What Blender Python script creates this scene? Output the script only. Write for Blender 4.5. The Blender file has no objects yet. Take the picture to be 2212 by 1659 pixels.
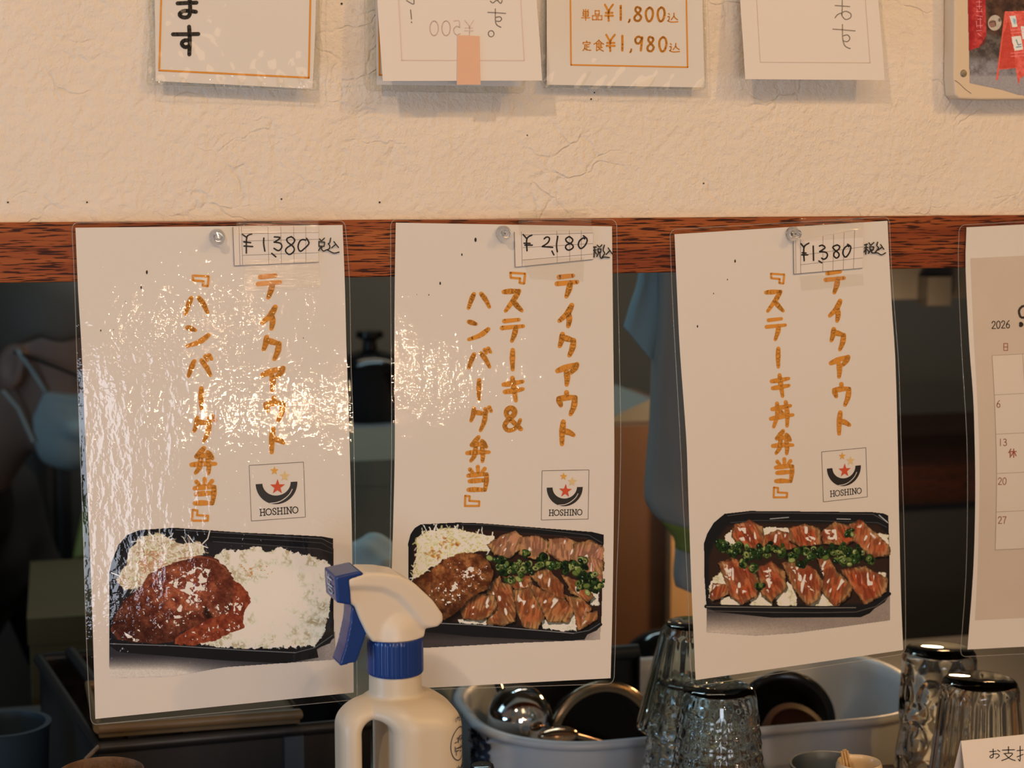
import bpy, bmesh, math, random
import numpy as np
from mathutils import Vector, Matrix
random.seed(7)
SC = bpy.context.scene
COL = SC.collection
R = math.radians

# ------------------------------------------------------------------ camera, world, lights, exposure
W, H, FPX = 2212.0, 1659.0, 3736.0
YAW, PITCH = R(14.7), R(-7.05)
CAMZ, AXD = 1.55, 1.2
FW = Vector((math.sin(YAW) * math.cos(PITCH), math.cos(YAW) * math.cos(PITCH), math.sin(PITCH)))
RT = Vector((math.cos(YAW), -math.sin(YAW), 0))
UP = RT.cross(FW)
CAM = Vector((-FW.x * AXD, -FW.y * AXD, CAMZ))
cam = bpy.data.cameras.new('camera')
cam.sensor_width = 36.0
cam.lens = 36.0 * FPX / W
cam.clip_start = 0.05
cam.dof.use_dof = True
cam.dof.focus_distance = 1.17
cam.dof.aperture_fstop = 9.5
camo = bpy.data.objects.new('camera', cam)
M = Matrix((RT, UP, -FW)).transposed().to_4x4()
M.translation = CAM
camo.matrix_world = M
COL.objects.link(camo)
SC.camera = camo

SC.view_settings.view_transform = 'Standard'
SC.view_settings.look = 'None'
SC.view_settings.gamma = 1.0
SC.view_settings.use_curve_mapping = False
SC.view_settings.exposure = 0.06
SC.cycles.use_denoising = True
SC.cycles.max_bounces = 20
SC.cycles.transparent_max_bounces = 24
SC.cycles.transmission_bounces = 20

world = bpy.data.worlds.new('world')
SC.world = world
world.use_nodes = True
world.node_tree.nodes['Background'].inputs[0].default_value = (1.0, 0.76, 0.58, 1)
world.node_tree.nodes['Background'].inputs[1].default_value = 0.13


def look(o, target):
    d = Vector(target) - o.location
    o.rotation_euler = d.to_track_quat('-Z', 'Y').to_euler()


def area(name, loc, target, sx, sy, color, energy):
    l = bpy.data.lights.new(name, 'AREA')
    l.shape = 'RECTANGLE'
    l.size, l.size_y = sx, sy
    l.color, l.energy = color, energy
    o = bpy.data.objects.new(name, l)
    o.location = loc
    COL.objects.link(o)
    look(o, target)
    return o


def bulb(name, loc, color, energy, radius):
    l = bpy.data.lights.new(name, 'POINT')
    l.color, l.energy, l.shadow_soft_size = color, energy, radius
    o = bpy.data.objects.new(name, l)
    o.location = loc
    COL.objects.link(o)
    return o


WARM = (1.0, 0.67, 0.42)
bulb('ceiling_spot_light', (-0.95, -1.55, 2.75), WARM, 41, 0.035)
bulb('ceiling_spot_light', (1.25, -1.75, 2.75), (1.0, 0.58, 0.18), 34, 0.035)
area('poster_fill_light', (0.45, -2.4, 3.1), (0.15, 0, 1.25), 2.4, 0.9, (1.0, 0.64, 0.36), 19)  # unseen warm fill added to brighten the posters
bulb('orange_fill_light', (1.7, -1.3, 1.95), (1.0, 0.50, 0.13), 7, 0.05)  # unseen orange fill added for the third poster's foot and the calendar
bulb('pendant_light', (-0.01, -2.60, 1.67), WARM, 3.5, 0.024)
bulb('pendant_light', (0.10, -2.60, 1.40), WARM, 12, 0.032)
bulb('pendant_light', (0.25, -2.60, 1.42), WARM, 5.5, 0.018)
bulb('pendant_light', (0.43, -2.60, 1.355), WARM, 5, 0.02)
area('daylight_from_window', (-0.55, -3.3, 1.12), (-0.4, 0, 1.25), 0.64, 0.9, (0.80, 0.86, 1.0), 15)
area('side_door_daylight', (-1.9, -0.50, 0.95), (0.08, 0.2, 1.05), 0.5, 0.6, (0.36, 0.67, 1.0), 14)
area('kitchen_tube_light', (0.10, 1.35, 2.22), (0.2, 0.7, 1.0), 0.9, 0.06, (0.60, 0.88, 1.0), 3.8)
area('kitchen_side_window', (-1.30, 0.45, 1.75), (0.3, 0.4, 1.1), 0.4, 0.5, (0.50, 0.78, 1.0), 1.6)
area('rear_wall_fill_light', (0.5, 1.75, 2.70), (0.5, 2.75, 1.2), 1.6, 0.2, (1.0, 0.86, 0.66), 9)  # unseen fill added to brighten the kitchen's rear wall
bulb('kitchen_warm_lamp', (0.80, 0.90, 1.30), (1.0, 0.60, 0.28), 6.5, 0.04)


# ------------------------------------------------------------------ helpers
def ray(px, py):
    return (FW * FPX + RT * (px - W / 2) - UP * (py - H / 2)).normalized()


def at(px, py, Y):
    """The point of the surface Y = const or Y = f(x, z) that the photograph shows at a pixel."""
    d = ray(px, py)
    y = Y if not callable(Y) else 0.0
    for _ in range(1 if not callable(Y) else 7):
        t = (y - CAM.y) / d.y
        p = CAM + d * t
        if callable(Y):
            y = Y(p.x, p.z)
    return p


def zscale(Y, px=1106, py=829):
    """metres per pixel on a plane parallel to the wall"""
    return (at(px + 1, py, Y) - at(px, py, Y)).length


def srgb(r, g=None, b=None):
    if g is None:
        r, g, b = r
    f = lambda c: (c / 12.92 if c <= 0.04045 else ((c + 0.055) / 1.055) ** 2.4)
    return (f(r / 255), f(g / 255), f(b / 255), 1.0)


class MB:
    """collects vertices and faces of ONE mesh"""

    def __init__(s):
        s.v, s.f, s.m = [], [], []

    def add(s, vs, fs, mi=0):
        b = len(s.v)
        s.v += [tuple(p) for p in vs]
        s.f += [tuple(b + i for i in f) for f in fs]
        s.m += [mi] * len(fs)
        return s

    def box(s, lo, hi, mi=0):
        x0, y0, z0 = lo
        x1, y1, z1 = hi
        return s.add([(x0, y0, z0), (x1, y0, z0), (x1, y1, z0), (x0, y1, z0), (x0, y0, z1), (x1, y0, z1), (x1, y1, z1), (x0, y1, z1)],
                     [(0, 3, 2, 1), (4, 5, 6, 7), (0, 1, 5, 4), (1, 2, 6, 5), (2, 3, 7, 6), (3, 0, 4, 7)], mi)

    def lathe(s, prof, c=(0, 0, 0), n=48, axis=(0, 0, 1), mod=None, mi=0, closed=False):
        """prof: [(r, h)] turned about an axis through c"""
        ax = Vector(axis).normalized()
        e = Vector((1, 0, 0)) if abs(ax.x) < 0.9 else Vector((0, 1, 0))
        e1 = (e - ax * e.dot(ax)).normalized()
        e2 = ax.cross(e1)
        c = Vector(c)
        vs, fs = [], []
        k = len(prof)
        for i in range(n):
            a = 2 * math.pi * i / n
            for j, (r, h) in enumerate(prof):
                rr, hh = mod(a, j, r, h) if mod else (r, h)
                vs.append(c + (e1 * math.cos(a) + e2 * math.sin(a)) * rr + ax * hh)
        for i in range(n):
            i2 = (i + 1) % n
            for j in range(k if closed else k - 1):
                j2 = (j + 1) % k
                fs.append((i * k + j, i2 * k + j, i2 * k + j2, i * k + j2))
        if not closed:
            if prof[0][0] > 1e-7:
                fs.append(tuple(i * k for i in reversed(range(n))))
            if prof[-1][0] > 1e-7:
                fs.append(tuple(i * k + k - 1 for i in range(n)))
        return s.add(vs, fs, mi)

    def tube(s, pts, rad, n=10, mi=0):
        pts = [Vector(p) for p in pts]
        m = len(pts)
        rs = rad if isinstance(rad, (list, tuple)) else [rad] * m
        vs, fs = [], []
        t0 = (pts[1] - pts[0]).normalized()
        e = Vector((0, 0, 1)) if abs(t0.z) < 0.9 else Vector((1, 0, 0))
        u = t0.cross(e).normalized()
        for i, p in enumerate(pts):
            t = (pts[min(i + 1, m - 1)] - pts[max(i - 1, 0)]).normalized()
            u = (u - t * u.dot(t)).normalized()
            w = t.cross(u)
            for k in range(n):
                a = 2 * math.pi * k / n
                vs.append(p + (u * math.cos(a) + w * math.sin(a)) * rs[i])
        for i in range(m - 1):
            for k in range(n):
                k2 = (k + 1) % n
                fs.append((i * n + k, i * n + k2, (i + 1) * n + k2, (i + 1) * n + k))
        fs.append(tuple(reversed(range(n))))
        fs.append(tuple((m - 1) * n + k for k in range(n)))
        return s.add(vs, fs, mi)

    def prism(s, poly, y0, y1, mi=0):
        """poly in (x, z), extruded along y"""
        n = len(poly)
        vs = [(x, y0, z) for x, z in poly] + [(x, y1, z) for x, z in poly]
        fs = [tuple(range(n)), tuple(range(2 * n - 1, n - 1, -1))]
        fs += [(i, i + n, (i + 1) % n + n, (i + 1) % n) for i in range(n)]
        return s.add(vs, fs, mi)

    def build(s, name, mats, parent=None, smooth=True, angle=40, origin=None):
        me = bpy.data.meshes.new(name)
        org = Vector(origin) if origin is not None else Vector((0, 0, 0))
        vs = s.v if origin is None else [tuple(Vector(p) - org) for p in s.v]
        me.from_pydata(vs, [], s.f)
        for m in (mats if isinstance(mats, (list, tuple)) else [mats]):
            me.materials.append(m)
        if any(s.m):
            me.polygons.foreach_set('material_index', s.m)
        bm = bmesh.new()
        bm.from_mesh(me)
        bmesh.ops.recalc_face_normals(bm, faces=bm.faces)
        bm.to_mesh(me)
        bm.free()
        return link(name, me, parent, smooth, angle, org if origin is not None else None)


def wm(o):
    m = Matrix.LocRotScale(o.location, o.rotation_euler, None)
    return m if o.parent is None else wm(o.parent) @ o.matrix_parent_inverse @ m


def link(name, me, parent=None, smooth=True, angle=40, loc=None):
    if smooth:
        me.shade_smooth()
        if angle < 179:
            me.set_sharp_from_angle(angle=R(angle))
    me.update()
    o = bpy.data.objects.new(name, me)
    COL.objects.link(o)
    if loc is not None:
        o.location = loc
    if parent is not None:
        o.parent = parent
        pw = wm(parent)
        o.matrix_parent_inverse = pw.inverted()
    return o


def tag(o, label=None, cat=None, group=None, kind=None):
    if label: o['label'] = label
    if cat: o['category'] = cat
    if group: o['group'] = group
    if kind: o['kind'] = kind
    return o


def thing(name, label, cat, loc=(0, 0, 0), group=None):
    o = bpy.data.objects.new(name, None)
    o.empty_display_size = 0.02
    o.location = loc
    COL.objects.link(o)
    return tag(o, label, cat, group)


def grids(front, back):
    """closed slab from two equal grids [row][col] of points"""
    nv, nu = len(front), len(front[0])
    vs = [p for r in front for p in r] + [p for r in back for p in r]
    o = nv * nu
    fs = []
    for j in range(nv - 1):
        for i in range(nu - 1):
            a, b, c, d = j * nu + i, j * nu + i + 1, (j + 1) * nu + i + 1, (j + 1) * nu + i
            fs += [(a, b, c, d), (o + d, o + c, o + b, o + a)]
    ring = [i for i in range(nu)] + [j * nu + nu - 1 for j in range(1, nv)] + [(nv - 1) * nu + i for i in range(nu - 2, -1, -1)] + [j * nu for j in range(nv - 2, 0, -1)]
    for k in range(len(ring)):
        a, b = ring[k], ring[(k + 1) % len(ring)]
        fs.append((a, o + a, o + b, b))
    return vs, fs


def interp(pl, t):
    """point at parameter t in 0..1 of a polyline given as [(x, y), ...] evenly by index, or by a third value"""
    if len(pl[0]) == 3:
        ks = [p[2] for p in pl]
    else:
        ks = [i / (len(pl) - 1) for i in range(len(pl))]
    for i in range(len(pl) - 1):
        if t <= ks[i + 1] or i == len(pl) - 2:
            f = (t - ks[i]) / (ks[i + 1] - ks[i])
            return (pl[i][0] + (pl[i + 1][0] - pl[i][0]) * f, pl[i][1] + (pl[i + 1][1] - pl[i][1]) * f)


def by_y(pl):
    """left or right edge polyline with its parameter measured along y"""
    y0, y1 = pl[0][1], pl[-1][1]
    return [(x, y, (y - y0) / (y1 - y0)) for x, y in pl]


def smooth_edge(pl, n=24):
    """Catmull-Rom resample of an edge polyline"""
    P = [Vector((x, y)) for x, y in pl]
    if len(P) < 3:
        return pl
    Q = [P[0] * 2 - P[1]] + P + [P[-1] * 2 - P[-2]]
    out = []
    for i in range(len(P) - 1):
        a, b, c, d = Q[i], Q[i + 1], Q[i + 2], Q[i + 3]
        k = max(2, n // (len(P) - 1))
        for j in range(k):
            t = j / k
            out.append(0.5 * ((2 * b) + (c - a) * t + (2 * a - 5 * b + 4 * c - d) * t * t + (3 * b - a - 3 * c + d) * t ** 3))
    out.append(P[-1])
    return [(p.x, p.y) for p in out]


def sheet_slab(left, right, surf, front=0.0, thick=0.0002, nu=20, nv=30, round_px=0, mb=None):
    """a thin sheet whose left and right edges are polylines seen at those pixels, lying on Y = surf(x, z)"""
    mb = mb or MB()
    L, Rr = by_y(smooth_edge(left)), by_y(smooth_edge(right))
    h = abs(left[-1][1] - left[0][1])
    w = abs(right[0][0] - left[0][0])
    vs = [j / nv for j in range(nv + 1)]
    if round_px:
        rv = round_px / h
        vs = sorted(set([round(rv * (1 - math.cos(k * math.pi / 12)), 6) for k in range(0, 7)] + [1 - round(rv * (1 - math.cos(k * math.pi / 12)), 6) for k in range(0, 7)] + [v for v in vs if rv < v < 1 - rv]))
    F, B = [], []
    for v in vs:
        ins = 0.0
        if round_px:
            e = min(v, 1 - v)
            if e < rv:
                ins = round_px / w * (1 - math.sqrt(max(0.0, 1 - ((rv - e) / rv) ** 2)))
        a, b = interp(L, v), interp(Rr, v)
        fr, br = [], []
        for i in range(nu + 1):
            u = ins + (1 - 2 * ins) * i / nu
            x, y = a[0] + (b[0] - a[0]) * u, a[1] + (b[1] - a[1]) * u
            p = at(x, y, lambda X, Z: surf(X, Z) - front)
            fr.append(p)
            br.append(p + Vector((0, thick, 0)))
        F.append(fr)
        B.append(br)
    mb.add(*grids(F, B))
    return mb


def film_edge(left, right, surf, front, parent, name='sealed_edge', r=0.0003):
    L, Rr = smooth_edge(left), smooth_edge(right)
    h, w = abs(left[-1][1] - left[0][1]), abs(right[0][0] - left[0][0])
    tv = [0] + [3 / h, 7 / h, 13 / h] + [k / 16 for k in range(1, 16)] + [1 - 13 / h, 1 - 7 / h, 1 - 3 / h] + [1]
    ins = [0, 5, 2, 0] + [0] * 15 + [0, 2, 5, 0]
    lp = [interp(by_y(L), k) for k in tv]
    rp = [interp(by_y(Rr), k) for k in tv]
    lp = [(x + q, y) for (x, y), q in zip(lp, ins)]
    rp = [(x - q, y) for (x, y), q in zip(rp, ins)]
    th = [0] + [11 / w] + [k / 12 for k in range(1, 12)] + [1 - 11 / w] + [1]
    top = [(lp[0][0] + (rp[0][0] - lp[0][0]) * k, lp[0][1] + (rp[0][1] - lp[0][1]) * k) for k in th]
    bot = [(lp[-1][0] + (rp[-1][0] - lp[-1][0]) * k, lp[-1][1] + (rp[-1][1] - lp[-1][1]) * k) for k in th]
    loop = top[1:-1] + rp[1:-1] + bot[1:-1][::-1] + lp[1:-1][::-1]
    pts = [at(x, y, lambda X, Z: surf(X, Z) - front) for x, y in loop]
    return MB().tube(pts + [pts[0]], r, 6).build(name, EDGE, parent, angle=180)


# ---- strokes: marker lettering as flat ink on a surface
def catmull(pts, closed=False, k=5):
    P = [Vector(p) for p in pts]
    if len(P) == 2:
        return P
    if closed:
        Q = [P[-1]] + P + [P[0], P[1]]
        n = len(P)
    else:
        Q = [P[0]] + P + [P[-1]]
        n = len(P) - 1
    out = []
    for i in range(n):
        a, b, c, d = Q[i], Q[i + 1], Q[i + 2], Q[i + 3]
        for j in range(k):
            t = j / k
            out.append(0.5 * ((2 * b) + (c - a) * t + (2 * a - 5 * b + 4 * c - d) * t * t + (3 * b - a - 3 * c + d) * t ** 3))
    out.append(P[0] if closed else P[-1])
    return out


def ink(mb, pts, w, f, sharp=False, closed=False, taper=0.0, cap=True, mi=0):
    """a stroke of width w (pixels) along pixel points; f turns a pixel into a point"""
    P = [Vector(p) for p in pts]
    if closed and sharp:
        P = P + [P[0]]
    elif not sharp:
        P = catmull(pts, closed)
    m = len(P)
    r = [w / 2 * (1 - taper * abs(2 * (i / max(1, m - 1)) - 0.75)) for i in range(m)]
    for i in range(m - 1):
        d = P[i + 1] - P[i]
        if d.length < 1e-6:
            continue
        n = Vector((-d.y, d.x)).normalized()
        q = [P[i] + n * r[i], P[i + 1] + n * r[i + 1], P[i + 1] - n * r[i + 1], P[i] - n * r[i]]
        mb.add([f(p.x, p.y) for p in q], [(0, 1, 2, 3)], mi)
    if cap:
        for i, p in enumerate(P):
            if 0 < i < m - 1 and not sharp and i % 2:
                continue
            ps = [p + Vector((math.cos(a), math.sin(a))) * r[i] for a in [2 * math.pi * k / 10 for k in range(10)]]
            mb.add([f(q.x, q.y) for q in ps], [tuple(range(10))], mi)


def fill(mb, poly, f, mi=0):
    mb.add([f(x, y) for x, y in poly], [tuple(range(len(poly)))], mi)


def inked(mb, name, mat, parent):
    """ink mesh: all faces turned to the viewer's side, no smoothing"""
    me = bpy.data.meshes.new(name)
    me.from_pydata([tuple(v) for v in mb.v], [], mb.f)
    for m in (mat if isinstance(mat, (list, tuple)) else [mat]):
        me.materials.append(m)
    if any(mb.m):
        me.polygons.foreach_set('material_index', mb.m)
    return link(name, me, parent, smooth=False)


# ---- signed distance modelling (numpy surface nets)
def nets(fn, lo, hi, step):
    xs = [np.arange(lo[i], hi[i] + step, step) for i in range(3)]
    X, Y, Z = np.meshgrid(*xs, indexing='ij')
    D = fn(X, Y, Z)
    S = D < 0
    nx, ny, nz = D.shape
    cnt = np.zeros((nx - 1, ny - 1, nz - 1))
    acc = np.zeros((nx - 1, ny - 1, nz - 1, 3))
    corners = [(a, b, c) for a in (0, 1) for b in (0, 1) for c in (0, 1)]
    sl = lambda o: (slice(o[0], nx - 1 + o[0]), slice(o[1], ny - 1 + o[1]), slice(o[2], nz - 1 + o[2]))
    for a in corners:
        for k in range(3):
            if a[k]:
                continue
            b = list(a)
            b[k] = 1
            da, db = D[sl(a)], D[sl(b)]
            x = (S[sl(a)] != S[sl(b)])
            t = np.where(x, da / np.where(np.abs(da - db) < 1e-12, 1, da - db), 0)
            for q in range(3):
                acc[..., q] += np.where(x, a[q] + (t if q == k else 0), 0)
            cnt += x
    act = cnt > 0
    idx = -np.ones(act.shape, int)
    idx[act] = np.arange(act.sum())
    base = np.stack(np.nonzero(act), -1)
    vs = (base + acc[act] / cnt[act][:, None]) * step + np.array(lo)
    fs = []
    for k in range(3):
        u, w = (k + 1) % 3, (k + 2) % 3
        s1 = [slice(None)] * 3
        s2 = [slice(None)] * 3
        s1[k] = slice(0, -1)
        s2[k] = slice(1, None)
        a, b = S[tuple(s1)], S[tuple(s2)]
        e = np.stack(np.nonzero(a != b), -1)
        if not len(e):
            continue
        ok = (e[:, u] > 0) & (e[:, w] > 0) & (e[:, u] < act.shape[u]) & (e[:, w] < act.shape[w]) & (e[:, k] < act.shape[k])
        e = e[ok]
        flip = a[tuple(e.T)]
        def cell(du, dw):
            c = e.copy()
            c[:, u] -= du
            c[:, w] -= dw
            return idx[tuple(c.T)]
        q = np.stack([cell(1, 1), cell(0, 1), cell(0, 0), cell(1, 0)], -1)
        q[~flip] = q[~flip][:, ::-1]
        fs.append(q)
    return vs, np.concatenate(fs)


def sdf_mesh(name, mat, fn, lo, hi, step, parent=None, xf=None, angle=180):
    vs, fs = nets(fn, lo, hi, step)
    if xf is not None:
        A = np.array(xf.to_3x3())
        vs = vs @ A.T + np.array(xf.translation)
    me = bpy.data.meshes.new(name)
    me.from_pydata(vs.tolist(), [], fs.tolist())
    me.materials.append(mat)
    return link(name, me, parent, True, angle)


def smin(a, b, k):
    h = np.clip(0.5 + 0.5 * (b - a) / k, 0, 1)
    return b + (a - b) * h - k * h * (1 - h)


def smax(a, b, k):
    return -smin(-a, -b, k)


def ell(X, Y, Z, c, r):
    x, y, z = (X - c[0]) / r[0], (Y - c[1]) / r[1], (Z - c[2]) / r[2]
    return (np.sqrt(x * x + y * y + z * z) - 1) * min(r)


def cone(X, Y, Z, a, b, ra, rb):
    a, b = np.array(a, float), np.array(b, float)
    d = b - a
    t = np.clip(((X - a[0]) * d[0] + (Y - a[1]) * d[1] + (Z - a[2]) * d[2]) / (d @ d), 0, 1)
    return np.sqrt((X - a[0] - d[0] * t) ** 2 + (Y - a[1] - d[1] * t) ** 2 + (Z - a[2] - d[2] * t) ** 2) - (ra + (rb - ra) * t)


def rbox(X, Y, Z, c, h, r):
    qx, qy, qz = np.abs(X - c[0]) - h[0] + r, np.abs(Y - c[1]) - h[1] + r, np.abs(Z - c[2]) - h[2] + r
    return np.sqrt(np.maximum(qx, 0) ** 2 + np.maximum(qy, 0) ** 2 + np.maximum(qz, 0) ** 2) + np.minimum(np.maximum(qx, np.maximum(qy, qz)), 0) - r


def polysdf(X, Z, poly):
    P = np.array(poly, float)
    n = len(P)
    d = np.full(X.shape, 1e9)
    ins = np.zeros(X.shape, bool)
    for i in range(n):
        a, b = P[i], P[(i + 1) % n]
        e = b - a
        wx, wz = X - a[0], Z - a[1]
        t = np.clip((wx * e[0] + wz * e[1]) / (e @ e), 0, 1)
        d = np.minimum(d, (wx - e[0] * t) ** 2 + (wz - e[1] * t) ** 2)
        if a[1] != b[1]:
            c = ((a[1] > Z) != (b[1] > Z)) & (X < (b[0] - a[0]) * (Z - a[1]) / (b[1] - a[1]) + a[0])
            ins ^= c
    return np.where(ins, -1, 1) * np.sqrt(d)


# ------------------------------------------------------------------ materials
def nodes(name):
    m = bpy.data.materials.new(name)
    m.use_nodes = True
    nt = m.node_tree
    return m, nt, nt.nodes['Principled BSDF']


def N(nt, kind, **kw):
    n = nt.nodes.new(kind)
    for k, v in kw.items():
        setattr(n, k, v)
    return n


def mat(name, col, rough=0.5, metal=0.0, trans=0.0, ior=1.45, coat=0.0, var=0.0, vscale=30, bump=0.0, bscale=80, spec=0.5):
    """plain procedural surface: base colour with a little noise in colour and height"""
    m, nt, b = nodes(name)
    c = srgb(col) if max(col) > 1.0 else (*col, 1)
    b.inputs['Base Color'].default_value = c
    b.inputs['Roughness'].default_value = rough
    b.inputs['Metallic'].default_value = metal
    b.inputs['Transmission Weight'].default_value = trans
    b.inputs['IOR'].default_value = ior
    b.inputs['Coat Weight'].default_value = coat
    b.inputs['Specular IOR Level'].default_value = spec
    if var or bump:
        tc = N(nt, 'ShaderNodeTexCoord')
        no = N(nt, 'ShaderNodeTexNoise')
        no.inputs['Scale'].default_value = vscale
        no.inputs['Detail'].default_value = 5
        nt.links.new(tc.outputs['Object'], no.inputs['Vector'])
        if var:
            mx = N(nt, 'ShaderNodeMix', data_type='RGBA')
            mx.inputs[6].default_value = tuple(v * (1 - var) for v in c[:3]) + (1,)
            mx.inputs[7].default_value = tuple(min(1, v * (1 + var)) for v in c[:3]) + (1,)
            nt.links.new(no.outputs['Fac'], mx.inputs[0])
            nt.links.new(mx.outputs[2], b.inputs['Base Color'])
        if bump:
            n2 = N(nt, 'ShaderNodeTexNoise')
            n2.inputs['Scale'].default_value = bscale
            n2.inputs['Detail'].default_value = 4
            nt.links.new(tc.outputs['Object'], n2.inputs['Vector'])
            bp = N(nt, 'ShaderNodeBump')
            bp.inputs['Strength'].default_value = bump
            bp.inputs['Distance'].default_value = 0.001
            nt.links.new(n2.outputs['Fac'], bp.inputs['Height'])
            nt.links.new(bp.outputs[0], b.inputs['Normal'])
    return m


def film_mat(name, rough=0.06, amt=0.6, scale=(60, 60, 18), dist=0.0012, haze=0.0, ridge=0.0, micro=0.20, tint=(0.97, 0.97, 0.95)):
    """clear plastic film: what lies behind shows through, the surface only adds its gloss"""
    m = bpy.data.materials.new(name)
    m.use_nodes = True
    nt = m.node_tree
    nt.nodes.clear()
    out = N(nt, 'ShaderNodeOutputMaterial')
    tr = N(nt, 'ShaderNodeBsdfTransparent')
    tr.inputs[0].default_value = (*tint, 1)
    gl = N(nt, 'ShaderNodeBsdfGlossy')
    gl.inputs['Roughness'].default_value = rough
    fr = N(nt, 'ShaderNodeFresnel')
    fr.inputs['IOR'].default_value = 1.52
    mx = N(nt, 'ShaderNodeMixShader')
    tc = N(nt, 'ShaderNodeTexCoord')
    mp = N(nt, 'ShaderNodeMapping')
    mp.inputs['Scale'].default_value = scale
    nt.links.new(tc.outputs['Object'], mp.inputs[0])
    no = N(nt, 'ShaderNodeTexNoise')
    no.inputs['Scale'].default_value = 1.0
    no.inputs['Detail'].default_value = 3
    nt.links.new(mp.outputs[0], no.inputs['Vector'])
    h = no.outputs['Fac']
    mp2 = N(nt, 'ShaderNodeMapping')
    mp2.inputs['Scale'].default_value = (300, 300, 240) if not ridge else (40, 40, 900)
    nt.links.new(tc.outputs['Object'], mp2.inputs[0])
    n2 = N(nt, 'ShaderNodeTexNoise')
    n2.inputs['Scale'].default_value = 1.0
    n2.inputs['Detail'].default_value = 2
    nt.links.new(mp2.outputs[0], n2.inputs['Vector'])
    ad = N(nt, 'ShaderNodeMath', operation='MULTIPLY_ADD')
    nt.links.new(n2.outputs['Fac'], ad.inputs[0])
    ad.inputs[1].default_value = micro if not ridge else ridge
    nt.links.new(h, ad.inputs[2])
    bp = N(nt, 'ShaderNodeBump')
    bp.inputs['Strength'].default_value = amt
    bp.inputs['Distance'].default_value = dist
    nt.links.new(ad.outputs[0], bp.inputs['Height'])
    nt.links.new(bp.outputs[0], gl.inputs['Normal'])
    nt.links.new(bp.outputs[0], fr.inputs['Normal'])
    # only the outer face mirrors: what leaves the film from inside passes straight on
    geo = N(nt, 'ShaderNodeNewGeometry')
    inv = N(nt, 'ShaderNodeMath', operation='SUBTRACT')
    inv.inputs[0].default_value = 1.0
    nt.links.new(geo.outputs['Backfacing'], inv.inputs[1])
    mul = N(nt, 'ShaderNodeMath', operation='MULTIPLY')
    nt.links.new(fr.outputs[0], mul.inputs[0])
    nt.links.new(inv.outputs[0], mul.inputs[1])
    nt.links.new(mul.outputs[0], mx.inputs[0])
    nt.links.new(tr.outputs[0], mx.inputs[1])
    nt.links.new(gl.outputs[0], mx.inputs[2])
    last = mx
    if haze:
        df = N(nt, 'ShaderNodeBsdfDiffuse')
        df.inputs[0].default_value = (0.8, 0.8, 0.78, 1)
        m2 = N(nt, 'ShaderNodeMixShader')
        m2.inputs[0].default_value = haze
        nt.links.new(mx.outputs[0], m2.inputs[1])
        nt.links.new(df.outputs[0], m2.inputs[2])
        last = m2
    nt.links.new(last.outputs[0], out.inputs[0])
    return m


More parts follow.
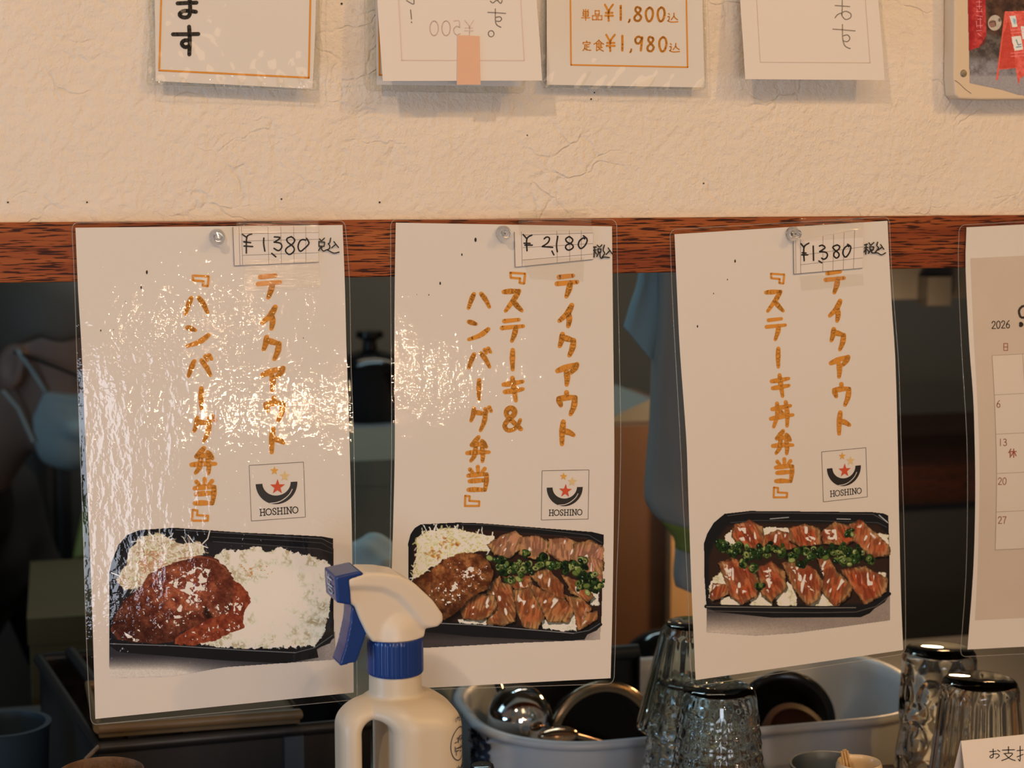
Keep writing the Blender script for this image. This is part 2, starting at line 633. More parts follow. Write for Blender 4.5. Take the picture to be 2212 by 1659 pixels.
def plaster_mat():
    m, nt, b = nodes('troweled_plaster')
    tc = N(nt, 'ShaderNodeTexCoord')
    b.inputs['Roughness'].default_value = 0.75
    b.inputs['Specular IOR Level'].default_value = 0.25
    # large soft lumps
    n1 = N(nt, 'ShaderNodeTexNoise')
    n1.inputs['Scale'].default_value = 16
    n1.inputs['Detail'].default_value = 4
    nt.links.new(tc.outputs['Object'], n1.inputs['Vector'])
    # curved trowel scars: edges of a warped voronoi, only where a mask lets them through
    wv = N(nt, 'ShaderNodeTexNoise')
    wv.inputs['Scale'].default_value = 22
    wv.inputs['Detail'].default_value = 3
    nt.links.new(tc.outputs['Object'], wv.inputs['Vector'])
    av = N(nt, 'ShaderNodeVectorMath', operation='MULTIPLY_ADD')
    nt.links.new(wv.outputs['Color'], av.inputs[0])
    av.inputs[1].default_value = (0.06, 0.0, 0.06)
    nt.links.new(tc.outputs['Object'], av.inputs[2])
    mp = N(nt, 'ShaderNodeMapping')
    mp.inputs['Scale'].default_value = (24, 1, 42)
    mp.inputs['Rotation'].default_value = (0, R(24), 0)
    nt.links.new(av.outputs[0], mp.inputs[0])
    vo = N(nt, 'ShaderNodeTexVoronoi', feature='DISTANCE_TO_EDGE')
    vo.inputs['Scale'].default_value = 1.0
    nt.links.new(mp.outputs[0], vo.inputs['Vector'])
    ra = N(nt, 'ShaderNodeValToRGB')
    ra.color_ramp.elements[0].position = 0.0
    ra.color_ramp.elements[0].color = (0, 0, 0, 1)
    ra.color_ramp.elements[1].position = 0.045
    ra.color_ramp.elements[1].color = (1, 1, 1, 1)
    nt.links.new(vo.outputs['Distance'], ra.inputs[0])
    ms = N(nt, 'ShaderNodeTexNoise')
    ms.inputs['Scale'].default_value = 13
    ms.inputs['Detail'].default_value = 2
    nt.links.new(tc.outputs['Object'], ms.inputs['Vector'])
    mr = N(nt, 'ShaderNodeMapRange')
    mr.inputs[1].default_value = 0.50
    mr.inputs[2].default_value = 0.58
    nt.links.new(ms.outputs['Fac'], mr.inputs[0])
    mx = N(nt, 'ShaderNodeMix', data_type='FLOAT')
    mx.inputs[2].default_value = 1.0
    nt.links.new(mr.outputs[0], mx.inputs[0])
    nt.links.new(ra.outputs[0], mx.inputs[3])
    # fine grit
    n3 = N(nt, 'ShaderNodeTexNoise')
    n3.inputs['Scale'].default_value = 165
    n3.inputs['Detail'].default_value = 4
    n3.inputs['Roughness'].default_value = 0.6
    nt.links.new(tc.outputs['Object'], n3.inputs['Vector'])
    s1 = N(nt, 'ShaderNodeMath', operation='MULTIPLY_ADD')
    nt.links.new(n1.outputs['Fac'], s1.inputs[0])
    s1.inputs[1].default_value = 0.8
    sv = N(nt, 'ShaderNodeMath', operation='MULTIPLY')
    nt.links.new(mx.outputs[0], sv.inputs[0])
    sv.inputs[1].default_value = 0.105
    nt.links.new(sv.outputs[0], s1.inputs[2])
    s2 = N(nt, 'ShaderNodeMath', operation='MULTIPLY_ADD')
    nt.links.new(n3.outputs['Fac'], s2.inputs[0])
    s2.inputs[1].default_value = 0.42
    nt.links.new(s1.outputs[0], s2.inputs[2])
    bp = N(nt, 'ShaderNodeBump')
    bp.inputs['Strength'].default_value = 0.8
    bp.inputs['Distance'].default_value = 0.0068
    nt.links.new(s2.outputs[0], bp.inputs['Height'])
    nt.links.new(bp.outputs[0], b.inputs['Normal'])
    cm = N(nt, 'ShaderNodeMix', data_type='RGBA')
    cm.inputs[6].default_value = (0.795, 0.715, 0.605, 1)
    cm.inputs[7].default_value = (0.84, 0.76, 0.65, 1)
    nt.links.new(n1.outputs['Fac'], cm.inputs[0])
    nt.links.new(cm.outputs[2], b.inputs['Base Color'])
    return m


def wood_mat(name, dark, mid, light, along='X', fine=1.0, rough=0.6):
    m, nt, b = nodes(name)
    tc = N(nt, 'ShaderNodeTexCoord')
    sc = {'X': (3.5, 85, 85), 'Z': (85, 85, 3.5)}[along]
    sc2 = {'X': (50, 700, 900), 'Z': (900, 900, 50)}[along]
    mp = N(nt, 'ShaderNodeMapping')
    mp.inputs['Scale'].default_value = tuple(v * fine for v in sc)
    nt.links.new(tc.outputs['Object'], mp.inputs[0])
    n1 = N(nt, 'ShaderNodeTexNoise')
    n1.inputs['Scale'].default_value = 1.0
    n1.inputs['Detail'].default_value = 5
    n1.inputs['Distortion'].default_value = 0.5
    nt.links.new(mp.outputs[0], n1.inputs['Vector'])
    r1 = N(nt, 'ShaderNodeValToRGB')
    e = r1.color_ramp.elements
    e[0].position, e[0].color = 0.30, srgb(dark)
    e[1].position, e[1].color = 0.72, srgb(light)
    e.new(0.5).color = srgb(mid)
    nt.links.new(n1.outputs['Fac'], r1.inputs[0])
    mp2 = N(nt, 'ShaderNodeMapping')
    mp2.inputs['Scale'].default_value = tuple(v * fine for v in sc2)
    nt.links.new(tc.outputs['Object'], mp2.inputs[0])
    n2 = N(nt, 'ShaderNodeTexNoise')
    n2.inputs['Scale'].default_value = 1.0
    n2.inputs['Detail'].default_value = 2
    nt.links.new(mp2.outputs[0], n2.inputs['Vector'])
    mr = N(nt, 'ShaderNodeMapRange')
    mr.inputs[1].default_value = 0.53
    mr.inputs[2].default_value = 0.59
    nt.links.new(n2.outputs['Fac'], mr.inputs[0])
    mx = N(nt, 'ShaderNodeMix', data_type='RGBA')
    nt.links.new(mr.outputs[0], mx.inputs[0])
    nt.links.new(r1.outputs[0], mx.inputs[6])
    mx.inputs[7].default_value = tuple(v * 0.18 for v in srgb(dark)[:3]) + (1,)
    nt.links.new(mx.outputs[2], b.inputs['Base Color'])
    b.inputs['Roughness'].default_value = rough
    b.inputs['Specular IOR Level'].default_value = 0.25
    bp = N(nt, 'ShaderNodeBump')
    bp.inputs['Strength'].default_value = 0.25
    bp.inputs['Distance'].default_value = 0.0005
    bp.invert = True
    nt.links.new(mr.outputs[0], bp.inputs['Height'])
    nt.links.new(bp.outputs[0], b.inputs['Normal'])
    return m


def print_mat(name, rough=0.6):
    m, nt, b = nodes(name)
    a = N(nt, 'ShaderNodeAttribute', attribute_name='Col')
    nt.links.new(a.outputs['Color'], b.inputs['Base Color'])
    b.inputs['Roughness'].default_value = rough
    b.inputs['Specular IOR Level'].default_value = 0.0
    return m


def glass_mat(name, tint=(0.90, 0.97, 0.97), bump=0.0, scale=(60, 60, 60), rough=0.0):
    m, nt, b = nodes(name)
    b.inputs['Base Color'].default_value = (*tint, 1)
    b.inputs['Roughness'].default_value = rough
    b.inputs['Transmission Weight'].default_value = 1.0
    b.inputs['IOR'].default_value = 1.5
    if bump:
        tc = N(nt, 'ShaderNodeTexCoord')
        mp = N(nt, 'ShaderNodeMapping')
        mp.inputs['Scale'].default_value = scale
        nt.links.new(tc.outputs['Object'], mp.inputs[0])
        vo = N(nt, 'ShaderNodeTexVoronoi')
        vo.inputs['Scale'].default_value = 1.0
        nt.links.new(mp.outputs[0], vo.inputs['Vector'])
        bp = N(nt, 'ShaderNodeBump')
        bp.inputs['Strength'].default_value = bump
        bp.inputs['Distance'].default_value = 0.002
        nt.links.new(vo.outputs['Distance'], bp.inputs['Height'])
        nt.links.new(bp.outputs[0], b.inputs['Normal'])
    return m


PLASTER = plaster_mat()
BEAM = wood_mat('red_brown_beam_wood', (118, 52, 26), (146, 76, 38), (170, 98, 48))
PAPER = mat('white_paper', (0.80, 0.775, 0.76), 0.7, spec=0.0)
TAGPAPER = mat('label_paper', (0.75, 0.715, 0.675), 0.7, spec=0.1)
THINPAPER = mat('thin_back_paper', (0.78, 0.745, 0.70), 0.75, spec=0.15)
FILM = film_mat('laminate_film', rough=0.02, haze=0.0)
SMOOTHFILM = film_mat('flat_laminate_film', rough=0.05, amt=0.35, scale=(26, 26, 9), haze=0.0, micro=0.04)
EDGE = film_mat('sealed_film_edge', rough=0.1, amt=0.3, haze=0.16)
SLEEVE = film_mat('soft_clear_sleeve', rough=0.03, amt=0.8, scale=(30, 30, 17), dist=0.0055, micro=0.012)
TAPE = film_mat('clear_tape', rough=0.12, amt=0.8, scale=(30, 30, 200), dist=0.0006, haze=0.02, ridge=0.6, tint=(0.995, 0.99, 0.98))
ORANGE = mat('orange_marker_print', (0.76, 0.33, 0.05), 0.6, spec=0.2)
BLACKINK = mat('black_ink', (0.012, 0.010, 0.010), 0.5)
GREYLINE = mat('thin_grey_print', (0.16, 0.13, 0.11), 0.7)
FAINTLINE = mat('faint_printed_line', (0.55, 0.49, 0.45), 0.7)

# ------------------------------------------------------------------ setting
BEAMY = -0.006
zb_top = at(1106, 473, BEAMY).z
zb_bot = at(1106, 594, BEAMY).z
# plaster wall above the beam
mb = MB().box((-2.2, 0, zb_top - 0.02), (2.6, 0.13, 2.75))
w = mb.build('wall_back', PLASTER, smooth=False)
w['kind'] = 'structure'
mb = MB()
for (x, y, r) in [(17, 437, 2.2), (188, 437, 2.0), (608, 430, 2.2), (820, 437, 2.4), (1520, 396, 2.0), (738, 8, 2.6), (1277, 214, 2.2), (1284, 200, 1.8), (1139, 292, 1.6)]:
    q = at(x, y, -0.0004)
    mb.lathe([(0.0003 * r, 0), (0.00026 * r, 0.0003), (0, 0.0004)], q, 8, (0, -1, 0))
mb.build('pin_hole', mat('dark_pin_hole', (0.06, 0.045, 0.03), 0.9), w)
mb = MB().box((-2.2, BEAMY, zb_bot), (2.6, 0.13, zb_top))
tr = mb.build('trim_1', BEAM, smooth=False)
tr['kind'] = 'structure'
bv = tr.modifiers.new('bevel', 'BEVEL')
bv.width = 0.0012
bv.segments = 2

LEDGE = 1.027
mb = MB().box((-2.2, -0.34, LEDGE - 0.035), (2.6, 0.195, LEDGE))  # counter ledge below the view, its wood lightened to bounce light on the tub
o = mb.build('counter_ledge', wood_mat('ledge_wood', (132, 96, 62), (152, 112, 74), (168, 126, 86)), smooth=False)
o['kind'] = 'structure'
mb = MB().box((-2.2, 0.0, -0.1), (2.6, 0.12, LEDGE - 0.035))
o = mb.build('wall_front', mat('dark_panel', (60, 44, 34), 0.6), smooth=False)
o['kind'] = 'structure'
mb = MB().box((-2.6, -4.0, -0.2), (4.0, 3.0, -0.1))
o = mb.build('floor', mat('dark_floor', (70, 62, 55), 0.6, var=0.2), smooth=False)
o['kind'] = 'structure'
KB = 2.75
mb = MB().box((-2.2, KB, -0.1), (2.6, KB + 0.1, 2.75))
o = mb.build('wall_rear', mat('grey_kitchen_wall', (112, 112, 106), 0.6, var=0.12, vscale=3), smooth=False)
o['kind'] = 'structure'
mb = MB().box((-2.3, 0.0, -0.1), (-2.2, KB + 0.1, 2.75))
o = mb.build('wall_left', mat('grey_kitchen_side_wall', (96, 92, 86), 0.7), smooth=False)
o['kind'] = 'structure'
mb = MB().box((2.6, 0.0, -0.1), (2.7, KB + 0.1, 2.75))
o = mb.build('wall_right', mat('grey_kitchen_end_wall', (96, 92, 86), 0.7), smooth=False)
o['kind'] = 'structure'
mb = MB().box((-2.3, 0.0, 2.75), (2.7, KB + 0.1, 2.85))
o = mb.build('ceiling', mat('kitchen_ceiling', (120, 118, 112), 0.8), smooth=False)
o['kind'] = 'structure'

# ------------------------------------------------------------------ glyphs (strokes in their own boxes)
G = {
    'te': (683, 70, 823, 222, [[(700, 88), (792, 78)], [(686, 132), (820, 120)], [(775, 125), (765, 170), (748, 216)]]),
    'i': (695, 265, 795, 422, [[(784, 275), (755, 328), (702, 378)], [(760, 325), (768, 370), (760, 414)]]),
    'ku': (697, 460, 805, 615, [[(722, 467), (718, 502), (704, 546)], [(720, 486), (760, 498), (797, 510)], [(797, 508), (788, 560), (768, 608)]]),
    'a': (683, 660, 828, 810, [[(690, 710), (750, 686), (818, 668)], [(818, 668), (802, 696), (778, 722)], [(748, 712), (754, 755), (750, 802)]]),
    'u': (690, 848, 812, 1005, [[(749, 854), (753, 880)], [(697, 895), (704, 918), (712, 940)], [(697, 895), (750, 888), (808, 886)], [(806, 888), (798, 945), (776, 998)]]),
    'to': (707, 1042, 800, 1205, [[(728, 1049), (720, 1120), (719, 1197)], [(724, 1108), (765, 1118), (796, 1136)]]),
    'ob': (370, 53, 480, 137, [[(377, 59), (474, 65), (468, 130), (438, 126), (441, 97), (379, 92)]]),
    'cb': (70, 1535, 175, 1612, [[(77, 1540), (106, 1543), (104, 1573), (170, 1577), (168, 1607), (75, 1607)]]),
    'su': (327, 172, 458, 318, [[(333, 186), (385, 182), (432, 180)], [(434, 180), (400, 236), (345, 312)], [(392, 244), (422, 280), (452, 310)]]),
    'bar': (378, 565, 403, 708, [[(392, 572), (390, 640), (392, 702)]]),
    'ki': (327, 750, 465, 915, [[(332, 801), (395, 793), (458, 781)], [(340, 850), (400, 842), (460, 831)], [(390, 757), (402, 835), (413, 908)]]),
    'amp': (330, 950, 455, 1113, [[(446, 1096), (412, 1066), (356, 1010), (352, 975), (378, 957), (404, 974), (398, 1004), (362, 1036), (338, 1074), (358, 1104), (396, 1100), (426, 1072), (442, 1036)]]),
    'ha': (93, 193, 242, 300, [[(134, 200), (117, 240), (98, 294)], [(182, 198), (212, 238), (237, 287)]]),
    'n': (93, 377, 235, 508, [[(100, 384), (124, 391), (149, 400)], [(230, 433), (176, 474), (100, 502)]]),
    'ba': (95, 556, 250, 697, [[(136, 600), (118, 640), (100, 690)], [(182, 594), (212, 634), (238, 684)], [(206, 570), (217, 592)], [(230, 562), (244, 586)]]),
    'gu': (108, 948, 255, 1113, [[(135, 960), (130, 1000), (115, 1042)], [(134, 984), (172, 990), (214, 996)], [(212, 996), (202, 1050), (178, 1106)], [(210, 964), (221, 984)], [(236, 952), (249, 978)]]),
    'ben': (87, 1145, 240, 1317, [[(165, 1150), (142, 1178), (117, 1202)], [(120, 1204), (160, 1198), (206, 1192)], [(188, 1176), (204, 1196), (217, 1216)], [(90, 1256), (160, 1250), (235, 1250)], [(146, 1212), (140, 1268), (114, 1308)], [(188, 1212), (194, 1266), (191, 1311)]]),
    'tou': (93, 1343, 228, 1512, [[(160, 1347), (162, 1388)], [(108, 1364), (126, 1384)], [(206, 1360), (190, 1380)], [(97, 1406), (160, 1398), (222, 1396)], [(106, 1443), (160, 1438), (215, 1436)], [(98, 1500), (150, 1498), (208, 1501)], [(219, 1398), (216, 1450), (208, 1502)]]),
    'don': (108, 948, 268, 1130, [[(122, 1002), (185, 990), (248, 978)], [(112, 1068), (185, 1054), (264, 1041)], [(155, 962), (158, 1040), (132, 1124)], [(215, 952), (226, 1040), (224, 1118)], [(180, 1018), (196, 1032)]]),
}
K = {  # small characters and digits in unit boxes
    'yen': [[(.0, .0), (.45, .42)], [(1, .0), (.48, .42), (.48, 1)], [(.1, .5), (.95, .5)], [(.05, .68), (1, .68)]],
    '0': [[(.5, 0), (.1, .2), (.02, .6), (.3, .98), (.7, .92), (.97, .5), (.85, .12), (.5, 0)]],
    '1': [[(.5, 0), (.52, .5), (.5, 1)]],
    '2': [[(.05, .25), (.3, .02), (.75, .05), (.9, .3), (.5, .65), (.05, .98)], [(.05, .98), (1, .98)]],
    '3': [[(.1, .12), (.45, .0), (.85, .15), (.75, .4), (.4, .47)], [(.4, .47), (.85, .58), (.92, .82), (.5, 1), (.05, .88)]],
    '5': [[(.9, 0), (.2, 0), (.12, .45)], [(.12, .45), (.6, .38), (.95, .65), (.6, .98), (.05, .9)]],
    '6': [[(.8, .0), (.3, .3), (.05, .68), (.3, .98), (.75, .95), (.92, .7), (.65, .47), (.25, .5), (.08, .65)]],
    '7': [[(.02, .02), (.95, .02)], [(.95, .02), (.6, .45), (.4, 1)]],
    '8': [[(.8, .1), (.35, .02), (.2, .25), (.55, .47), (.92, .72), (.6, .98), (.15, .92), (.1, .7), (.5, .47), (.85, .25), (.8, .1)]],
    '9': [[(.9, .1), (.4, .0), (.05, .2), (.2, .48), (.6, .45), (.9, .1)], [(.92, .05), (.85, .5), (.75, 1)]],
    ',': [[(.7, 0), (.6, .5), (.1, 1)]],
    'tan': [[(.2, .03), (.3, .15)], [(.5, .0), (.5, .14)], [(.82, .03), (.7, .15)], [(.18, .22), (.82, .22)], [(.82, .22), (.82, .6)], [(.82, .6), (.18, .6)], [(.18, .6), (.18, .22)], [(.18, .41), (.82, .41)], [(.5, .22), (.5, 1)], [(0, .77), (1, .77)]],
    'hin': [[(.28, 0), (.72, 0)], [(.72, 0), (.72, .38)], [(.72, .38), (.28, .38)], [(.28, .38), (.28, 0)], [(0, .55), (.42, .55)], [(.42, .55), (.42, 1)], [(.42, 1), (0, 1)], [(0, 1), (0, .55)], [(.58, .55), (1, .55)], [(1, .55), (1, 1)], [(1, 1), (.58, 1)], [(.58, 1), (.58, .55)]],
    'tei': [[(.5, 0), (.5, .12)], [(.06, .28), (.08, .15)], [(.08, .15), (.92, .15)], [(.92, .15), (.9, .28)], [(.22, .37), (.78, .37)], [(.5, .37), (.5, .86)], [(.5, .6), (.78, .6)], [(.3, .5), (.25, .75), (.05, 1)], [(.25, .75), (.5, .92), (1, .97)]],
    'shoku': [[(.5, 0), (.3, .2), (0, .38)], [(.5, 0), (.7, .2), (1, .38)], [(.5, .2), (.5, .3)], [(.28, .33), (.74, .33)], [(.74, .33), (.74, .62)], [(.74, .62), (.28, .62)], [(.28, .47), (.74, .47)], [(.28, .33), (.28, .97)], [(.28, .97), (.5, .86)], [(.85, .66), (.55, .8)], [(.45, .64), (.65, .85), (.97, 1)]],
    'komi': [[(.08, .05), (.17, .16)], [(0, .4), (.16, .4), (.12, .72), (0, .84)], [(.0, .84), (.35, .98), (1, .94)], [(.62, .02), (.6, .35), (.35, .72)], [(.6, .3), (.75, .55), (.98, .72)]],
    'yasumi': [[(.3, 0), (.0, .45)], [(.2, .3), (.2, 1)], [(.35, .3), (1, .3)], [(.67, 0), (.67, 1)], [(.65, .32), (.35, .8)], [(.7, .32), (1, .8)]],
    'nichi': [[(.12, 0), (.88, 0)], [(.88, 0), (.88, 1)], [(.88, 1), (.12, 1)], [(.12, 1), (.12, 0)], [(.12, .5), (.88, .5)]],
    'o': [[(.05, .28), (.6, .22)], [(.35, 0), (.35, .78), (.15, .92), (.06, .76), (.32, .55), (.72, .5), (.9, .7), (.6, .97)], [(.75, .1), (.95, .26)]],
    'shi': [[(.05, .25), (.95, .22)], [(.5, 0), (.5, .48)], [(.15, .5), (.8, .48), (.5, .8), (0, 1)], [(.25, .55), (.6, .85), (1, 1)]],
    'hara': [[(.0, .3), (.42, .26)], [(.22, 0), (.22, .95), (.1, .88)], [(0, .72), (.42, .55)], [(.75, .1), (.55, .85), (.95, .8)], [(.85, .55), (1, .95)]],
    'H': [[(.15, 0), (.15, 1)], [(.85, 0), (.85, 1)], [(.15, .5), (.85, .5)], [(0, 0), (.32, 0)], [(0, 1), (.32, 1)], [(.68, 0), (1, 0)], [(.68, 1), (1, 1)]],
    'O': [[(.5, 0), (.1, .18), (0, .5), (.1, .82), (.5, 1), (.9, .82), (1, .5), (.9, .18), (.5, 0)]],
    'S': [[(.88, .25), (.8, .06), (.45, 0), (.12, .18), (.3, .42), (.7, .58), (.88, .8), (.5, 1), (.15, .93), (.08, .74)]],
    'I': [[(.5, 0), (.5, 1)], [(.15, 0), (.85, 0)], [(.15, 1), (.85, 1)]],
    'N': [[(.15, 0), (.15, 1)], [(.15, 0), (.85, 1)], [(.85, 0), (.85, 1)], [(0, 0), (.2, 0)], [(0, 1), (.32, 1)], [(.68, 0), (1, 0)]],
    'F': [[(.1, 0), (.1, 1)], [(.1, 0), (1, 0)], [(.1, .47), (.8, .47)]],
}


def glyph(mb, key, box, w, f):
    """one of the marker glyphs fitted into a pixel box"""
    x0, y0, x1, y1, st = G[key]
    sx, sy = (box[2] - box[0]) / (x1 - x0), (box[3] - box[1]) / (y1 - y0)
    for s in st:
        pts = [(box[0] + (x - x0) * sx, box[1] + (y - y0) * sy) for x, y in s]
        if key in ('ob', 'cb'):
            ink(mb, pts, w * 0.40, f, sharp=True, closed=True)
        else:
            ink(mb, pts, w, f, taper=0.28)


def small(mb, key, box, w, f, mirror=False, quad=None):
    for s in K[key]:
        pts = [(((1 - x) if mirror else x), y) for x, y in s]
        pts = [(box[0] + x * (box[2] - box[0]), box[1] + y * (box[3] - box[1])) for x, y in pts]
        if quad:
            pts = [quad(*p) for p in pts]
        ink(mb, pts, w, f, sharp=len(pts) == 2)


def zb(z, x0, y0, s):
    """box read off an enlarged view -> photograph pixels"""
    return (x0 + z[0] / s, y0 + z[1] / s, x0 + z[2] / s, y0 + z[3] / s)


def zp(pts, x0, y0, s):
    return [(x0 + x / s, y0 + y / s) for x, y in pts]


def quadmap(q):
    """unit square -> pixel quad (tl, tr, br, bl)"""
    def f(u, v):
        t = [q[0][i] + (q[1][i] - q[0][i]) * u for i in (0, 1)]
        b = [q[3][i] + (q[2][i] - q[3][i]) * u for i in (0, 1)]
        return (t[0] + (b[0] - t[0]) * v, t[1] + (b[1] - t[1]) * v)
    return f


def star(cx, cy, r, rot=0.0):
    return [(cx + (r if k % 2 == 0 else r * 0.40) * math.sin(rot + k * math.pi / 5), cy - (r if k % 2 == 0 else r * 0.40) * math.cos(rot + k * math.pi / 5)) for k in range(10)]


LOGO = [BLACKINK, mat('logo_red', (0.66, 0.085, 0.025), 0.6), mat('logo_gold', (0.80, 0.42, 0.07), 0.6), mat('logo_pale_gold', (0.80, 0.60, 0.30), 0.6), PAPER, GREYLINE]


def logo(q, surf, parent):
    """framed bowl and stars emblem with the shop's name, inside a pixel quad"""
    qm = quadmap(q)
    f0 = lambda x, y: at(x, y, lambda X, Z: surf(X, Z) - 0.00022)
    f1 = lambda x, y: at(x, y, lambda X, Z: surf(X, Z) - 0.00030)
    mb = MB()
    wpx = math.hypot(q[1][0] - q[0][0], q[1][1] - q[0][1])
    for i in range(4):
        a, b = q[i], q[(i + 1) % 4]
        ink(mb, [a, b], 1.1, f0, sharp=True, mi=5, cap=False)
    # bowl: a thick open U, built as a strip of quads
    n = 30
    for i in range(n):
        qs = []
        for k in (i, i + 1):
            a = math.pi * (1 - k / n)
            t = abs(k / n - 0.5) * 2
            th = 0.125
            ox, oy = 0.385 * math.cos(a), 0.385 * math.sin(a)
            ix, iy = (0.385 - th) * math.cos(a), (0.385 - th * 1.25) * math.sin(a)
            qs.append(((0.49 + ox, 0.345 + oy + 0.0), (0.49 + ix, 0.345 + iy)))
        poly = [qs[0][0], qs[1][0], qs[1][1], qs[0][1]]
        fill(mb, [qm(*p) for p in poly], f0, 0)
    sw = catmull([(0.36, 0.705), (0.50, 0.695), (0.62, 0.645), (0.72, 0.565), (0.775, 0.48)], k=6)
    ink(mb, [qm(p.x, p.y) for p in sw], wpx * 0.018, f1, sharp=True, mi=4)
    for (cx, cy, r, mi) in ((0.46, 0.125, 0.085, 2), (0.645, 0.235, 0.105, 3), (0.505, 0.42, 0.145, 1)):
        pts = [qm(*p) for p in star(cx, cy, r, 0.05)]
        c = qm(cx, cy)
        for i in range(10):
            fill(mb, [c, pts[i], pts[(i + 1) % 10]], f1, mi)
    xs = [(0.165, 0.095), (0.275, 0.10), (0.395, 0.075), (0.485, 0.095), (0.60, 0.04), (0.655, 0.10), (0.77, 0.095)]
    for ch, (x, wd) in zip('HOSHINO', xs):
        small(mb, ch, (x, 0.80, x + wd, 0.915), wpx * 0.017, f0, quad=qm)
    return inked(mb, 'logo', LOGO, parent)


# ------------------------------------------------------------------ printed food pictures (numpy painting -> colours of a fine flat grid)
RNG = np.random.RandomState(3)


def vnoise(h, w, cell, seed=0):
    r = np.random.RandomState(seed)
    gh, gw = int(h / cell) + 3, int(w / cell) + 3
    g = r.rand(gh, gw)
    y, x = np.arange(h)[:, None] / cell, np.arange(w)[None, :] / cell
    yi, xi = y.astype(int), x.astype(int)
    fy, fx = y - yi, x - xi
    fy, fx = fy * fy * (3 - 2 * fy), fx * fx * (3 - 2 * fx)
    return (g[yi, xi] * (1 - fy) + g[yi + 1, xi] * fy) * (1 - fx) + (g[yi, xi + 1] * (1 - fy) + g[yi + 1, xi + 1] * fy) * fx


def fbm(h, w, cell, seed=0, oct=3):
    s, a, t = 0, 1.0, 0
    for k in range(oct):
        s = s + a * vnoise(h, w, max(1.5, cell / 2 ** k), seed + k)
        t += a
        a *= 0.55
    return s / t


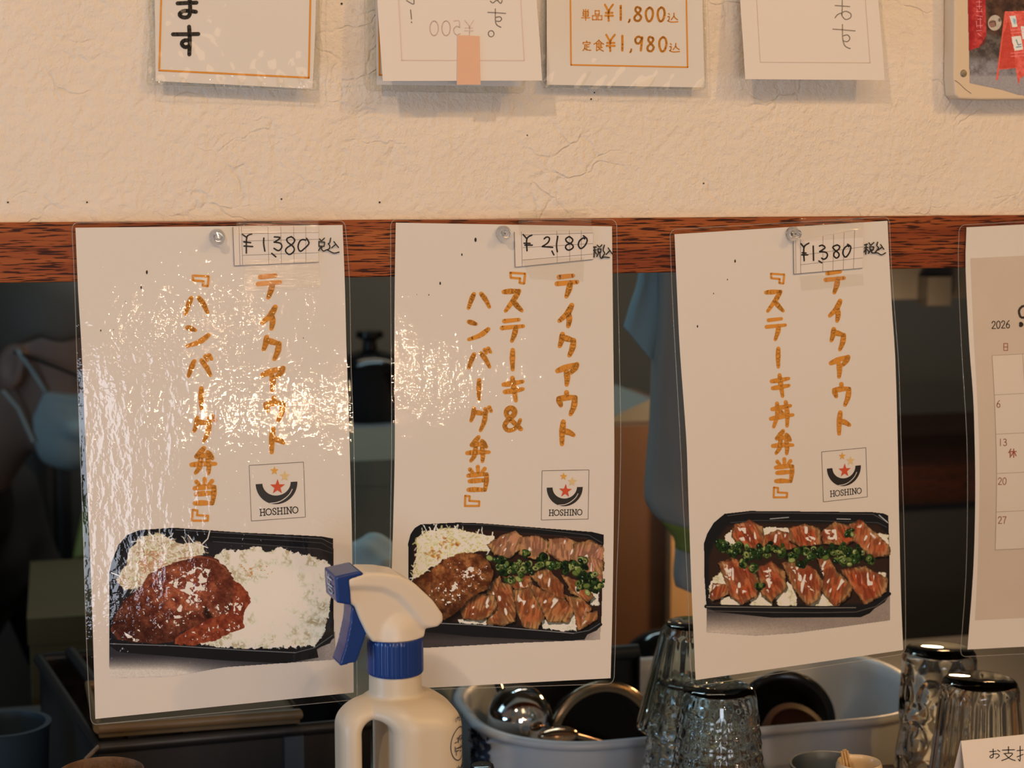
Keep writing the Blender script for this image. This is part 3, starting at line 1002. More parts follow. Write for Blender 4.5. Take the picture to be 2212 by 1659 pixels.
class Canvas:
    """a picture in photograph pixels, S samples per pixel"""

    def __init__(s, x0, y0, x1, y1, S=1.0):
        s.x0, s.y0, s.S = x0, y0, S
        s.w, s.h = int((x1 - x0) * S) + 1, int((y1 - y0) * S) + 1
        s.X = x0 + np.arange(s.w)[None, :] / S + np.zeros((s.h, 1))
        s.Y = y0 + np.arange(s.h)[:, None] / S + np.zeros((1, s.w))
        s.c = np.zeros((s.h, s.w, 3))
        s.a = np.zeros((s.h, s.w))
        s.k = 0

    def n(s, cell, oct=3):
        s.k += 11
        return fbm(s.h, s.w, cell * s.S, s.k, oct)

    def mask(s, poly, rough=0.0, cell=8, soft=0.8):
        X, Y = s.X, s.Y
        if rough:
            X = X + (s.n(cell) - 0.5) * 2 * rough
            Y = Y + (s.n(cell) - 0.5) * 2 * rough
        return np.clip(0.5 - polysdf(X, Y, poly) / soft, 0, 1)

    def put(s, m, col):
        col = np.array(col, float) if not isinstance(col, np.ndarray) else col
        s.c = s.c * (1 - m[..., None]) + col * m[..., None]
        s.a = np.maximum(s.a, m)

    def shade(s, m, k):
        s.c = s.c * (1 + (k * m)[..., None])

    def line(s, pts, w, col, al=1.0):
        X, Y = s.X, s.Y
        d = np.full(X.shape, 1e9)
        for (ax, ay), (bx, by) in zip(pts[:-1], pts[1:]):
            ex, ey = bx - ax, by - ay
            t = np.clip(((X - ax) * ex + (Y - ay) * ey) / (ex * ex + ey * ey + 1e-9), 0, 1)
            d = np.minimum(d, np.hypot(X - ax - ex * t, Y - ay - ey * t))
        s.put(np.clip(0.5 - (d - w / 2) / 1.0, 0, 1) * al, col)

    def blob(s, x, y, rx, ry, ang, col, al=1.0, soft=1.2):
        # local window only
        r = max(rx, ry) + 3
        i0, i1 = max(0, int((x - r - s.x0) * s.S)), min(s.w, int((x + r - s.x0) * s.S) + 2)
        j0, j1 = max(0, int((y - r - s.y0) * s.S)), min(s.h, int((y + r - s.y0) * s.S) + 2)
        if i0 >= i1 or j0 >= j1:
            return
        dx, dy = s.X[j0:j1, i0:i1] - x, s.Y[j0:j1, i0:i1] - y
        u, v = dx * math.cos(ang) + dy * math.sin(ang), -dx * math.sin(ang) + dy * math.cos(ang)
        d = (np.hypot(u / rx, v / ry) - 1) * min(rx, ry)
        m = (np.clip(0.5 - d / soft, 0, 1) * al)[..., None]
        s.c[j0:j1, i0:i1] = s.c[j0:j1, i0:i1] * (1 - m) + np.array(col, float) * m
        s.a[j0:j1, i0:i1] = np.maximum(s.a[j0:j1, i0:i1], m[..., 0])

    def tint(s, m, a, b, cell=10, gamma=1.0):
        t = np.clip((s.n(cell, 4) - 0.3) / 0.4, 0, 1)[..., None] ** gamma
        s.put(m, np.array(a, float) * (1 - t) + np.array(b, float) * t)

    def gloss(s, poly, cover, cell=5, col=(226, 206, 190), stretch=None):
        """broken wet highlights inside a polygon"""
        m = s.mask(poly, 3, 9)
        f = s.n(cell, 3)
        th = np.quantile(f[m > 0.5], 1 - cover) if (m > 0.5).any() else 2
        s.put(np.clip((f - th) / 0.035, 0, 1) * m, col)

    def build(s, name, surf, m, parent, white, off=0.00022):
        s.c = s.c * (1 + (s.n(2.4, 2) - 0.5)[..., None] * 0.13)
        lin = lambda c: np.where(c <= 0.04045, c / 12.92, ((np.clip(c, 0, None) + 0.055) / 1.055) ** 2.4)
        base = lin(np.clip(s.c, 0, 255) / 255) / lin(np.array(white) / 255) * 0.79
        base = np.clip(base, 0.002, 0.9)
        # pixel -> point, on the curved sheet, all at once
        D = (np.array(FW) * FPX + (s.X - W / 2)[..., None] * np.array(RT) - (s.Y - H / 2)[..., None] * np.array(UP))
        y = np.zeros(s.X.shape)
        for _ in range(7):
            t = (y - CAM.y) / D[..., 1]
            P = np.array(CAM) + D * t[..., None]
            y = surf(P[..., 0], P[..., 2]) - off
        keep = s.a > 0.5
        q = keep[:-1, :-1] & keep[1:, :-1] & keep[:-1, 1:] & keep[1:, 1:]
        idx = np.arange(s.h * s.w).reshape(s.h, s.w)
        F = np.stack([idx[:-1, :-1][q], idx[1:, :-1][q], idx[1:, 1:][q], idx[:-1, 1:][q]], -1)
        used = np.unique(F)
        re = np.zeros(s.h * s.w, int)
        re[used] = np.arange(len(used))
        me = bpy.data.meshes.new(name)
        me.from_pydata(P.reshape(-1, 3)[used].tolist(), [], re[F].tolist())
        me.materials.append(m)
        ca = me.color_attributes.new('Col', 'FLOAT_COLOR', 'POINT')
        rgba = np.ones((len(used), 4), np.float32)
        rgba[:, :3] = base.reshape(-1, 3)[used]
        ca.data.foreach_set('color', rgba.ravel())
        return link(name, me, parent, smooth=False)

PICT = print_mat('glossy_photo_print')
WHITE = (207, 180, 158)     # how the white paper looks in the photograph: the prints' colours are taken relative to it
BLK = (24, 21, 21)


def rice(c, m, lo, hi, seed, count, poly):
    """mound of rice: soft lumps with separate grains"""
    c.tint(m, lo, hi, 16)
    r = np.random.RandomState(seed)
    P = np.array(poly)
    (ax, ay), (bx, by) = P.min(0), P.max(0)
    for _ in range(count):
        x, y = r.uniform(ax, bx), r.uniform(ay, by)
        j, i = int((y - c.y0) * c.S), int((x - c.x0) * c.S)
        if 0 <= j < c.h and 0 <= i < c.w and m[j, i] > 0.5:
            t = r.rand()
            c.blob(x, y, r.uniform(3.0, 4.6), r.uniform(1.5, 2.1), r.uniform(0, 3.1), [lo[q] + (hi[q] - lo[q]) * (0.35 + 0.65 * t) for q in range(3)], 0.45 + 0.4 * t)


def shreds(c, poly, seed, count, cols, ln=22, w=1.7):
    """shredded cabbage"""
    r = np.random.RandomState(seed)
    P = np.array(poly)
    m = c.mask(poly, 3, 9)
    (ax, ay), (bx, by) = P.min(0), P.max(0)
    k = 0
    while k < count:
        x, y = r.uniform(ax, bx), r.uniform(ay, by)
        j, i = int((y - c.y0) * c.S), int((x - c.x0) * c.S)
        if not (0 <= j < c.h and 0 <= i < c.w) or m[j, i] < 0.5:
            continue
        k += 1
        a = r.uniform(0, 2 * math.pi)
        L = r.uniform(0.4, 1) * ln
        col = cols[r.randint(len(cols))]
        q = 6
        for s in range(q):
            aa = a + (s / q) * r.uniform(-0.8, 0.8)
            c.blob(x, y, L / q * 0.75, w * r.uniform(0.5, 0.9), aa, col, 0.75)
            x, y = x + math.cos(aa) * L / q, y + math.sin(aa) * L / q


def onions(c, spots, seed, count):
    """chopped green onion rings along a band of (x, y, spread)"""
    r = np.random.RandomState(seed)
    for k in range(count):
        x, y, s = spots[r.randint(len(spots))]
        x, y = x + r.normal() * s, y + r.normal() * s * 0.75
        a = r.uniform(0, 3.1)
        g = r.rand()
        d = [(16, 30, 12), (30, 48, 18), (46, 66, 24), (92, 100, 42), (140, 138, 74)][int(g * 4.99)]
        R0 = r.uniform(4.2, 8.0)
        c.blob(x, y, R0, R0 * r.uniform(0.6, 0.95), a, [v * 0.55 for v in d])
        c.blob(x - 0.6, y - 0.8, R0 * 0.88, R0 * 0.6, a, d)
        if r.rand() < 0.5:
            c.blob(x, y, R0 * 0.42, R0 * 0.3, a, [v * 0.35 for v in d])
        if r.rand() < 0.3:
            c.blob(x - 1.5, y - 1.5, 1.4, 0.8, a, (214, 214, 180), 0.8)


def anoise(c, cu, cv, ang, seed):
    """streaky noise: cells cu long and cv wide, turned by ang"""
    u = (c.X * math.cos(ang) + c.Y * math.sin(ang)) / cu + 100
    v = (-c.X * math.sin(ang) + c.Y * math.cos(ang)) / cv + 1000
    g = np.random.RandomState(seed).rand(97, 97)
    ui, vi = np.floor(u).astype(int), np.floor(v).astype(int)
    fu, fv = u - ui, v - vi
    fu, fv = fu * fu * (3 - 2 * fu), fv * fv * (3 - 2 * fv)
    G4 = lambda i, j: g[i % 97, j % 97]
    return (G4(ui, vi) * (1 - fu) + G4(ui + 1, vi) * fu) * (1 - fv) + (G4(ui, vi + 1) * (1 - fu) + G4(ui + 1, vi + 1) * fu) * fv


def grow(poly, k):
    cx, cy = sum(p[0] for p in poly) / len(poly), sum(p[1] for p in poly) / len(poly)
    return [(cx + (x - cx) * k, cy + (y - cy) * k) for x, y in poly]


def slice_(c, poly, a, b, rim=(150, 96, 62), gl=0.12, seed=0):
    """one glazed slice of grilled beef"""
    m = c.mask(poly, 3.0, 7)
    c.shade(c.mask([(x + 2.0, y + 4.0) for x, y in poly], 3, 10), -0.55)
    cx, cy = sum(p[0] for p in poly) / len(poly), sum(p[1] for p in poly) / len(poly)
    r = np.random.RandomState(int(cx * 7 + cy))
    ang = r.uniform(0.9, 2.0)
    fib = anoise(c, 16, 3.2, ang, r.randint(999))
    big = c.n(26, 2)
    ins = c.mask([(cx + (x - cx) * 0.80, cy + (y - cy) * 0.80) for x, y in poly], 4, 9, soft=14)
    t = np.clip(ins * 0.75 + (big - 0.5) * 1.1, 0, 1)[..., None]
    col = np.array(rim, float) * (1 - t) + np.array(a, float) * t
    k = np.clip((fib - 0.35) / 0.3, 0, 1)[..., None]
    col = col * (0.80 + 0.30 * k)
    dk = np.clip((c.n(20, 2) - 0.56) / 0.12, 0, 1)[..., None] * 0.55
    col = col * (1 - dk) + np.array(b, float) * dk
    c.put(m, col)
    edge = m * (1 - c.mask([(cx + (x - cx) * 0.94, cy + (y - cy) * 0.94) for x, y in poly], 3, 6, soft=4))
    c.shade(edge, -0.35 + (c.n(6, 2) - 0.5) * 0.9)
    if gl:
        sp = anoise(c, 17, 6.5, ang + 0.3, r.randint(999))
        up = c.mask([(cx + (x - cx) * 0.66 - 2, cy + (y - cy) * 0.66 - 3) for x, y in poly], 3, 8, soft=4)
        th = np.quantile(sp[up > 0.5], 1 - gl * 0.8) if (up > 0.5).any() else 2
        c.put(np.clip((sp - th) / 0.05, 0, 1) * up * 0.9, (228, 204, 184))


def tray_lines(c, pts, col=(120, 108, 100), w=1.2, al=0.75):
    c.line(pts, w, col, al)


def picture_hamburg(surf, parent):
    Z = lambda *p: zp(p, 140, 940, 2.592)
    c = Canvas(236, 1136, 724, 1464, 1.15)
    # table shadow fading to white along the picture's left bottom
    quad = Z((245, 1100), (1514, 1100), (1514, 1257), (900, 1300), (600, 1352), (250, 1360))
    q = c.mask(quad)
    fade = np.clip((c.Y - 1414) / 44, 0, 1) * np.clip((600 - c.X) / 260 + 0.1, 0, 1)
    g = np.clip(0.05 + fade * 1.25, 0, 1)[..., None] ** 1.5
    right = np.clip((c.X - 600) / 110, 0, 1)[..., None]
    base = np.array((44, 38, 40)) * (1 - right) + np.array((150, 128, 114)) * right
    c.put(q, base * (1 - g) + np.array((205, 178, 156)) * g)
    rim = Z((243, 1172), (241, 800), (262, 705), (300, 612), (350, 556), (420, 530), (610, 517), (1000, 545), (1290, 558), (1440, 566), (1504, 578), (1506, 1000), (1508, 1120), (1485, 1165), (1410, 1195), (1420, 1245), (1240, 1278), (900, 1262), (300, 1215))
    c.put(c.mask(rim), BLK)
    inner = Z((262, 1130), (262, 830), (300, 690), (370, 600), (480, 580), (1200, 618), (1430, 640), (1490, 720), (1490, 1090), (1400, 1170), (1000, 1190), (300, 1150))
    c.put(c.mask(inner, soft=6), (36, 30, 30))
    tray_lines(c, Z((620, 530), (1000, 553), (1440, 580), (1500, 610)))
    tray_lines(c, Z((830, 596), (1210, 622), (1420, 636), (1500, 662)), al=0.55)
    tray_lines(c, Z((820, 570), (1280, 592), (1440, 604), (1500, 640)), al=0.5)
    # cabbage
    cab = Z((430, 570), (520, 545), (640, 605), (760, 600), (790, 650), (740, 700), (600, 720), (480, 790), (420, 850), (330, 870), (290, 810), (350, 720), (360, 640))
    c.tint(c.mask(cab, 4, 10), (176, 140, 104), (216, 190, 158), 8)
    shreds(c, cab, 5, 260, [(226, 205, 176), (206, 178, 146), (236, 220, 196), (178, 138, 100), (198, 190, 140)])
    shreds(c, Z((420, 640), (560, 640), (560, 730), (400, 800)), 8, 60, [(196, 132, 92), (172, 110, 74)], 16)
    for pts in (((470, 545), (500, 575), (560, 560)), ((770, 610), (800, 580), (812, 535)), ((690, 560), (720, 600), (800, 630)), ((260, 770), (310, 790), (330, 830))):
        c.line(Z(*pts), 2.2, (226, 208, 182))
    # rice
    rp = Z((830, 690), (900, 636), (1000, 650), (1080, 622), (1140, 655), (1210, 622), (1270, 660), (1400, 676), (1470, 715), (1500, 760), (1490, 900), (1475, 1000), (1455, 1110), (1400, 1178), (1150, 1192), (900, 1190), (740, 1165), (840, 1130), (960, 1060), (980, 900))
    m = c.mask(rp, 6, 8)
    rice(c, m, (178, 150, 114), (246, 230, 208), 4, 1700, rp)
    c.put(c.mask(Z((1000, 850), (1150, 760), (1320, 780), (1360, 950), (1250, 1100), (1080, 1120)), 10, 20, soft=50) * 0.6, (240, 224, 204))
    c.shade(np.clip((c.X - 640) / 60, 0, 1) * np.clip((c.Y - 1260) / 90, 0, 1) * m, -0.18)
    c.gloss(Z((970, 720), (1180, 740), (1150, 800), (1000, 790)), 0.12, 4, (190, 120, 66))
    # sauce spill, hamburger steak
    sp = Z((930, 800), (1000, 850), (1030, 890), (1050, 930), (1025, 950), (1000, 990), (1005, 1080), (920, 1110), (850, 1150), (720, 1176), (625, 1168), (615, 1130), (700, 1085), (800, 1030), (900, 950))
    c.tint(c.mask(sp, 5, 9), (104, 38, 22), (146, 66, 38), 9)
    c.gloss(Z((960, 900), (1000, 920), (980, 1010), (940, 1000)), 0.4, 6)
    c.gloss(Z((660, 1110), (960, 1030), (990, 1080), (700, 1160)), 0.10, 5)
    hb = Z((480, 770), (600, 715), (760, 672), (830, 680), (900, 730), (945, 800), (955, 880), (930, 975), (860, 1020), (810, 1020), (770, 1050), (640, 1110), (600, 1165), (400, 1166), (300, 1140), (256, 1090), (270, 1020), (330, 930), (440, 840))
    m = c.mask(hb, 4, 12)
    c.tint(m, (98, 40, 26), (152, 76, 48), 16)
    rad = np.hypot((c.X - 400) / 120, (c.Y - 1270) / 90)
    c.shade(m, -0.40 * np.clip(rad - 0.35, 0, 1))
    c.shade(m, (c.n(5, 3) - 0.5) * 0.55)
    c.line(Z((640, 690), (760, 680), (840, 700), (900, 750)), 3.0, (150, 78, 48), 0.6)
    c.gloss(Z((580, 830), (740, 740), (810, 750), (790, 850), (770, 960), (640, 1030), (580, 1020), (700, 900)), 0.42, 9)
    c.gloss(Z((480, 780), (760, 700), (900, 850), (700, 1060), (400, 1100)), 0.05, 5)
    c.gloss(Z((780, 960), (940, 930), (930, 1000), (800, 1020)), 0.16, 5)
    c.gloss(Z((330, 1100), (440, 1160), (360, 1150)), 0.6, 6)
    c.shade(c.mask(Z((790, 960), (830, 1020), (800, 1030), (770, 1000)), soft=5), -0.6)
    # front rim
    c.line(Z((252, 1166), (620, 1184), (1000, 1206), (1300, 1222), (1400, 1196), (1500, 1130)), 7, BLK)
    tray_lines(c, Z((254, 1168), (620, 1180), (1000, 1204), (1290, 1218)), (170, 158, 150), 1.4)
    tray_lines(c, Z((1290, 1218), (1400, 1190), (1500, 1120)), (150, 138, 130), 1.2, 0.7)
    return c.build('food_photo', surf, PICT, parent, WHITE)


def picture_steak_hamburg(surf, parent):
    Z = lambda *p: zp(p, 820, 940, 2.963)
    c = Canvas(878, 1126, 1307, 1402, 1.15)
    q = c.mask(Z((183, 1200), (1415, 1180), (1413, 1310), (900, 1330), (183, 1368)))
    right = np.clip((c.X - 1180) / 110, 0, 1)[..., None]
    c.put(q, np.array((66, 54, 50)) * (1 - right) + np.array((164, 138, 120)) * right)
    c.shade(q, -0.5 * np.clip((1385 - c.Y) / 22, 0, 1) * (1 - right[..., 0]))
    rim = Z((184, 960), (182, 690), (198, 630), (225, 592), (262, 570), (500, 558), (640, 562), (1000, 590), (1360, 618), (1437, 636), (1432, 760), (1420, 1215), (1390, 1250), (1330, 1276), (1312, 1308), (1180, 1318), (600, 1290), (200, 1250))
    c.put(c.mask(rim), BLK)
    tray_lines(c, Z((520, 570), (700, 574), (1000, 600), (1340, 640), (1425, 690)), al=0.6)
    tray_lines(c, Z((620, 610), (830, 622), (1060, 640), (1330, 660)), al=0.5)
    inner = Z((205, 930), (215, 720), (270, 610), (600, 600), (1330, 660), (1425, 720), (1415, 1180), (1300, 1240), (400, 1190), (220, 1000))
    c.put(c.mask(inner, soft=6), (44, 24, 18))
    cab = Z((235, 660), (310, 615), (400, 600), (480, 590), (560, 620), (640, 625), (730, 650), (720, 730), (620, 745), (500, 760), (400, 800), (320, 850), (265, 910), (212, 915), (225, 800), (240, 720))
    c.tint(c.mask(cab, 5, 9), (190, 160, 110), (228, 206, 170), 7)
    shreds(c, cab, 15, 330, [(238, 222, 194), (228, 208, 172), (210, 188, 140), (244, 234, 212), (192, 170, 110)], 24)
    for pts in (((340, 640), (350, 600), (365, 572)), ((480, 620), (490, 600), (480, 582)), ((600, 660), (625, 630), (636, 605)), ((680, 690), (720, 650), (724, 622)), ((720, 720), (780, 700), (815, 680)), ((320, 640), (325, 600), (318, 590))):
        c.line(Z(*pts), 2.6, (236, 220, 196))
    for (x, y, s) in ((350, 745, 16), (430, 690, 16), (490, 690, 12), (360, 780, 10)):
        for k in range(12):
            a, b = Z((x + RNG.normal() * s * 1.6, y + RNG.normal() * s))[0]
            c.blob(a, b, 4.5, 2.0, RNG.uniform(0, 3), [(206, 150, 70), (178, 104, 44), (150, 78, 34)][k % 3], 0.55)
    # rice peeping out
    for poly in (((1040, 1180), (1250, 1170), (1255, 1240), (1180, 1256), (1040, 1236)), ((1350, 1010), (1400, 1010), (1398, 1090), (1350, 1080)), ((500, 1180), (720, 1180), (720, 1215), (520, 1205)), ((1190, 1140), (1290, 1150), (1250, 1240), (1190, 1230))):
        pp = Z(*poly)
        rice(c, c.mask(pp, 4, 7), (186, 160, 128), (232, 214, 190), 21, 90, pp)
    S = [  # back row of slices, then the front row
        ((790, 640), (860, 620), (905, 650), (900, 720), (830, 780), (740, 760), (700, 700)),
        ((910, 660), (1010, 645), (1085, 690), (1080, 770), (990, 790), (900, 760)),
        ((1090, 670), (1200, 660), (1290, 700), (1280, 790), (1160, 800), (1080, 750)),
        ((1250, 700), (1350, 680), (1428, 720), (1430, 860), (1350, 880), (1240, 800)),
        ((1280, 780), (1420, 800), (1428, 940), (1340, 920)),
        ((800, 900), (960, 905), (975, 990), (880, 1000), (820, 950)),
        ((970, 900), (1080, 860), (1170, 960), (1180, 1060), (1090, 1040)),
        ((1170, 900), (1260, 930), (1370, 1030), (1330, 1060), (1230, 1010)),
        ((700, 960), (770, 900), (770, 1010), (730, 1070), (690, 1030)),
        ((770, 950), (840, 970), (870, 1100), (860, 1190), (790, 1210), (690, 1200), (720, 1090)),
        ((520, 1090), (620, 1020), (730, 1030), (740, 1110), (660, 1180), (540, 1170)),
        ((860, 1000), (960, 980), (1070, 1130), (1000, 1240), (920, 1220), (880, 1120)),
        ((960, 950), (1080, 1010), (1180, 1060), (1240, 1110), (1200, 1190), (1080, 1190)),
        ((1190, 1030), (1290, 1050), (1350, 1110), (1330, 1210), (1270, 1240), (1250, 1140)),
        ((1330, 1140), (1390, 1130), (1390, 1180), (1280, 1245)),
    ]
    for i, p in enumerate(S):
        back = i < 5
        slice_(c, grow(Z(*p), 1.10), (152, 78, 42) if not back else (168, 104, 78), (100, 44, 22) if not back else (122, 66, 46), (158, 108, 64), 0.16 if not back else 0.09)
    hb = Z((205, 935), (300, 880), (420, 790), (540, 752), (650, 768), (712, 820), (726, 900), (700, 985), (640, 1010), (560, 1060), (500, 1130), (420, 1186), (372, 1170), (345, 1090), (280, 1000))
    m = c.mask(hb, 4, 12)
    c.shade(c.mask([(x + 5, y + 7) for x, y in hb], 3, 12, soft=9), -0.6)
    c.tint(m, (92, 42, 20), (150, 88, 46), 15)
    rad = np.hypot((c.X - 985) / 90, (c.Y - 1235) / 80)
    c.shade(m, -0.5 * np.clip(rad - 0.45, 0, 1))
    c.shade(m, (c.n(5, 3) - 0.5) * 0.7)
    c.gloss(Z((500, 880), (600, 840), (610, 900), (540, 930)), 0.5, 8)
    c.gloss(Z((300, 1000), (440, 920), (600, 960), (520, 1080), (380, 1100)), 0.13, 5)
    c.gloss(Z((400, 830), (680, 790), (700, 900), (600, 1000)), 0.06, 5)
    onions(c, [(*p, 8.5) for p in Z((770, 810), (830, 850), (900, 850), (960, 840), (1040, 820), (1110, 830), (1180, 850), (1250, 850), (890, 890), (1300, 860))] + [(*p, 9) for p in Z((1280, 940), (1350, 970), (1400, 960), (1330, 930))] + [(*p, 3) for p in Z((940, 760), (1050, 780), (790, 880), (840, 930), (1300, 805))], 9, 290)
    c.line(Z((210, 1235), (380, 1212), (600, 1222), (900, 1246), (1250, 1276), (1340, 1258), (1415, 1212)), 8, BLK)
    tray_lines(c, Z((380, 1204), (600, 1214), (900, 1240), (1240, 1268)), (176, 160, 148), 1.6)
    tray_lines(c, Z((1240, 1268), (1340, 1250), (1412, 1205)), (150, 138, 130), 1.2, 0.7)
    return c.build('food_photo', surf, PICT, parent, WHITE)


def picture_steak_bowl(surf, parent):
    Z = lambda *p: zp(p, 1430, 940, 2.963)
    c = Canvas(1518, 1100, 1925, 1374, 1.15)
    q = c.mask(Z((284, 1100), (1460, 1020), (1459, 1186), (850, 1268), (600, 1284), (286, 1262)))
    k = np.clip((c.Y - 1318) / 45, 0, 1)[..., None]
    r = np.clip((c.X - 1560) / 250, 0, 1)[..., None]
    c.put(q, (np.array((58, 48, 46)) * (1 - k) + np.array((190, 160, 138)) * k) * (1 - r) + np.array((142, 118, 102)) * r)
    rim = Z((270, 900), (268, 690), (288, 630), (330, 560), (400, 502), (560, 484), (1000, 488), (1350, 492), (1420, 500), (1450, 514), (1456, 700), (1458, 1022), (1425, 1070), (1360, 1110), (1330, 1140), (1270, 1166), (700, 1168), (340, 1130), (284, 1100))
    c.put(c.mask(rim), BLK)
    tray_lines(c, Z((420, 516), (560, 496), (1000, 500), (1350, 506), (1440, 556)), al=0.7)
    tray_lines(c, Z((440, 560), (600, 546), (1000, 548), (1380, 560), (1440, 590)), al=0.5)
    c.line(Z((692, 536), (810, 526)), 2, (190, 176, 166), 0.8)
    c.line(Z((1120, 536), (1206, 538)), 2, (190, 176, 166), 0.8)
    c.line(Z((1390, 512), (1446, 560)), 2.5, (200, 186, 176), 0.8)
    inner = Z((300, 1060), (300, 780), (340, 680), (420, 580), (560, 560), (1380, 570), (1450, 640), (1450, 990), (1340, 1080), (320, 1090))
    c.put(c.mask(inner, soft=6), (46, 28, 20))
    for poly in (((400, 640), (480, 590), (700, 590), (860, 600), (860, 700), (420, 720)), ((1360, 630), (1450, 640), (1450, 720), (1380, 700)), ((310, 930), (400, 860), (420, 960), (330, 1060), (300, 1040)),
                 ((380, 1040), (500, 1040), (500, 1090), (380, 1084)), ((560, 1020), (700, 1000), (700, 1090), (570, 1090)), ((720, 1000), (800, 940), (860, 990), (860, 1095), (740, 1092)), ((950, 1030), (1060, 1010), (1120, 1095), (960, 1095)), ((1380, 880), (1430, 880), (1420, 960), (1370, 950)), ((640, 600), (700, 600), (690, 660), (640, 660))):
        pp = Z(*poly)
        rice(c, c.mask(pp, 4, 7), (186, 160, 120), (238, 218, 184), 33, 130, pp)
    S = [
        ((470, 580), (560, 555), (630, 590), (650, 680), (600, 720), (500, 700), (450, 640)),
        ((660, 650), (740, 610), (830, 640), (850, 720), (740, 740), (650, 710)),
        ((820, 600), (920, 575), (1000, 600), (1010, 690), (900, 710), (820, 670)),
        ((1030, 620), (1110, 560), (1200, 590), (1250, 660), (1160, 700), (1040, 690)),
        ((1210, 580), (1280, 550), (1330, 600), (1450, 710), (1450, 760), (1340, 770), (1240, 680)),
        ((330, 950), (430, 960), (440, 1010), (330, 1058), (310, 1030)),
        ((370, 830), (460, 800), (570, 860), (620, 950), (600, 1020), (510, 1070), (440, 1020), (410, 930)),
        ((620, 850), (700, 820), (780, 880), (790, 970), (700, 1060), (640, 1010)),
        ((780, 830), (860, 820), (960, 850), (1030, 950), (990, 1050), (930, 1080), (850, 980)),
        ((990, 780), (1060, 780), (1120, 880), (1210, 960), (1190, 1020), (1110, 1085), (1030, 1000), (1040, 900)),
        ((1160, 870), (1300, 850), (1430, 920), (1420, 1000), (1300, 1078), (1230, 980)),
    ]
    for i, p in enumerate(S):
        slice_(c, grow(Z(*p), 1.12), (154, 64, 33), (112, 42, 24), (146, 98, 58) if i % 2 else (160, 108, 66), 0.20)
    for p in (((400, 830), (450, 850), (440, 930), (400, 900)), ((650, 870), (700, 860), (710, 950), (670, 940)), ((830, 860), (880, 880), (970, 1000), (880, 930)), ((1000, 830), (1040, 840), (1030, 900)), ((1040, 600), (1110, 610), (1140, 660), (1060, 670)), ((480, 590), (560, 600), (550, 660), (500, 620)), ((880, 640), (980, 650), (980, 700))):
        c.gloss(Z(*p), 0.5, 7)
    onions(c, [(*p, 7.5) for p in Z((400, 720), (450, 740), (510, 730), (560, 760), (640, 750), (700, 730), (760, 750), (830, 770), (890, 740), (960, 770), (1030, 760), (1100, 740), (1190, 740), (1250, 760), (1240, 800), (1160, 800))] + [(*p, 3) for p in Z((590, 850), (890, 830), (630, 970), (1200, 630), (1330, 800), (520, 830))], 19, 380)
    c.line(Z((283, 1096), (700, 1106), (1240, 1108), (1350, 1086), (1455, 1016)), 9, BLK)
    tray_lines(c, Z((285, 1098), (700, 1103), (1000, 1105), (1240, 1104)), (176, 152, 128), 1.5)
    tray_lines(c, Z((290, 1124), (700, 1134), (1000, 1136), (1240, 1132), (1370, 1096), (1455, 1030)), (120, 100, 86), 1.3)
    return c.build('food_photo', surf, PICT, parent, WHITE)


# ------------------------------------------------------------------ three laminated take-out posters
def poster(label, film_l, film_r, pap_l, pap_r, surf, columns, logo_q, pic, specks, film=FILM):
    c = at((pap_l[0][0] + pap_r[0][0]) / 2, pap_l[0][1], surf)
    t = thing('takeout_poster', label, 'poster', c, 'laminated take-out posters')
    sheet_slab(pap_l, pap_r, surf, 0.0, 0.0002, 28, 44).build('paper_sheet', PAPER, t, smooth=True)
    f = lambda x, y: at(x, y, lambda X, Z: surf(X, Z) - 0.00022)
    for column in columns:
        mb = MB()
        for key, box, wd in column:
            glyph(mb, key, box, wd, f)
        inked(mb, 'lettering_column', ORANGE, t)
    logo(logo_q, surf, t)
    pic(surf, t)
    SPECK = mat('specks', (0.03, 0.02, 0.015), 0.8)
    for x, y, r in specks:
        mb = MB()
        q = [(x + r * 0.5 * math.cos(a) + r * 0.25, y + r * math.sin(a)) for a in [k * math.pi / 4 for k in range(8)]]
        fill(mb, q, f)
        inked(mb, 'dark_speck', SPECK, t)
    sheet_slab(film_l, film_r, surf, 0.0006, 0.0009, 24, 44, round_px=13).build('laminate_pocket', film, t, smooth=True)
    film_edge(film_l, film_r, surf, 0.0003, t)
    return t


def cols(keys, boxes, x0, y0, s, w):
    return [(k, zb(b, x0, y0, s), w) for k, b in zip(keys, boxes)]


TAKE = ['te', 'i', 'ku', 'a', 'u', 'to']


def psurf(y0, lean, bow=0.0, xc=0.0, hw=0.1, belly=0.0):
    """a sheet hung from the beam: leaning out towards its foot, bowed across, with a belly halfway down"""
    def f(X, Z):
        d = zb_top - Z
        return y0 - lean * d - bow * (1 - ((X - xc) / hw) ** 2) - belly * np.sin(np.clip(d / 0.34, 0, 1) * math.pi)
    return f


S1 = psurf(-0.0076, 0.055, 0.0, belly=0.004)
S2 = psurf(-0.0076, 0.035, 0.0, belly=0.003)
S3 = psurf(-0.0076, 0.020, 0.0, belly=0.005)

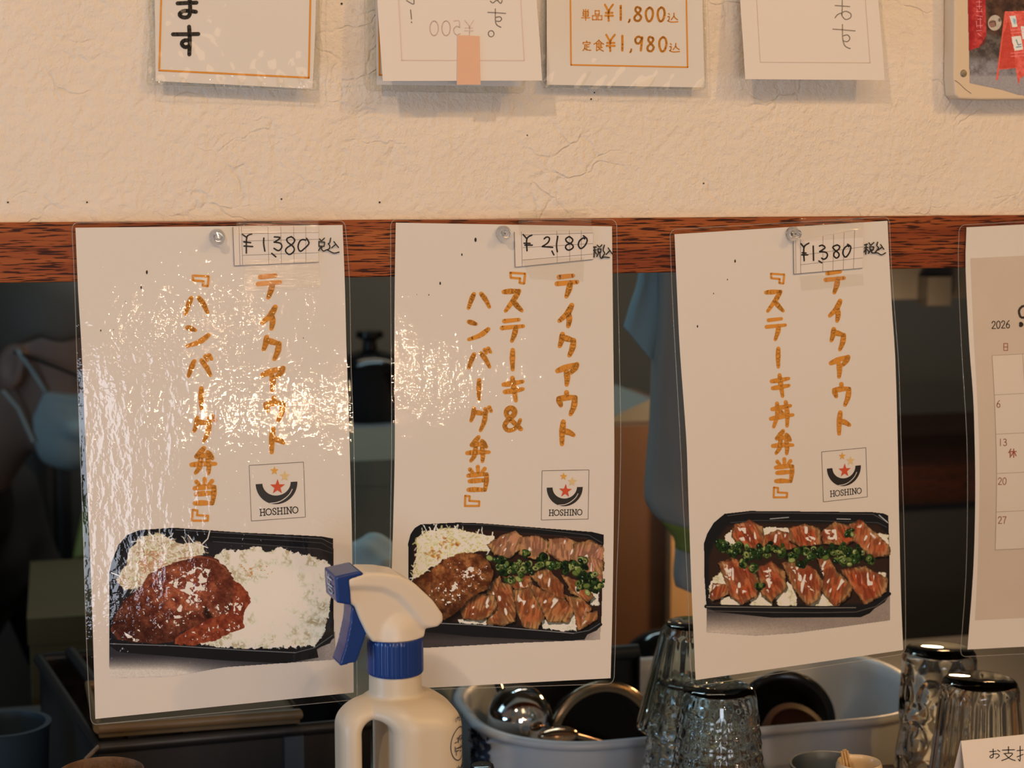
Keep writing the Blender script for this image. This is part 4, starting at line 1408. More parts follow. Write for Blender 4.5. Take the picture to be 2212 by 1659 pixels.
poster('laminated white take-out poster for hamburg bento with a picture of hamburg beside plain white rice',
       [(155, 481), (162, 634), (167, 807), (172, 940), (179, 1133), (186, 1364), (192, 1500), (197, 1566)],
       [(745, 476), (755, 604), (758, 779), (764, 938), (767, 1120), (768, 1250), (770, 1400), (772, 1511)],
       [(163, 492), (169, 634), (176, 749), (184, 940), (190, 1094), (198, 1287), (206, 1553)],
       [(740, 486), (745, 616), (748, 740), (752, 860), (759, 1097), (761, 1217), (763, 1350), (764, 1496)],
       S1,
       [cols(TAKE, [(107, 65, 250, 217), (127, 262, 228, 415), (137, 455, 250, 605), (130, 648, 277, 802), (150, 838, 272, 992), (183, 1032, 273, 1193)], 520, 570, 2.9125, 14)
       , cols(['ob', 'ha', 'n', 'ba', 'bar', 'gu', 'ben', 'tou', 'cb'],
              [(157, 68, 270, 147), (113, 208, 262, 320), (122, 393, 267, 523), (132, 567, 287, 712), (202, 775, 230, 915), (165, 955, 312, 1120), (153, 1152, 312, 1322), (172, 1347, 307, 1515), (155, 1540, 265, 1618)], 360, 570, 2.907, 12.5)],
       zp([(53, 1268), (395, 1247), (407, 1593), (67, 1618)], 520, 570, 2.9125), picture_hamburg,
       [(316, 588, 4.5), (304, 621, 3.5), (217, 714, 2.5), (245, 712, 1.4), (655, 730, 1.5), (271, 651, 1.3)])

poster('laminated white take-out poster for steak and hamburg bento, behind the spray bottle',
       [(844, 474), (844, 600), (845, 760), (846, 960), (844, 1110), (842, 1240), (841, 1380), (840, 1492)],
       [(1332, 474), (1334, 593), (1338, 770), (1341, 960), (1337, 1120), (1332, 1244), (1329, 1400), (1326, 1477)],
       [(855, 481), (853, 599), (852, 761), (853, 960), (849, 1142), (846, 1250), (844, 1380), (843, 1490)],
       [(1322, 489), (1323, 590), (1325, 761), (1327, 950), (1326, 1109), (1323, 1311), (1319, 1465)],
       S2,
       [cols(TAKE, [G[k][:4] for k in TAKE], 980, 570, 3.073, 14)
       , cols(['ob', 'su', 'te', 'bar', 'ki', 'amp'], [G['ob'][:4], G['su'][:4], (318, 362, 465, 518), G['bar'][:4], G['ki'][:4], G['amp'][:4]], 980, 570, 3.073, 12.5)
       , cols(['ha', 'n', 'ba', 'bar', 'gu', 'ben', 'tou', 'cb'], [G['ha'][:4], G['n'][:4], G['ba'][:4], (155, 765, 180, 908), G['gu'][:4], G['ben'][:4], G['tou'][:4], G['cb'][:4]], 980, 570, 3.073, 11.5)],
       zp([(1040, 228), (1340, 222), (1335, 537), (1035, 543)], 820, 940, 2.963), picture_steak_hamburg,
       [(1026, 518, 5.0), (997, 550, 3.0), (950, 612, 3.6), (926, 637, 2.0), (900, 636, 1.2)])

poster('laminated white take-out poster for steak bowl bento, hanging tilted right above the drinking glasses',
       [(1447, 496), (1451, 611), (1457, 731), (1469, 942), (1475, 1075), (1486, 1277), (1491, 1420), (1496, 1483)],
       [(1921, 468), (1926, 585), (1934, 690), (1942, 800), (1946, 940), (1953, 1142), (1956, 1300), (1956, 1412)],
       [(1457, 506), (1463, 641), (1469, 761), (1482, 940), (1486, 1041), (1494, 1277), (1503, 1469)],
       [(1917, 477), (1922, 581), (1927, 671), (1934, 776), (1939, 950), (1942, 1109), (1946, 1277), (1951, 1404)],
       S3,
       [cols(TAKE, [(488, 45, 620, 205), (512, 245, 600, 402), (523, 443, 623, 597), (520, 633, 655, 788), (543, 823, 657, 980), (572, 1018, 658, 1180)], 1630, 570, 3.192, 12.5)
       , cols(['ob', 'su', 'te', 'bar', 'ki', 'don', 'ben', 'tou', 'cb'],
              [(107, 62, 210, 142), (73, 183, 203, 332), (80, 370, 215, 528), (150, 577, 175, 717), (113, 760, 242, 920), (108, 948, 268, 1130), (123, 1147, 268, 1315), (143, 1342, 268, 1510), (127, 1537, 230, 1615)], 1630, 570, 3.192, 11)],
       zp([(1022, 107), (1305, 80), (1315, 395), (1033, 427)], 1430, 940, 2.963), picture_steak_bowl,
       [(1587, 564, 3.6), (1571, 604, 2.0), (1541, 634, 2.0), (1506, 705, 3.0)], SMOOTHFILM)

# ------------------------------------------------------------------ price labels, tape, push pins
HAND = {
    1: (480, 470, 7.9, [[(342, 285), (412, 335)], [(505, 280), (420, 335), (412, 605)], [(370, 415), (485, 428)], [(372, 485), (520, 495)], [(710, 350), (708, 450), (728, 572)],
        [(890, 330), (990, 345), (895, 418)], [(885, 418), (995, 440), (1015, 510), (960, 565), (885, 525)], [(845, 610), (915, 670)],
        [(1180, 325), (1105, 360), (1120, 420), (1215, 500), (1225, 570), (1150, 630), (1085, 580), (1100, 520), (1200, 450), (1238, 380), (1180, 325)],
        [(1440, 355), (1480, 440), (1400, 530), (1330, 575), (1295, 500), (1320, 410), (1370, 375), (1425, 385)],
        [(1660, 365), (1690, 395)], [(1745, 350), (1700, 395)], [(1650, 410), (1650, 490)], [(1650, 412), (1750, 420)], [(1750, 420), (1740, 490)], [(1740, 490), (1655, 487)], [(1690, 500), (1645, 560)], [(1700, 500), (1695, 540), (1735, 572), (1790, 552), (1900, 605), (1995, 590)],
        [(1852, 350), (1835, 430), (1810, 445), (1837, 485), (1828, 530), (1790, 550)], [(1905, 410), (1985, 510)], [(1938, 455), (1870, 515)]]),
    2: (1050, 440, 7.373, [[(590, 490), (650, 560)], [(730, 500), (650, 560), (652, 750)], [(605, 630), (700, 632)], [(620, 660), (735, 660)],
        [(925, 560), (965, 530), (1010, 550), (985, 620), (895, 682)], [(895, 682), (1060, 695)], [(1050, 755), (1080, 815)], [(1142, 520), (1122, 660), (1135, 765)],
        [(1320, 525), (1270, 560), (1290, 610), (1370, 650), (1385, 700), (1320, 740), (1270, 710), (1280, 660), (1360, 620), (1380, 570), (1330, 525)],
        [(1550, 510), (1610, 570), (1580, 660), (1510, 715), (1470, 660), (1490, 590), (1550, 545), (1570, 560)],
        [(1712, 690), (1758, 690)], [(1732, 690), (1720, 850)], [(1712, 742), (1758, 735)], [(1735, 760), (1755, 800)], [(1770, 660), (1800, 690)], [(1845, 655), (1815, 690)], [(1780, 720), (1832, 722)], [(1832, 722), (1825, 775)], [(1825, 775), (1785, 772)], [(1785, 772), (1780, 720)], [(1795, 780), (1765, 840)], [(1815, 780), (1818, 850), (1840, 868), (1880, 850), (1965, 858)],
        [(1885, 660), (1865, 740), (1890, 790), (1850, 850)], [(1945, 705), (2010, 800)], [(1970, 750), (1910, 810)]]),
    3: (1660, 460, 7.9, [[(555, 525), (605, 585)], [(690, 515), (607, 588), (610, 815)], [(575, 680), (640, 685)], [(570, 715), (670, 715)], [(765, 565), (770, 810)],
        [(870, 565), (920, 550), (965, 595), (872, 660)], [(872, 660), (975, 670), (1008, 715), (985, 770), (940, 790), (908, 770)], [(860, 820), (910, 850)],
        [(1170, 545), (1100, 580), (1130, 630), (1200, 690), (1200, 740), (1160, 770), (1115, 730), (1130, 670), (1200, 620), (1215, 570), (1170, 545)],
        [(1350, 535), (1405, 580), (1380, 680), (1315, 755), (1270, 690), (1290, 610), (1345, 560), (1370, 575)],
        [(1640, 545), (1690, 530)], [(1640, 595), (1700, 588)], [(1672, 545), (1660, 705)], [(1655, 630), (1635, 665)], [(1680, 620), (1710, 655)], [(1715, 510), (1745, 550)], [(1800, 505), (1750, 550)], [(1730, 575), (1800, 580)], [(1800, 580), (1790, 630)], [(1790, 630), (1735, 627)], [(1735, 627), (1730, 575)], [(1745, 640), (1705, 690)], [(1770, 640), (1762, 678), (1810, 682), (1860, 680), (1930, 715), (2000, 680)],
        [(1865, 500), (1850, 560), (1880, 595), (1850, 640), (1820, 675)], [(1915, 540), (1970, 620)], [(1932, 590), (1875, 632)]]),
}


def price_label(k, label, quad, right_edge, surf, vlines, hlines):
    t = thing('price_label', label, 'price label', at(quad[0][0], quad[0][1], surf), 'handwritten price labels')
    tag_s = lambda X, Z: surf(X, Z) - 0.0010
    sheet_slab([quad[0], quad[3]], [quad[1], quad[2]], tag_s, 0.0, 0.00025, 6, 4).build('label_paper', TAGPAPER, t)
    f = lambda x, y: at(x, y, lambda X, Z: surf(X, Z) - 0.00112)
    fe = lambda x, y: at(x, y, lambda X, Z: surf(X, Z) - 0.00125)
    qm = quadmap(quad)
    mb = MB()
    for u in vlines:
        ink(mb, [qm(u, 0), qm(u, 1)], 0.75, f, sharp=True, cap=False)
    for v, u0 in hlines:
        ink(mb, [qm(u0, v), qm(1, v)], 0.75, f, sharp=True, cap=False)
    ink(mb, [qm(0, 1), qm(1, 1)], 0.9, f, sharp=True, cap=False)
    ink(mb, [qm(0, 0), qm(0, 1)], 1.2, f, sharp=True, cap=False)
    inked(mb, 'printed_grid', GREYLINE, t)
    x0, y0, s, st = HAND[k]
    mb = MB()
    for p in st:
        pts = zp(p, x0, y0, s)
        ink(mb, pts, 3.3 if pts[0][0] < quad[1][0] else 2.5, fe, sharp=len(pts) == 2)
    inked(mb, 'handwritten_price', BLACKINK, t)
    return t


price_label(1, 'handwritten ¥1,380 paper label taped to the hamburg bento poster', [(503, 490), (688, 488), (688, 566), (506, 574)], 735, S1, [0.07, 0.10, 0.41, 0.56, 0.71, 0.85], [(0.18, 0.1), (0.37, 0.1), (0.74, 0.1)])
price_label(2, 'handwritten ¥2,180 paper label taped to the steak and hamburg bento poster', [(1111, 501), (1281, 497), (1281, 560), (1113, 577)], 1325, S2, [0.09, 0.54, 0.70, 0.85], [(0.10, 0.1), (0.46, 0.1), (0.82, 0.1)])
price_label(3, 'handwritten ¥1,380 paper label taped to the steak bowl bento poster', [(1714, 521), (1866, 494), (1863, 579), (1715, 592)], 1915, S3, [0.03, 0.10, 0.42, 0.57, 0.72, 0.87], [(0.46, 0.1), (0.74, 0.1)])


def wall_tape_surf(S, off):
    """tape that follows the sheet, then steps back over the beam's edge on to the plaster"""
    def f(X, Z):
        Z = np.asarray(Z)
        k = np.clip((Z - (zb_top - 0.0005)) / 0.004, 0, 1)
        y = (S(X, np.minimum(Z, zb_top - 0.0005)) - off) * (1 - k) + (-0.0009) * k
        return y if y.ndim else float(y)
    return f


def tape(label, l, r, surf, name='tape_strip'):
    o = sheet_slab(l, r, surf, 0.0, 0.00012, 14, 14).build(name, TAPE, origin=at(*l[0], surf))
    return tag(o, label, 'tape', 'clear tape strips')


T = lambda S, o: (lambda X, Z: S(X, Z) - o)
tape('clear tape strip over the top of the ¥1,380 label on the hamburg bento poster', [(510, 474), (511, 508)], [(688, 472), (689, 502)], wall_tape_surf(S1, 0.0016))
tape('clear tape strip under the ¥1,380 label on the hamburg bento poster', [(528, 561), (528, 628)], [(690, 560), (692, 623)], T(S1, 0.0016))
tape('clear tape strip running from the plaster down over the ¥2,180 label', [(1120, 456), (1122, 508)], [(1272, 450), (1281, 502)], wall_tape_surf(S2, 0.0016))
tape('clear tape strip under the ¥2,180 label', [(1126, 560), (1146, 602)], [(1262, 556), (1260, 609)], T(S2, 0.0016))
tape('clear tape strip over the top of the ¥1,380 label on the steak bowl poster', [(1727, 472), (1728, 522)], [(1866, 470), (1864, 513)], wall_tape_surf(S3, 0.0016))
tape('clear tape strip under the ¥1,380 label on the steak bowl poster', [(1728, 596), (1731, 628)], [(1864, 592), (1866, 616)], T(S3, 0.0016))

PIN = glass_mat('clear_pin_plastic', (0.97, 0.97, 0.97))
STEEL = mat('bright_steel', (0.72, 0.71, 0.69), 0.16, 1.0)


def push_pin(px, py, surf, label):
    b = at(px, py, lambda X, Z: surf(X, Z) - 0.0022)
    t = thing('push_pin', label, 'push pin', b, 'clear push pins')
    ax = Vector((0.0, -1, 0.02))
    r = 0.0052
    MB().lathe([(0, 0), (r, 0), (r, 0.0011), (r * 0.92, 0.0017), (r * 0.42, 0.0022), (r * 0.36, 0.005), (r * 0.50, 0.0072), (r * 0.62, 0.0085), (r * 0.60, 0.0092), (0, 0.0093)], b, 32, ax).build('pin_head', PIN, t, angle=50)
    MB().tube([b + Vector((0, 0.0085, 0)), b + Vector((0, -0.0035, 0))], 0.0006, 8).build('pin_needle', STEEL, t)


push_pin(469, 512, S1, 'clear plastic push pin in the top of the hamburg bento poster')
push_pin(1087, 504, S2, 'clear plastic push pin in the top of the steak and hamburg poster')
push_pin(1712, 505, S3, 'clear plastic push pin in the top of the steak bowl poster')


# ------------------------------------------------------------------ notices on the plaster above the beam
def usurf(y0, lean, zt=None, xk=0.0):
    zt = zt if zt is not None else at(1106, -60, 0).z
    return lambda X, Z: y0 - lean * (zt - Z) - xk * X


def crinkle(o, px_low, seed, amp=0.0010):
    """wrinkles in the soft sleeve, strongest along its lower edge"""
    me = o.data
    n = len(me.vertices)
    co = np.empty(n * 3, np.float32)
    me.vertices.foreach_get('co', co)
    co = co.reshape(-1, 3)
    zl = at(*px_low, -0.01).z
    w = np.exp(-np.clip(co[:, 2] - zl, 0, 1) / 0.012)
    r = np.random.RandomState(seed)
    h = np.zeros(n)
    for k in range(5):
        kx, kz, p = r.uniform(150, 520), r.uniform(-420, 420), r.uniform(0, 6.3)
        h += np.sin(co[:, 0] * kx + co[:, 2] * kz + p) / 2.2
    co[:, 1] -= (amp * w * np.clip(h, -0.6, 1.6)).astype(np.float32)
    me.vertices.foreach_set('co', co.ravel())
    me.update()


def notice(name, label, cat, pap_l, pap_r, surf, papermat=PAPER, origin=None):
    t = thing(name, label, cat, at(pap_l[0][0], pap_l[0][1], surf))
    sheet_slab(pap_l, pap_r, surf, 0.0, 0.0002, 12, 12).build('paper_sheet', papermat, t)
    return t, (lambda x, y: at(x, y, lambda X, Z: surf(X, Z) - 0.00022))


UP_Y = -70
# black lettered notice in a sleeve
s = usurf(-0.004, 0.10)
t, f = notice('menu_notice', 'white notice with an orange border and large black characters, in a clear sleeve', 'notice', [(333, UP_Y), (335, 60), (336, 175)], [(684, UP_Y), (681, 60), (675, 192)], s)
mb = MB()
b0 = [(350, UP_Y), (344, 152), (667, 168), (672, UP_Y)]
for a, b in zip(b0[:-1], b0[1:]):
    ink(mb, [a, b], 4.0, f, sharp=True)
inked(mb, 'orange_border', ORANGE, t)
mb = MB()
Z = lambda *p: zp(p, 300, 0, 4.424)
for st in ([(370, 32), (460, 28), (550, 25)], [(360, -80), (560, -90)], [(470, -170), (484, -20), (490, 110), (470, 160), (420, 165), (388, 138), (420, 108), (480, 104), (545, 113)], [(326, 328), (450, 327), (568, 325)], [(480, 255), (486, 370), (482, 520)], [(485, 385), (430, 388), (410, 420), (440, 450), (488, 440)]):
    ink(mb, Z(*st), 8.8, f, sharp=len(st) == 2)
inked(mb, 'black_lettering', BLACKINK, t)
SLV = [sheet_slab([(316, UP_Y), (321, 20), (324, 80), (319, 140), (318, 184)], [(700, UP_Y), (692, 60), (696, 110), (688, 150), (690, 196)], s, 0.0016, 0.0022, 110, 70).build('clear_sleeve', SLEEVE, t, angle=180).name]
crinkle(bpy.data.objects[SLV[-1]], (500, 190), 4)
film_edge([(316, UP_Y), (321, 20), (324, 80), (319, 140), (318, 184)], [(700, UP_Y), (692, 60), (696, 110), (688, 150), (690, 196)], s, 0.0010, t)

# laminated menu with an orange border, its turned-over paper and the pink tape
s0 = usurf(-0.004, 0.075)
t, f = notice('laminated_menu', 'laminated menu with an orange border, mostly hidden behind a turned-over sheet', 'menu', [(810, UP_Y), (812, 60), (814, 183)], [(1122, UP_Y), (1124, 60), (1126, 187)], s0)
mb = MB()
b0 = [(818, UP_Y), (820, 162), (1112, 168), (1110, UP_Y)]
for a, b in zip(b0[:-1], b0[1:]):
    ink(mb, [a, b], 4.0, f, sharp=True)
inked(mb, 'orange_border', ORANGE, t)
sheet_slab([(786, UP_Y), (788, 60), (788, 196)], [(1132, UP_Y), (1134, 60), (1134, 202)], s0, 0.0008, 0.0012, 12, 12, round_px=14).build('laminate_pocket', SMOOTHFILM, t)
film_edge([(786, UP_Y), (788, 60), (788, 196)], [(1132, UP_Y), (1134, 60), (1134, 202)], s0, 0.0004, t)

s = usurf(-0.021, 0.12)
t, f = notice('turned_over_notice', 'white paper sheet hung back to front above the beam, pink tape at its foot', 'notice', [(813, UP_Y), (815, 0), (821, 90), (827, 175)], [(1157, UP_Y), (1159, 0), (1166, 90), (1171, 174)], s, THINPAPER)
Z = lambda *p: zp(p, 780, 0, 4.424)
mb = MB()
for st in ([(1212, 118), (1300, 122), (1382, 128)], [(1283, 85), (1284, 200), (1300, 240), (1336, 260)], [(1286, 200), (1325, 203), (1343, 180), (1325, 160), (1288, 166)], [(1235, 10), (1260, 28), (1285, 8), (1310, 0)], [(1305, 5), (1335, 32), (1348, 5)], [(435, 5), (500, 40), (505, 0)], [(473, 95), (478, 140), (482, 182)]):
    ink(mb, Z(*st), 2.3, f)
ink(mb, [(780 + 1243 / 4.424 + 6.2 * math.cos(a), 322 / 4.424 + 6.6 * math.sin(a)) for a in [k * math.pi / 6 for k in range(12)]], 1.9, f, closed=True)
ink(mb, Z((482, 211), (483, 215)), 3.0, f, sharp=True)
inked(mb, 'mirrored_lettering', mat('ink_showing_through', (0.30, 0.27, 0.25), 0.8), t)
mb = MB()
for a, b in zip(Z((345, -300), (390, 575), (1560, 578), (1510, -300))[:-1], Z((345, -300), (390, 575), (1560, 578), (1510, -300))[1:]):
    ink(mb, [a, b], 2.2, f, sharp=True)
for cx in (698, 812):
    ink(mb, [(780 + (cx + 40 * math.cos(a)) / 4.424, (270 + 70 * math.sin(a)) / 4.424) for a in [k * math.pi / 6 for k in range(12)]], 2.4, f, closed=True)
small(mb, '5', (780 + 880 / 4.424, 200 / 4.424, 780 + 950 / 4.424, 335 / 4.424), 2.4, f, mirror=True)
small(mb, 'yen', (780 + 990 / 4.424, 195 / 4.424, 780 + 1075 / 4.424, 340 / 4.424), 2.4, f, mirror=True)
inked(mb, 'faint_print', mat('print_showing_through', (0.72, 0.60, 0.55), 0.8), t)
o = sheet_slab([(988, 76), (987, 183)], [(1036, 78), (1038, 183)], lambda X, Z: s(X, Z) - 0.0006, 0.0, 0.00025, 4, 6).build('pink_tape_strip', mat('salmon_tape', (0.74, 0.47, 0.33), 0.6, var=0.05, vscale=60), origin=at(988, 76, s))
tag(o, 'salmon pink tape strip at the foot of the turned-over sheet', 'tape')

# price notice in a sleeve
s = usurf(-0.003, 0.085)
t, f = notice('price_notice', 'white price notice with an orange border and two yen prices, in a glossy clear sleeve', 'notice', [(1180, UP_Y), (1181, 0), (1181, 183)], [(1516, UP_Y), (1517, 0), (1522, 189)], s)
mb = MB()
b0 = zp([(361, -320), (370, 620), (1484, 642), (1466, -320)], 1150, 0, 4.424)
for a, b in zip(b0[:-1], b0[1:]):
    ink(mb, [a, b], 3.3, f, sharp=True)
inked(mb, 'orange_border', ORANGE, t)
mb = MB()
for key, bx, wd in (('tan', (472, 90, 548, 193), 2.4), ('hin', (576, 102, 664, 188), 2.4), ('yen', (694, 44, 770, 200), 4.4), ('1', (835, 55, 855, 190), 5), (',', (918, 185, 936, 212), 4), ('8', (970, 65, 1046, 202), 5), ('0', (1084, 72, 1154, 204), 5), ('0', (1197, 70, 1266, 204), 5), ('komi', (1294, 124, 1390, 213), 2.4),
                    ('tei', (480, 392, 558, 483), 2.4), ('shoku', (588, 382, 682, 488), 2.4), ('yen', (706, 332, 788, 488), 4.4), ('1', (848, 342, 872, 482), 5), (',', (933, 470, 951, 500), 4), ('9', (980, 350, 1056, 483), 5), ('8', (1094, 350, 1166, 492), 5), ('0', (1212, 354, 1283, 492), 5), ('komi', (1312, 412, 1406, 498), 2.4)):
    small(mb, key, zb(bx, 1150, 0, 4.424), wd, f)
inked(mb, 'orange_lettering', ORANGE, t)
SLV = [sheet_slab([(1172, UP_Y), (1172, 0), (1171, 150), (1174, 190)], [(1523, UP_Y), (1524, 0), (1526, 100), (1523, 195)], s, 0.0014, 0.0020, 110, 70, round_px=6).build('clear_sleeve', SLEEVE, t, angle=180).name]
crinkle(bpy.data.objects[SLV[-1]], (1350, 192), 9)
film_edge([(1172, UP_Y), (1172, 0), (1171, 150), (1174, 190)], [(1523, UP_Y), (1524, 0), (1526, 100), (1523, 195)], s, 0.0010, t)

# second turned-over sheet
s = usurf(-0.012, 0.13)
t, f = notice('turned_over_notice', 'plain white paper sheet hung back to front beside the street picture', 'notice', [(1597, UP_Y), (1599, 0), (1605, 90), (1610, 171)], [(1895, UP_Y), (1897, 0), (1905, 90), (1911, 173)], s, THINPAPER)
Z = lambda *p: zp(p, 1560, 0, 3.393)
mb = MB()
for st in ([(828, 40), (880, 44), (935, 48)], [(880, -90), (880, 60), (876, 110)], [(876, 95), (905, 82), (942, 100), (940, 130), (905, 142), (880, 118), (876, 96), (845, 108), (828, 130)], [(812, 213), (890, 219), (974, 226)], [(882, 180), (884, 280), (900, 335), (938, 356)], [(886, 300), (920, 304), (936, 280), (920, 256), (888, 262)]):
    ink(mb, Z(*st), 2.3, f)
inked(mb, 'mirrored_lettering', mat('ink_showing_through_grey', (0.34, 0.30, 0.26), 0.8), t)
mb = MB()
q = Z((242, -200), (280, 455), (1085, 460), (1035, -200))
for a, b in zip(q[:-1], q[1:]):
    ink(mb, [a, b], 1.6, f, sharp=True)
inked(mb, 'faint_border', mat('border_showing_through', (0.66, 0.58, 0.48), 0.8), t)


# street picture: printed sheet wrapped round a thin panel, folded corner, nail
def street_picture():
    Y = -0.016
    t = thing('wall_picture', 'wrapped street picture with a red signboard, at the top right of the wall', 'picture', at(2062, 0, Y))
    p = [at(x, y, Y) for x, y in ((2062, -70), (2061, 100), (2060, 166), (2063, 205), (2072, 213), (2120, 215), (2300, 214), (2300, -70))]
    mb = MB().prism([(q.x, q.z) for q in p], Y, -0.001)
    o = mb.build('wrapped_panel', mat('cream_backing', (0.72, 0.60, 0.44), 0.7), t, smooth=False)
    bv = o.modifiers.new('bevel', 'BEVEL')
    bv.width, bv.segments = 0.0012, 2
    c = Canvas(2091, -8, 2222, 212, 1.0)
    Z = lambda *p: zp(p, 2040, 0, 7.215)
    full = c.mask(Z((360, -100), (1400, -100), (1400, 1490), (1160, 1485), (900, 1400), (560, 1330), (395, 1295)))
    c.tint(full, (70, 54, 40), (100, 78, 58), 8)
    up = c.mask(Z((640, -80), (1400, -80), (1400, 700), (640, 500)), soft=10)
    c.tint(up * full, (62, 40, 26), (92, 58, 36), 10)
    low = full * np.clip((c.Y - 118) / 20, 0, 1)
    c.tint(low, (106, 86, 70), (136, 114, 94), 9)
    c.put(full * np.clip((c.Y - 158) / 8, 0, 1), (146, 122, 100))
    red = c.mask(Z((360, -100), (640, -100), (655, 560), (540, 740), (385, 780)), 1, 6)
    c.tint(red, (150, 40, 30), (186, 62, 46), 9)
    c.put(c.mask(Z((360, -100), (430, -100), (440, 770), (385, 780)), soft=8) * 0.7, (140, 30, 24))
    c.put(c.mask(Z((640, 560), (540, 740), (650, 660)), 3, 5) * 0.8, (110, 40, 30))
    for st in (((500, 30), (580, 30)), ((505, 100), (585, 100)), ((545, -40), (545, 140)), ((510, 140), (510, 180)), ((580, 140), (580, 180)), ((500, 180), (590, 180)), ((500, 240), (590, 260)), ((520, 300), (580, 300)), ((500, 330), (505, 420)), ((560, 280), (565, 440)), ((510, 400), (590, 400)), ((500, 480), (580, 470)), ((520, 520), (570, 560))):
        c.line(Z(*st), 1.5, (216, 128, 108), 0.8)
    c.blob(*Z((785, 355))[0], 14.5, 17, 0.2, (176, 142, 104))
    c.blob(*Z((750, 370))[0], 8, 8, 0, (128, 76, 52), 0.8)
    c.line(Z((700, 350), (790, 330), (800, 400)), 2, (66, 46, 34), 0.7)
    c.blob(*Z((860, 310))[0], 3, 4, 0, (70, 50, 38), 0.7)
    board = c.mask(Z((950, 180), (1400, 160), (1400, 1060), (1180, 1230), (1160, 1330), (1140, 1250), (1110, 1060), (855, 1090), (830, 1250), (808, 1240), (840, 980)), 1, 6)
    c.tint(board, (196, 70, 46), (214, 92, 66), 8)
    c.put(c.mask(Z((1000, 300), (1085, 760), (1105, 1050), (850, 1080), (900, 600)), 1, 8) * 0.7, (176, 52, 32))
    c.line(Z((950, 190), (860, 900), (815, 1240)), 3, (206, 80, 52))
    for q, col in ((((1015, 250), (1110, 245), (1140, 420), (1060, 425)), (206, 190, 166)), (((1190, 410), (1400, 390), (1400, 600), (1215, 610)), (206, 184, 160)), (((1045, 575), (1190, 555), (1225, 775), (1090, 790)), (212, 192, 164))):
        c.put(c.mask(Z(*q), 1.0, 5), col)
    c.put(c.mask(Z((1070, 290), (1125, 300), (1110, 390), (1080, 370)), 2, 4) * 0.8, (128, 146, 128))
    c.line(Z((1120, 620), (1150, 700), (1195, 690)), 2.2, (110, 110, 100))
    c.line(Z((1125, 735), (1195, 725)), 2.2, (110, 110, 100))
    for y in (470, 520, 830, 880):
        c.line(Z((1040, y), (1260, y - 20)), 2.2, (226, 122, 98), 0.6)
    c.build('street_photo', lambda X, Z: Y + 0 * X, PICT, t, (206, 172, 134), 0.0003)
    mb = MB()
    f = lambda x, y: at(x, y, Y - 0.0004)
    Zf = zp([(160, 1250), (225, 1290), (330, 1390), (420, 1455)], 2040, 0, 7.215)
    ink(mb, Zf, 1.0, f)
    inked(mb, 'corner_fold', mat('fold_line', (0.30, 0.22, 0.15), 0.8), t)
    q = at(2081.5, 158.5, Y)
    MB().lathe([(0, -0.001), (0.0024, -0.001), (0.0027, 0.0002), (0.0022, 0.0009), (0, 0.0011)], q, 20, (0.15, -1, 0)).build('nail_head', mat('dull_zinc', (0.36, 0.33, 0.27), 0.45, 0.8), t)


street_picture()


